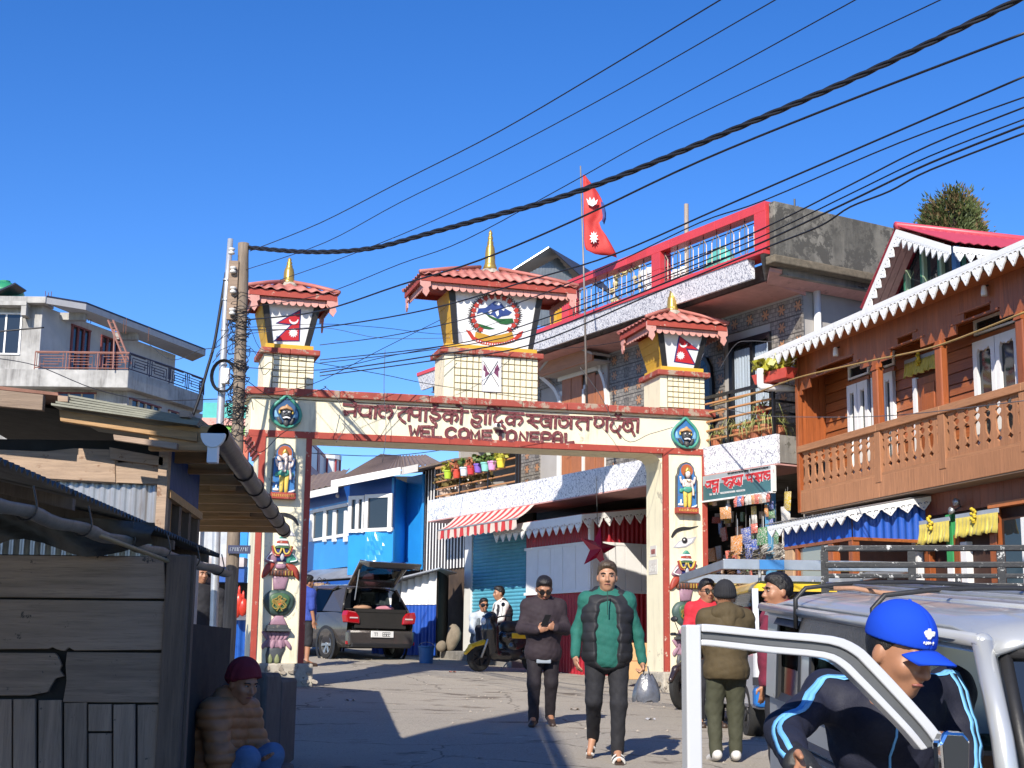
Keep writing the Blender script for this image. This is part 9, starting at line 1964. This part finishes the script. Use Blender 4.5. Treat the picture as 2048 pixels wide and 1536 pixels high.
MB().box(-.1,.02,-WJ+.06,-.06,.75,1.16).build('dashboard',M_plastic,js,bevel=.04); mb=MB(); mb.tube([(.26+.06*math.sin(a)*.6,-.36+.19*math.cos(a),1.12+.19*math.sin(a)) for a in [2*PI*k/24 for k in range(25)]],.014,6); mb.build('steering_wheel',M_plastic,js,smooth=True)
MB().box(.42,.72,-.60,-.16,1.20,1.26).build('seat_cover_band',mat('tan_cover',(.42,.25,.15),.8,var=.3),js)
# windscreen and pillars at the front
ap=[(-.03,0,zj(0,-.04)),(-.22,.0,zj(0,-.62))]
for v,nm in ((0,'windscreen_pillar'),(-WJ,'windscreen_pillar')):
    mb=MB(); a,b=[np.array(q)+np.array([0,v,0]) for q in ap]; mb.tube([a,(a+b)/2+[-.02,0,.01],b],[.033,.034,.04],10); mb.ball(tuple(a),.034,10); mb.build(nm,M_silver,js,smooth=True)
mb=MB(); a,b=np.array(ap[0]),np.array(ap[1]); n_=8
mb.grid(lambda i,j:(a+(b-a)*j/6+np.array([-.10*math.sin(PI*i/n_)**.7,-.05-(WJ-.1)*i/n_,-.02])),n_,6); mb.build('windscreen',glass('screen_glass',(.015,.02,.028),.03),js,smooth=True)
mb=MB(); P=[a+[-.01,-.05,-.03],b+[0,-.06,.03]]; mb.tube([a+np.array([-.02,-.06,-.04]),b+np.array([-.0,-.07,.02])],.022,6); mb.tube([a+np.array([-.10*math.sin(PI*i/n_)**.7-.01,-.05-(WJ-.1)*i/n_,-.03]) for i in range(n_+1)],.024,6); mb.build('screen_rubber',M_plastic,js,smooth=True)
tm=a+(b-a)*.36; mk=MB(); P=lambda t,s:a+(b-a)*t+np.array([-.10*math.sin(PI*s)**.7-.012,-.05-(WJ-.1)*s,-.015])
mk.tube([P(.42,.075),P(.40,.2),P(.39,.4)],.006,5); mk.tube([P(.34,.17),P(.22,.18)],.008,5); mk.ball(tuple(P(.35,.155)),(.012,.02,.014),8); mk.tube([P(.40,.24),P(.24,.24)],.007,5); mk.build('screen_sticker',M_snow,js)
mb=MB(); mb.hexa([(-.52,-.0,.9),(-.52,-WJ,.9),(-1.1,-WJ+.05,.85),(-1.1,-.05,.85)],[(-.52,.0,1.13),(-.52,-WJ,1.13),(-1.1,-WJ+.05,1.03),(-1.1,-.05,1.03)]); mb.build('bonnet',M_silver,js,bevel=.04)
MB().box(-1.1,.0,-WJ,-.0,.3,.899).build('nose',M_silver,js,bevel=.05)
for s in (0,1):
    for u_ in (-.6,2.1): wheel(js,(u_,-.1-s*(WJ-.2),.27),.29,.19,5,(0,1 if s==0 else -1,0),M_plastic)
# straps, rope and carrier feet on the roof
for u_ in (.95,2.05): mb=MB(); mb.tube([(u_,.03,zj(u_,-.10)),(u_,.028,zj(u_,.03))]+[(u_+.1*math.sin(t*2),-.02-WJ*t,zj(u_,.02+.10*math.sin(PI*min(1,t+.12))**.5)) for t in [k/8 for k in range(9)]],.011,6); mb.build('roof_strap',M_plastic,js,smooth=True)
mb=MB(); mb.tube([(1.95-.05*k+.03*math.sin(k*2),-.12-.085*k,zj(1.95-.10*k,.082+.010*math.sin(k*1.9))) for k in range(13)],.011,7); tag(mb.build('rope',mat('coir_rope',(.36,.20,.13),.9,var=.3,bump=.5,bscale=90),js,smooth=True))
for v in (-.25,-.6,-.95,-1.25): mb=MB(); mb.tube([(.2,v,zj(.2,.095)),(2.5,v,zj(2.5,.095))],.008,5); mb.build('roof_bar',M_steel,js,smooth=True)
# the open door: frame round an empty window, hinge at the windscreen pillar
DH=np.array(at(1885,1480,4.46)); DE=np.array(at(1378,1300,4.28)); da=math.degrees(math.atan2(DH[1]-DE[1],DH[0]-DE[0]))
DF=Frame((DE[0],DE[1],0),da); dj=emp('front_door',js); dj.parent=js
dM=Matrix.Translation(Vector(JF.o)).inverted(); 
inv=(Matrix.Translation(Vector(JF.o))@Matrix.Rotation(JF.a,4,'Z')).inverted()@(Matrix.Translation(Vector(DF.o))@Matrix.Rotation(DF.a,4,'Z')); dj.matrix_local=inv
dp=lambda x,y: np.array(DF.px(x,y))
M_doorw=mat('paint_doorwhite',(.52,.53,.55),.25,var=.03,bump=.01,coat=.6); M_rub=mat('door_rubber',(.10,.105,.11),.6,var=.2)
O=[dp(*p) for p in [(1399,1248),(1420,1249),(1480,1255),(1540,1262),(1660,1272),(1712,1292),(1745,1322),(1800,1380),(1862,1450),(1890,1490)]]
I1=[dp(*p) for p in [(1399,1264),(1420,1265),(1480,1271),(1540,1277),(1652,1288),(1700,1308),(1730,1336),(1784,1393),(1838,1452),(1868,1492)]]
I2=[dp(*p) for p in [(1399,1291),(1420,1292),(1480,1299),(1540,1306),(1640,1316),(1676,1332),(1706,1360),(1756,1410),(1806,1462),(1838,1500)]]
def bandmesh(nm,A_,B_,m,v0,v1):
    mb=MB(); k=len(A_)
    vs=[(p[0],v,p[1]) for v in (v0,v1) for q in (A_,B_) for p in q]; fs=[]
    for i in range(k-1): fs+= [(i,k+i,k+i+1,i+1),(2*k+i,2*k+i+1,3*k+i+1,3*k+i),(i,i+1,2*k+i+1,2*k+i),(k+i,3*k+i,3*k+i+1,k+i+1)]
    fs+= [(0,2*k,3*k,k),(k-1,2*k-1,4*k-1,3*k-1)]; mb.add(vs,fs); return mb.build(nm,m,dj,bevel=.004)
A1=smooth_pts(O,3);B1=smooth_pts(I1,3);C1=smooth_pts(I2,3); D1=[p*.45+q*.55 for p,q in zip(B1,C1)]
bandmesh('door_frame',A1,B1,M_doorw,-.02,.03); bandmesh('door_seal',B1,D1,M_rub,-.008,.03); bandmesh('door_frame',D1,C1,M_doorw,-.016,.03)
a=dp(1368,1248);b=dp(1398,1290);c=dp(1398,1900)
MB().box(a[0],b[0],-.02,.03,c[1],a[1]-.002).build('door_frame',M_doorw,dj,bevel=.005)
mb=MB(); mb.box(a[0],dp(1890,1500)[0],-.03,.05,.45,dp(1500,1640)[1]); mb.build('door_panel',M_silver,dj,bevel=.02)
mr=emp('wing_mirror',dj); p=dp(1855,1500); mb=MB(); q=[dp(x,y) for x,y in [(1836,1456),(1872,1458),(1886,1475),(1884,1560),(1830,1560),(1824,1480)]]; mb.prism(ccw([tuple(k) for k in q]),-.16,-.11); mb.build('mirror_shell',M_chrome,mr,bevel=.012); q2=[p+(k-p)*.8 for k in q]; mb=MB(); mb.prism(ccw([tuple(k) for k in q2]),-.164,-.158); mb.build('mirror_glass',glass('mirror_black',(.03,.035,.04),.02),mr); mb=MB(); mb.tube([(p[0],-.12,p[1]),(p[0]+.02,.0,p[1]-.03)],.015,6); mb.build('mirror_arm',M_chrome,mr)
# --- the driver in the blue cap, leaning out of the doorway
dl=at(1770,1500,4.85); D0=np.array([float(dl[0]),float(dl[1]),0.]); Q=lambda x,y,d: np.array(at(x,y,d))-D0
M_track=cloth_mat('navytrack',(.009,.011,.028),.75); M_cap=mat('cap_blue',(.010,.06,.52),.95,spec=.15,var=.06,bump=.12,bscale=220); M_sky=mat('sky_stripe',(.16,.45,.80),.6,var=.06); M_glove=mat('glove_black',(.015,.015,.016),.6,var=.2,bump=.3)
hd_=Q(1800,1306,4.62)
Jd=dict(head=hd_,neck=hd_+np.array([-.03,.11,-.185]),chest=Q(1775,1480,4.86),pelvis=Q(1800,1720,5.05),
 shR=Q(1655,1388,4.84),elR=Q(1568,1462,4.62),wrR=Q(1588,1512,4.40),handR=Q(1604,1542,4.34),shL=Q(1902,1378,4.95),elL=Q(1925,1500,4.80),wrL=Q(1935,1600,4.62),handL=Q(1938,1640,4.58),
 hipR=Q(1770,1760,5.05),knR=Q(1760,1950,4.9),anR=Q(1760,2180,5.0),toeR=Q(1740,2240,4.85),hipL=Q(1850,1760,5.05),knL=Q(1850,1950,4.9),anL=Q(1850,2180,5.0),toeL=Q(1850,2240,4.85),curlR=.9,curlL=.6)
P_,J_,H_=person('driver in a bright blue cap and striped navy tracksuit leaning out of the silver jeep',tuple(D0),0,Jd,.006,M_skin,1.0,top=dict(m=M_track,e=.012,low=.0,sl=(.064,.058,.047),name='track_jacket',collar=.06,d=folds(.009,24,5)),legs=M_track,capcut=True,headrot=(.32,.05,.62))
Hm=rotm(.32,.05,.62)
netobj('hair',[('e',H_(0,.018,.03),(.089,.107,.109),Hm,.01),('cut',H_(0,-.03,.03),Hm@np.array([0,.8,.6])),('cut',H_(0,0,.04),Hm@np.array([0,0,-1.])),('cut',H_(0,0,-.06),Hm@np.array([0,0,1.]))],.005,M_hair,P_)
netobj('cap',[('e',H_(0,.012,.052),(.100,.120,.110),Hm,.01),('cut',H_(0,0,.032),Hm@np.array([0,.06,1.]))],.004,M_cap,P_,lambda V:-.002*np.exp(-(np.abs(((V-H_(0,0,0))@Hm)[:,0])/.004)**2))
mb=MB(); mb.grid(lambda i,j:H_((i/12-.5)*.168*(1-.25*(j/6)**2),-.075-.03*math.cos((i/12-.5)*PI)-.085*j/6*math.cos((i/12-.5)*1.9),.040-.014*(j/6)-.026*abs(i/6-1)**2),12,6); mb.build('cap_peak',M_cap,P_,smooth=True,solid=.006)
cb=MB(); cb.ball(tuple(H_(0,.012,.15)),.008,8); cb.build('cap_button',M_cap,P_)
# embroidered trefoil emblem and word on the cap front
em_=MB()
from mathutils.bvhtree import BVHTree
def bvh(o): return BVHTree.FromPolygons([v.co for v in o.data.vertices],[tuple(p.vertices) for p in o.data.polygons])
capo=[o for o in P_.children if o.name.startswith('cap') and 'peak' not in o.name and 'button' not in o.name][0]; cbv=bvh(capo)
def onto(bv,p,d): co,no,_,_=bv.find_nearest(Vector(p)); return np.array(co)+np.array(no)*d,np.array(no)
def capline(pts,r):
    P=[onto(cbv,H_(ox+(x-ox)*1.7,-.16,.09+(z-.09)*1.7+.01),.001)[0] for x,z in smooth_pts(pts,4)]; em_.tube(P,r,5)
ox=-.022
for s in (-1,0,1):
    em_.xf(lambda x,y,z:(x,y,z)); a=s*.75
    for w in (-.006,0,.006): capline([(ox,.082),(ox+math.sin(a)*.014+w*math.cos(a),.082+.016*math.cos(a)),(ox+math.sin(a)*.026,.082+.030*math.cos(a))],.005)
for x in (-.018,-.009,0,.009,.018): capline([(ox+x-.003,.066),(ox+x+.003,.066),(ox+x+.002,.072),(ox+x-.002,.072)] if int((x+1)*1000)%2 else [(ox+x,.066),(ox+x,.073),(ox+x+.004,.069)],.0022)
em_.build('cap_emblem',M_snow,P_,smooth=True)
jk=[o for o in P_.children if o.name.startswith('track_jacket')][0]; jb=bvh(jk)
def stripe(path,w,nm='sleeve_stripe'):
    mb=MB(); L=[];R=[]; P=smooth_pts(path,7); k=len(P)
    for i,p in enumerate(P):
        t=P[min(i+1,k-1)]-P[max(i-1,0)]; q,no=onto(jb,p,.003); b=np.cross(t/np.linalg.norm(t),no); b/=np.linalg.norm(b)+1e-9; L.append(onto(jb,q+b*w,.003)[0]);R.append(onto(jb,q-b*w,.003)[0])
    mb.add(L+R,[(i,i+1,k+i+1,k+i) for i in range(k-1)]); mb.build(nm,M_sky,P_,smooth=True,solid=.002)
for off in (-.018,.018):
    o=np.array([off*.8,0,off*.55]); b=np.array([-.02,-.10,.03]); stripe([Q(1742,1352,4.86)+o+b,Jd['shR']+o+b+[-.02,0,.06],(Jd['shR']+Jd['elR'])/2+o+b,Jd['elR']+o+b+[-.03,0,.0],(Jd['elR']+Jd['wrR'])/2+o+np.array([-.04,-.10,-.0]),Jd['wrR']+o+np.array([-.03,-.08,.0])],.0085)
    o=np.array([off*.9,0,-off*.3]); stripe([Q(1862,1352,4.95)+o+b,Jd['shL']+o+b+[.02,0,.05],(Jd['shL']+Jd['elL'])/2+o+[.05,-.10,0],Jd['elL']+o+[.04,-.1,0],(Jd['elL']+Jd['wrL'])/2+o+[.03,-.1,0]],.0075)
stripe([Q(1792,1400,4.7),Q(1790,1450,4.66),Q(1786,1520,4.66),Q(1782,1600,4.66)],.004,'zip_stripe')
gd_=[('c',Jd['wrR']+np.array([-.0,0,.01]),Jd['wrR'],.034,.036,.02)]; d=Jd['handR']-Jd['wrR']; d/=np.linalg.norm(d); gd_+= [('e',Jd['wrR']+d*.05,(.050,.030,.055),None,.02)]
for q,(o,l) in enumerate(((.034,.075),(.011,.085),(-.011,.08),(-.032,.062))): a0=Jd['wrR']+d*.085+np.array([o,-.01,.0]); m_=a0+d*l*.45+np.array([0,-.012,0]); gd_+= [('c',a0-d*.03,m_,.0135,.0125,.006),('c',m_,m_+d*l*.3+np.array([.01,.03,-.01]),.0125,.0105,.004)]
gd_.append(('c',Jd['wrR']+d*.03+np.array([.035,0,0]),Jd['wrR']+d*.085+np.array([.06,-.01,0]),.014,.011,.008)); netobj('glove',gd_,.005,M_glove,P_)
for q in range(3): a0=Jd['wrR']+d*.05+np.array([.024-.022*q,-.034,.0]); mb=MB(); mb.tube([a0,a0+d*.02+np.array([.004,-.002,0]),a0+d*.04],.004,5); mb.build('glove_piping',M_shoew,P_,smooth=True)
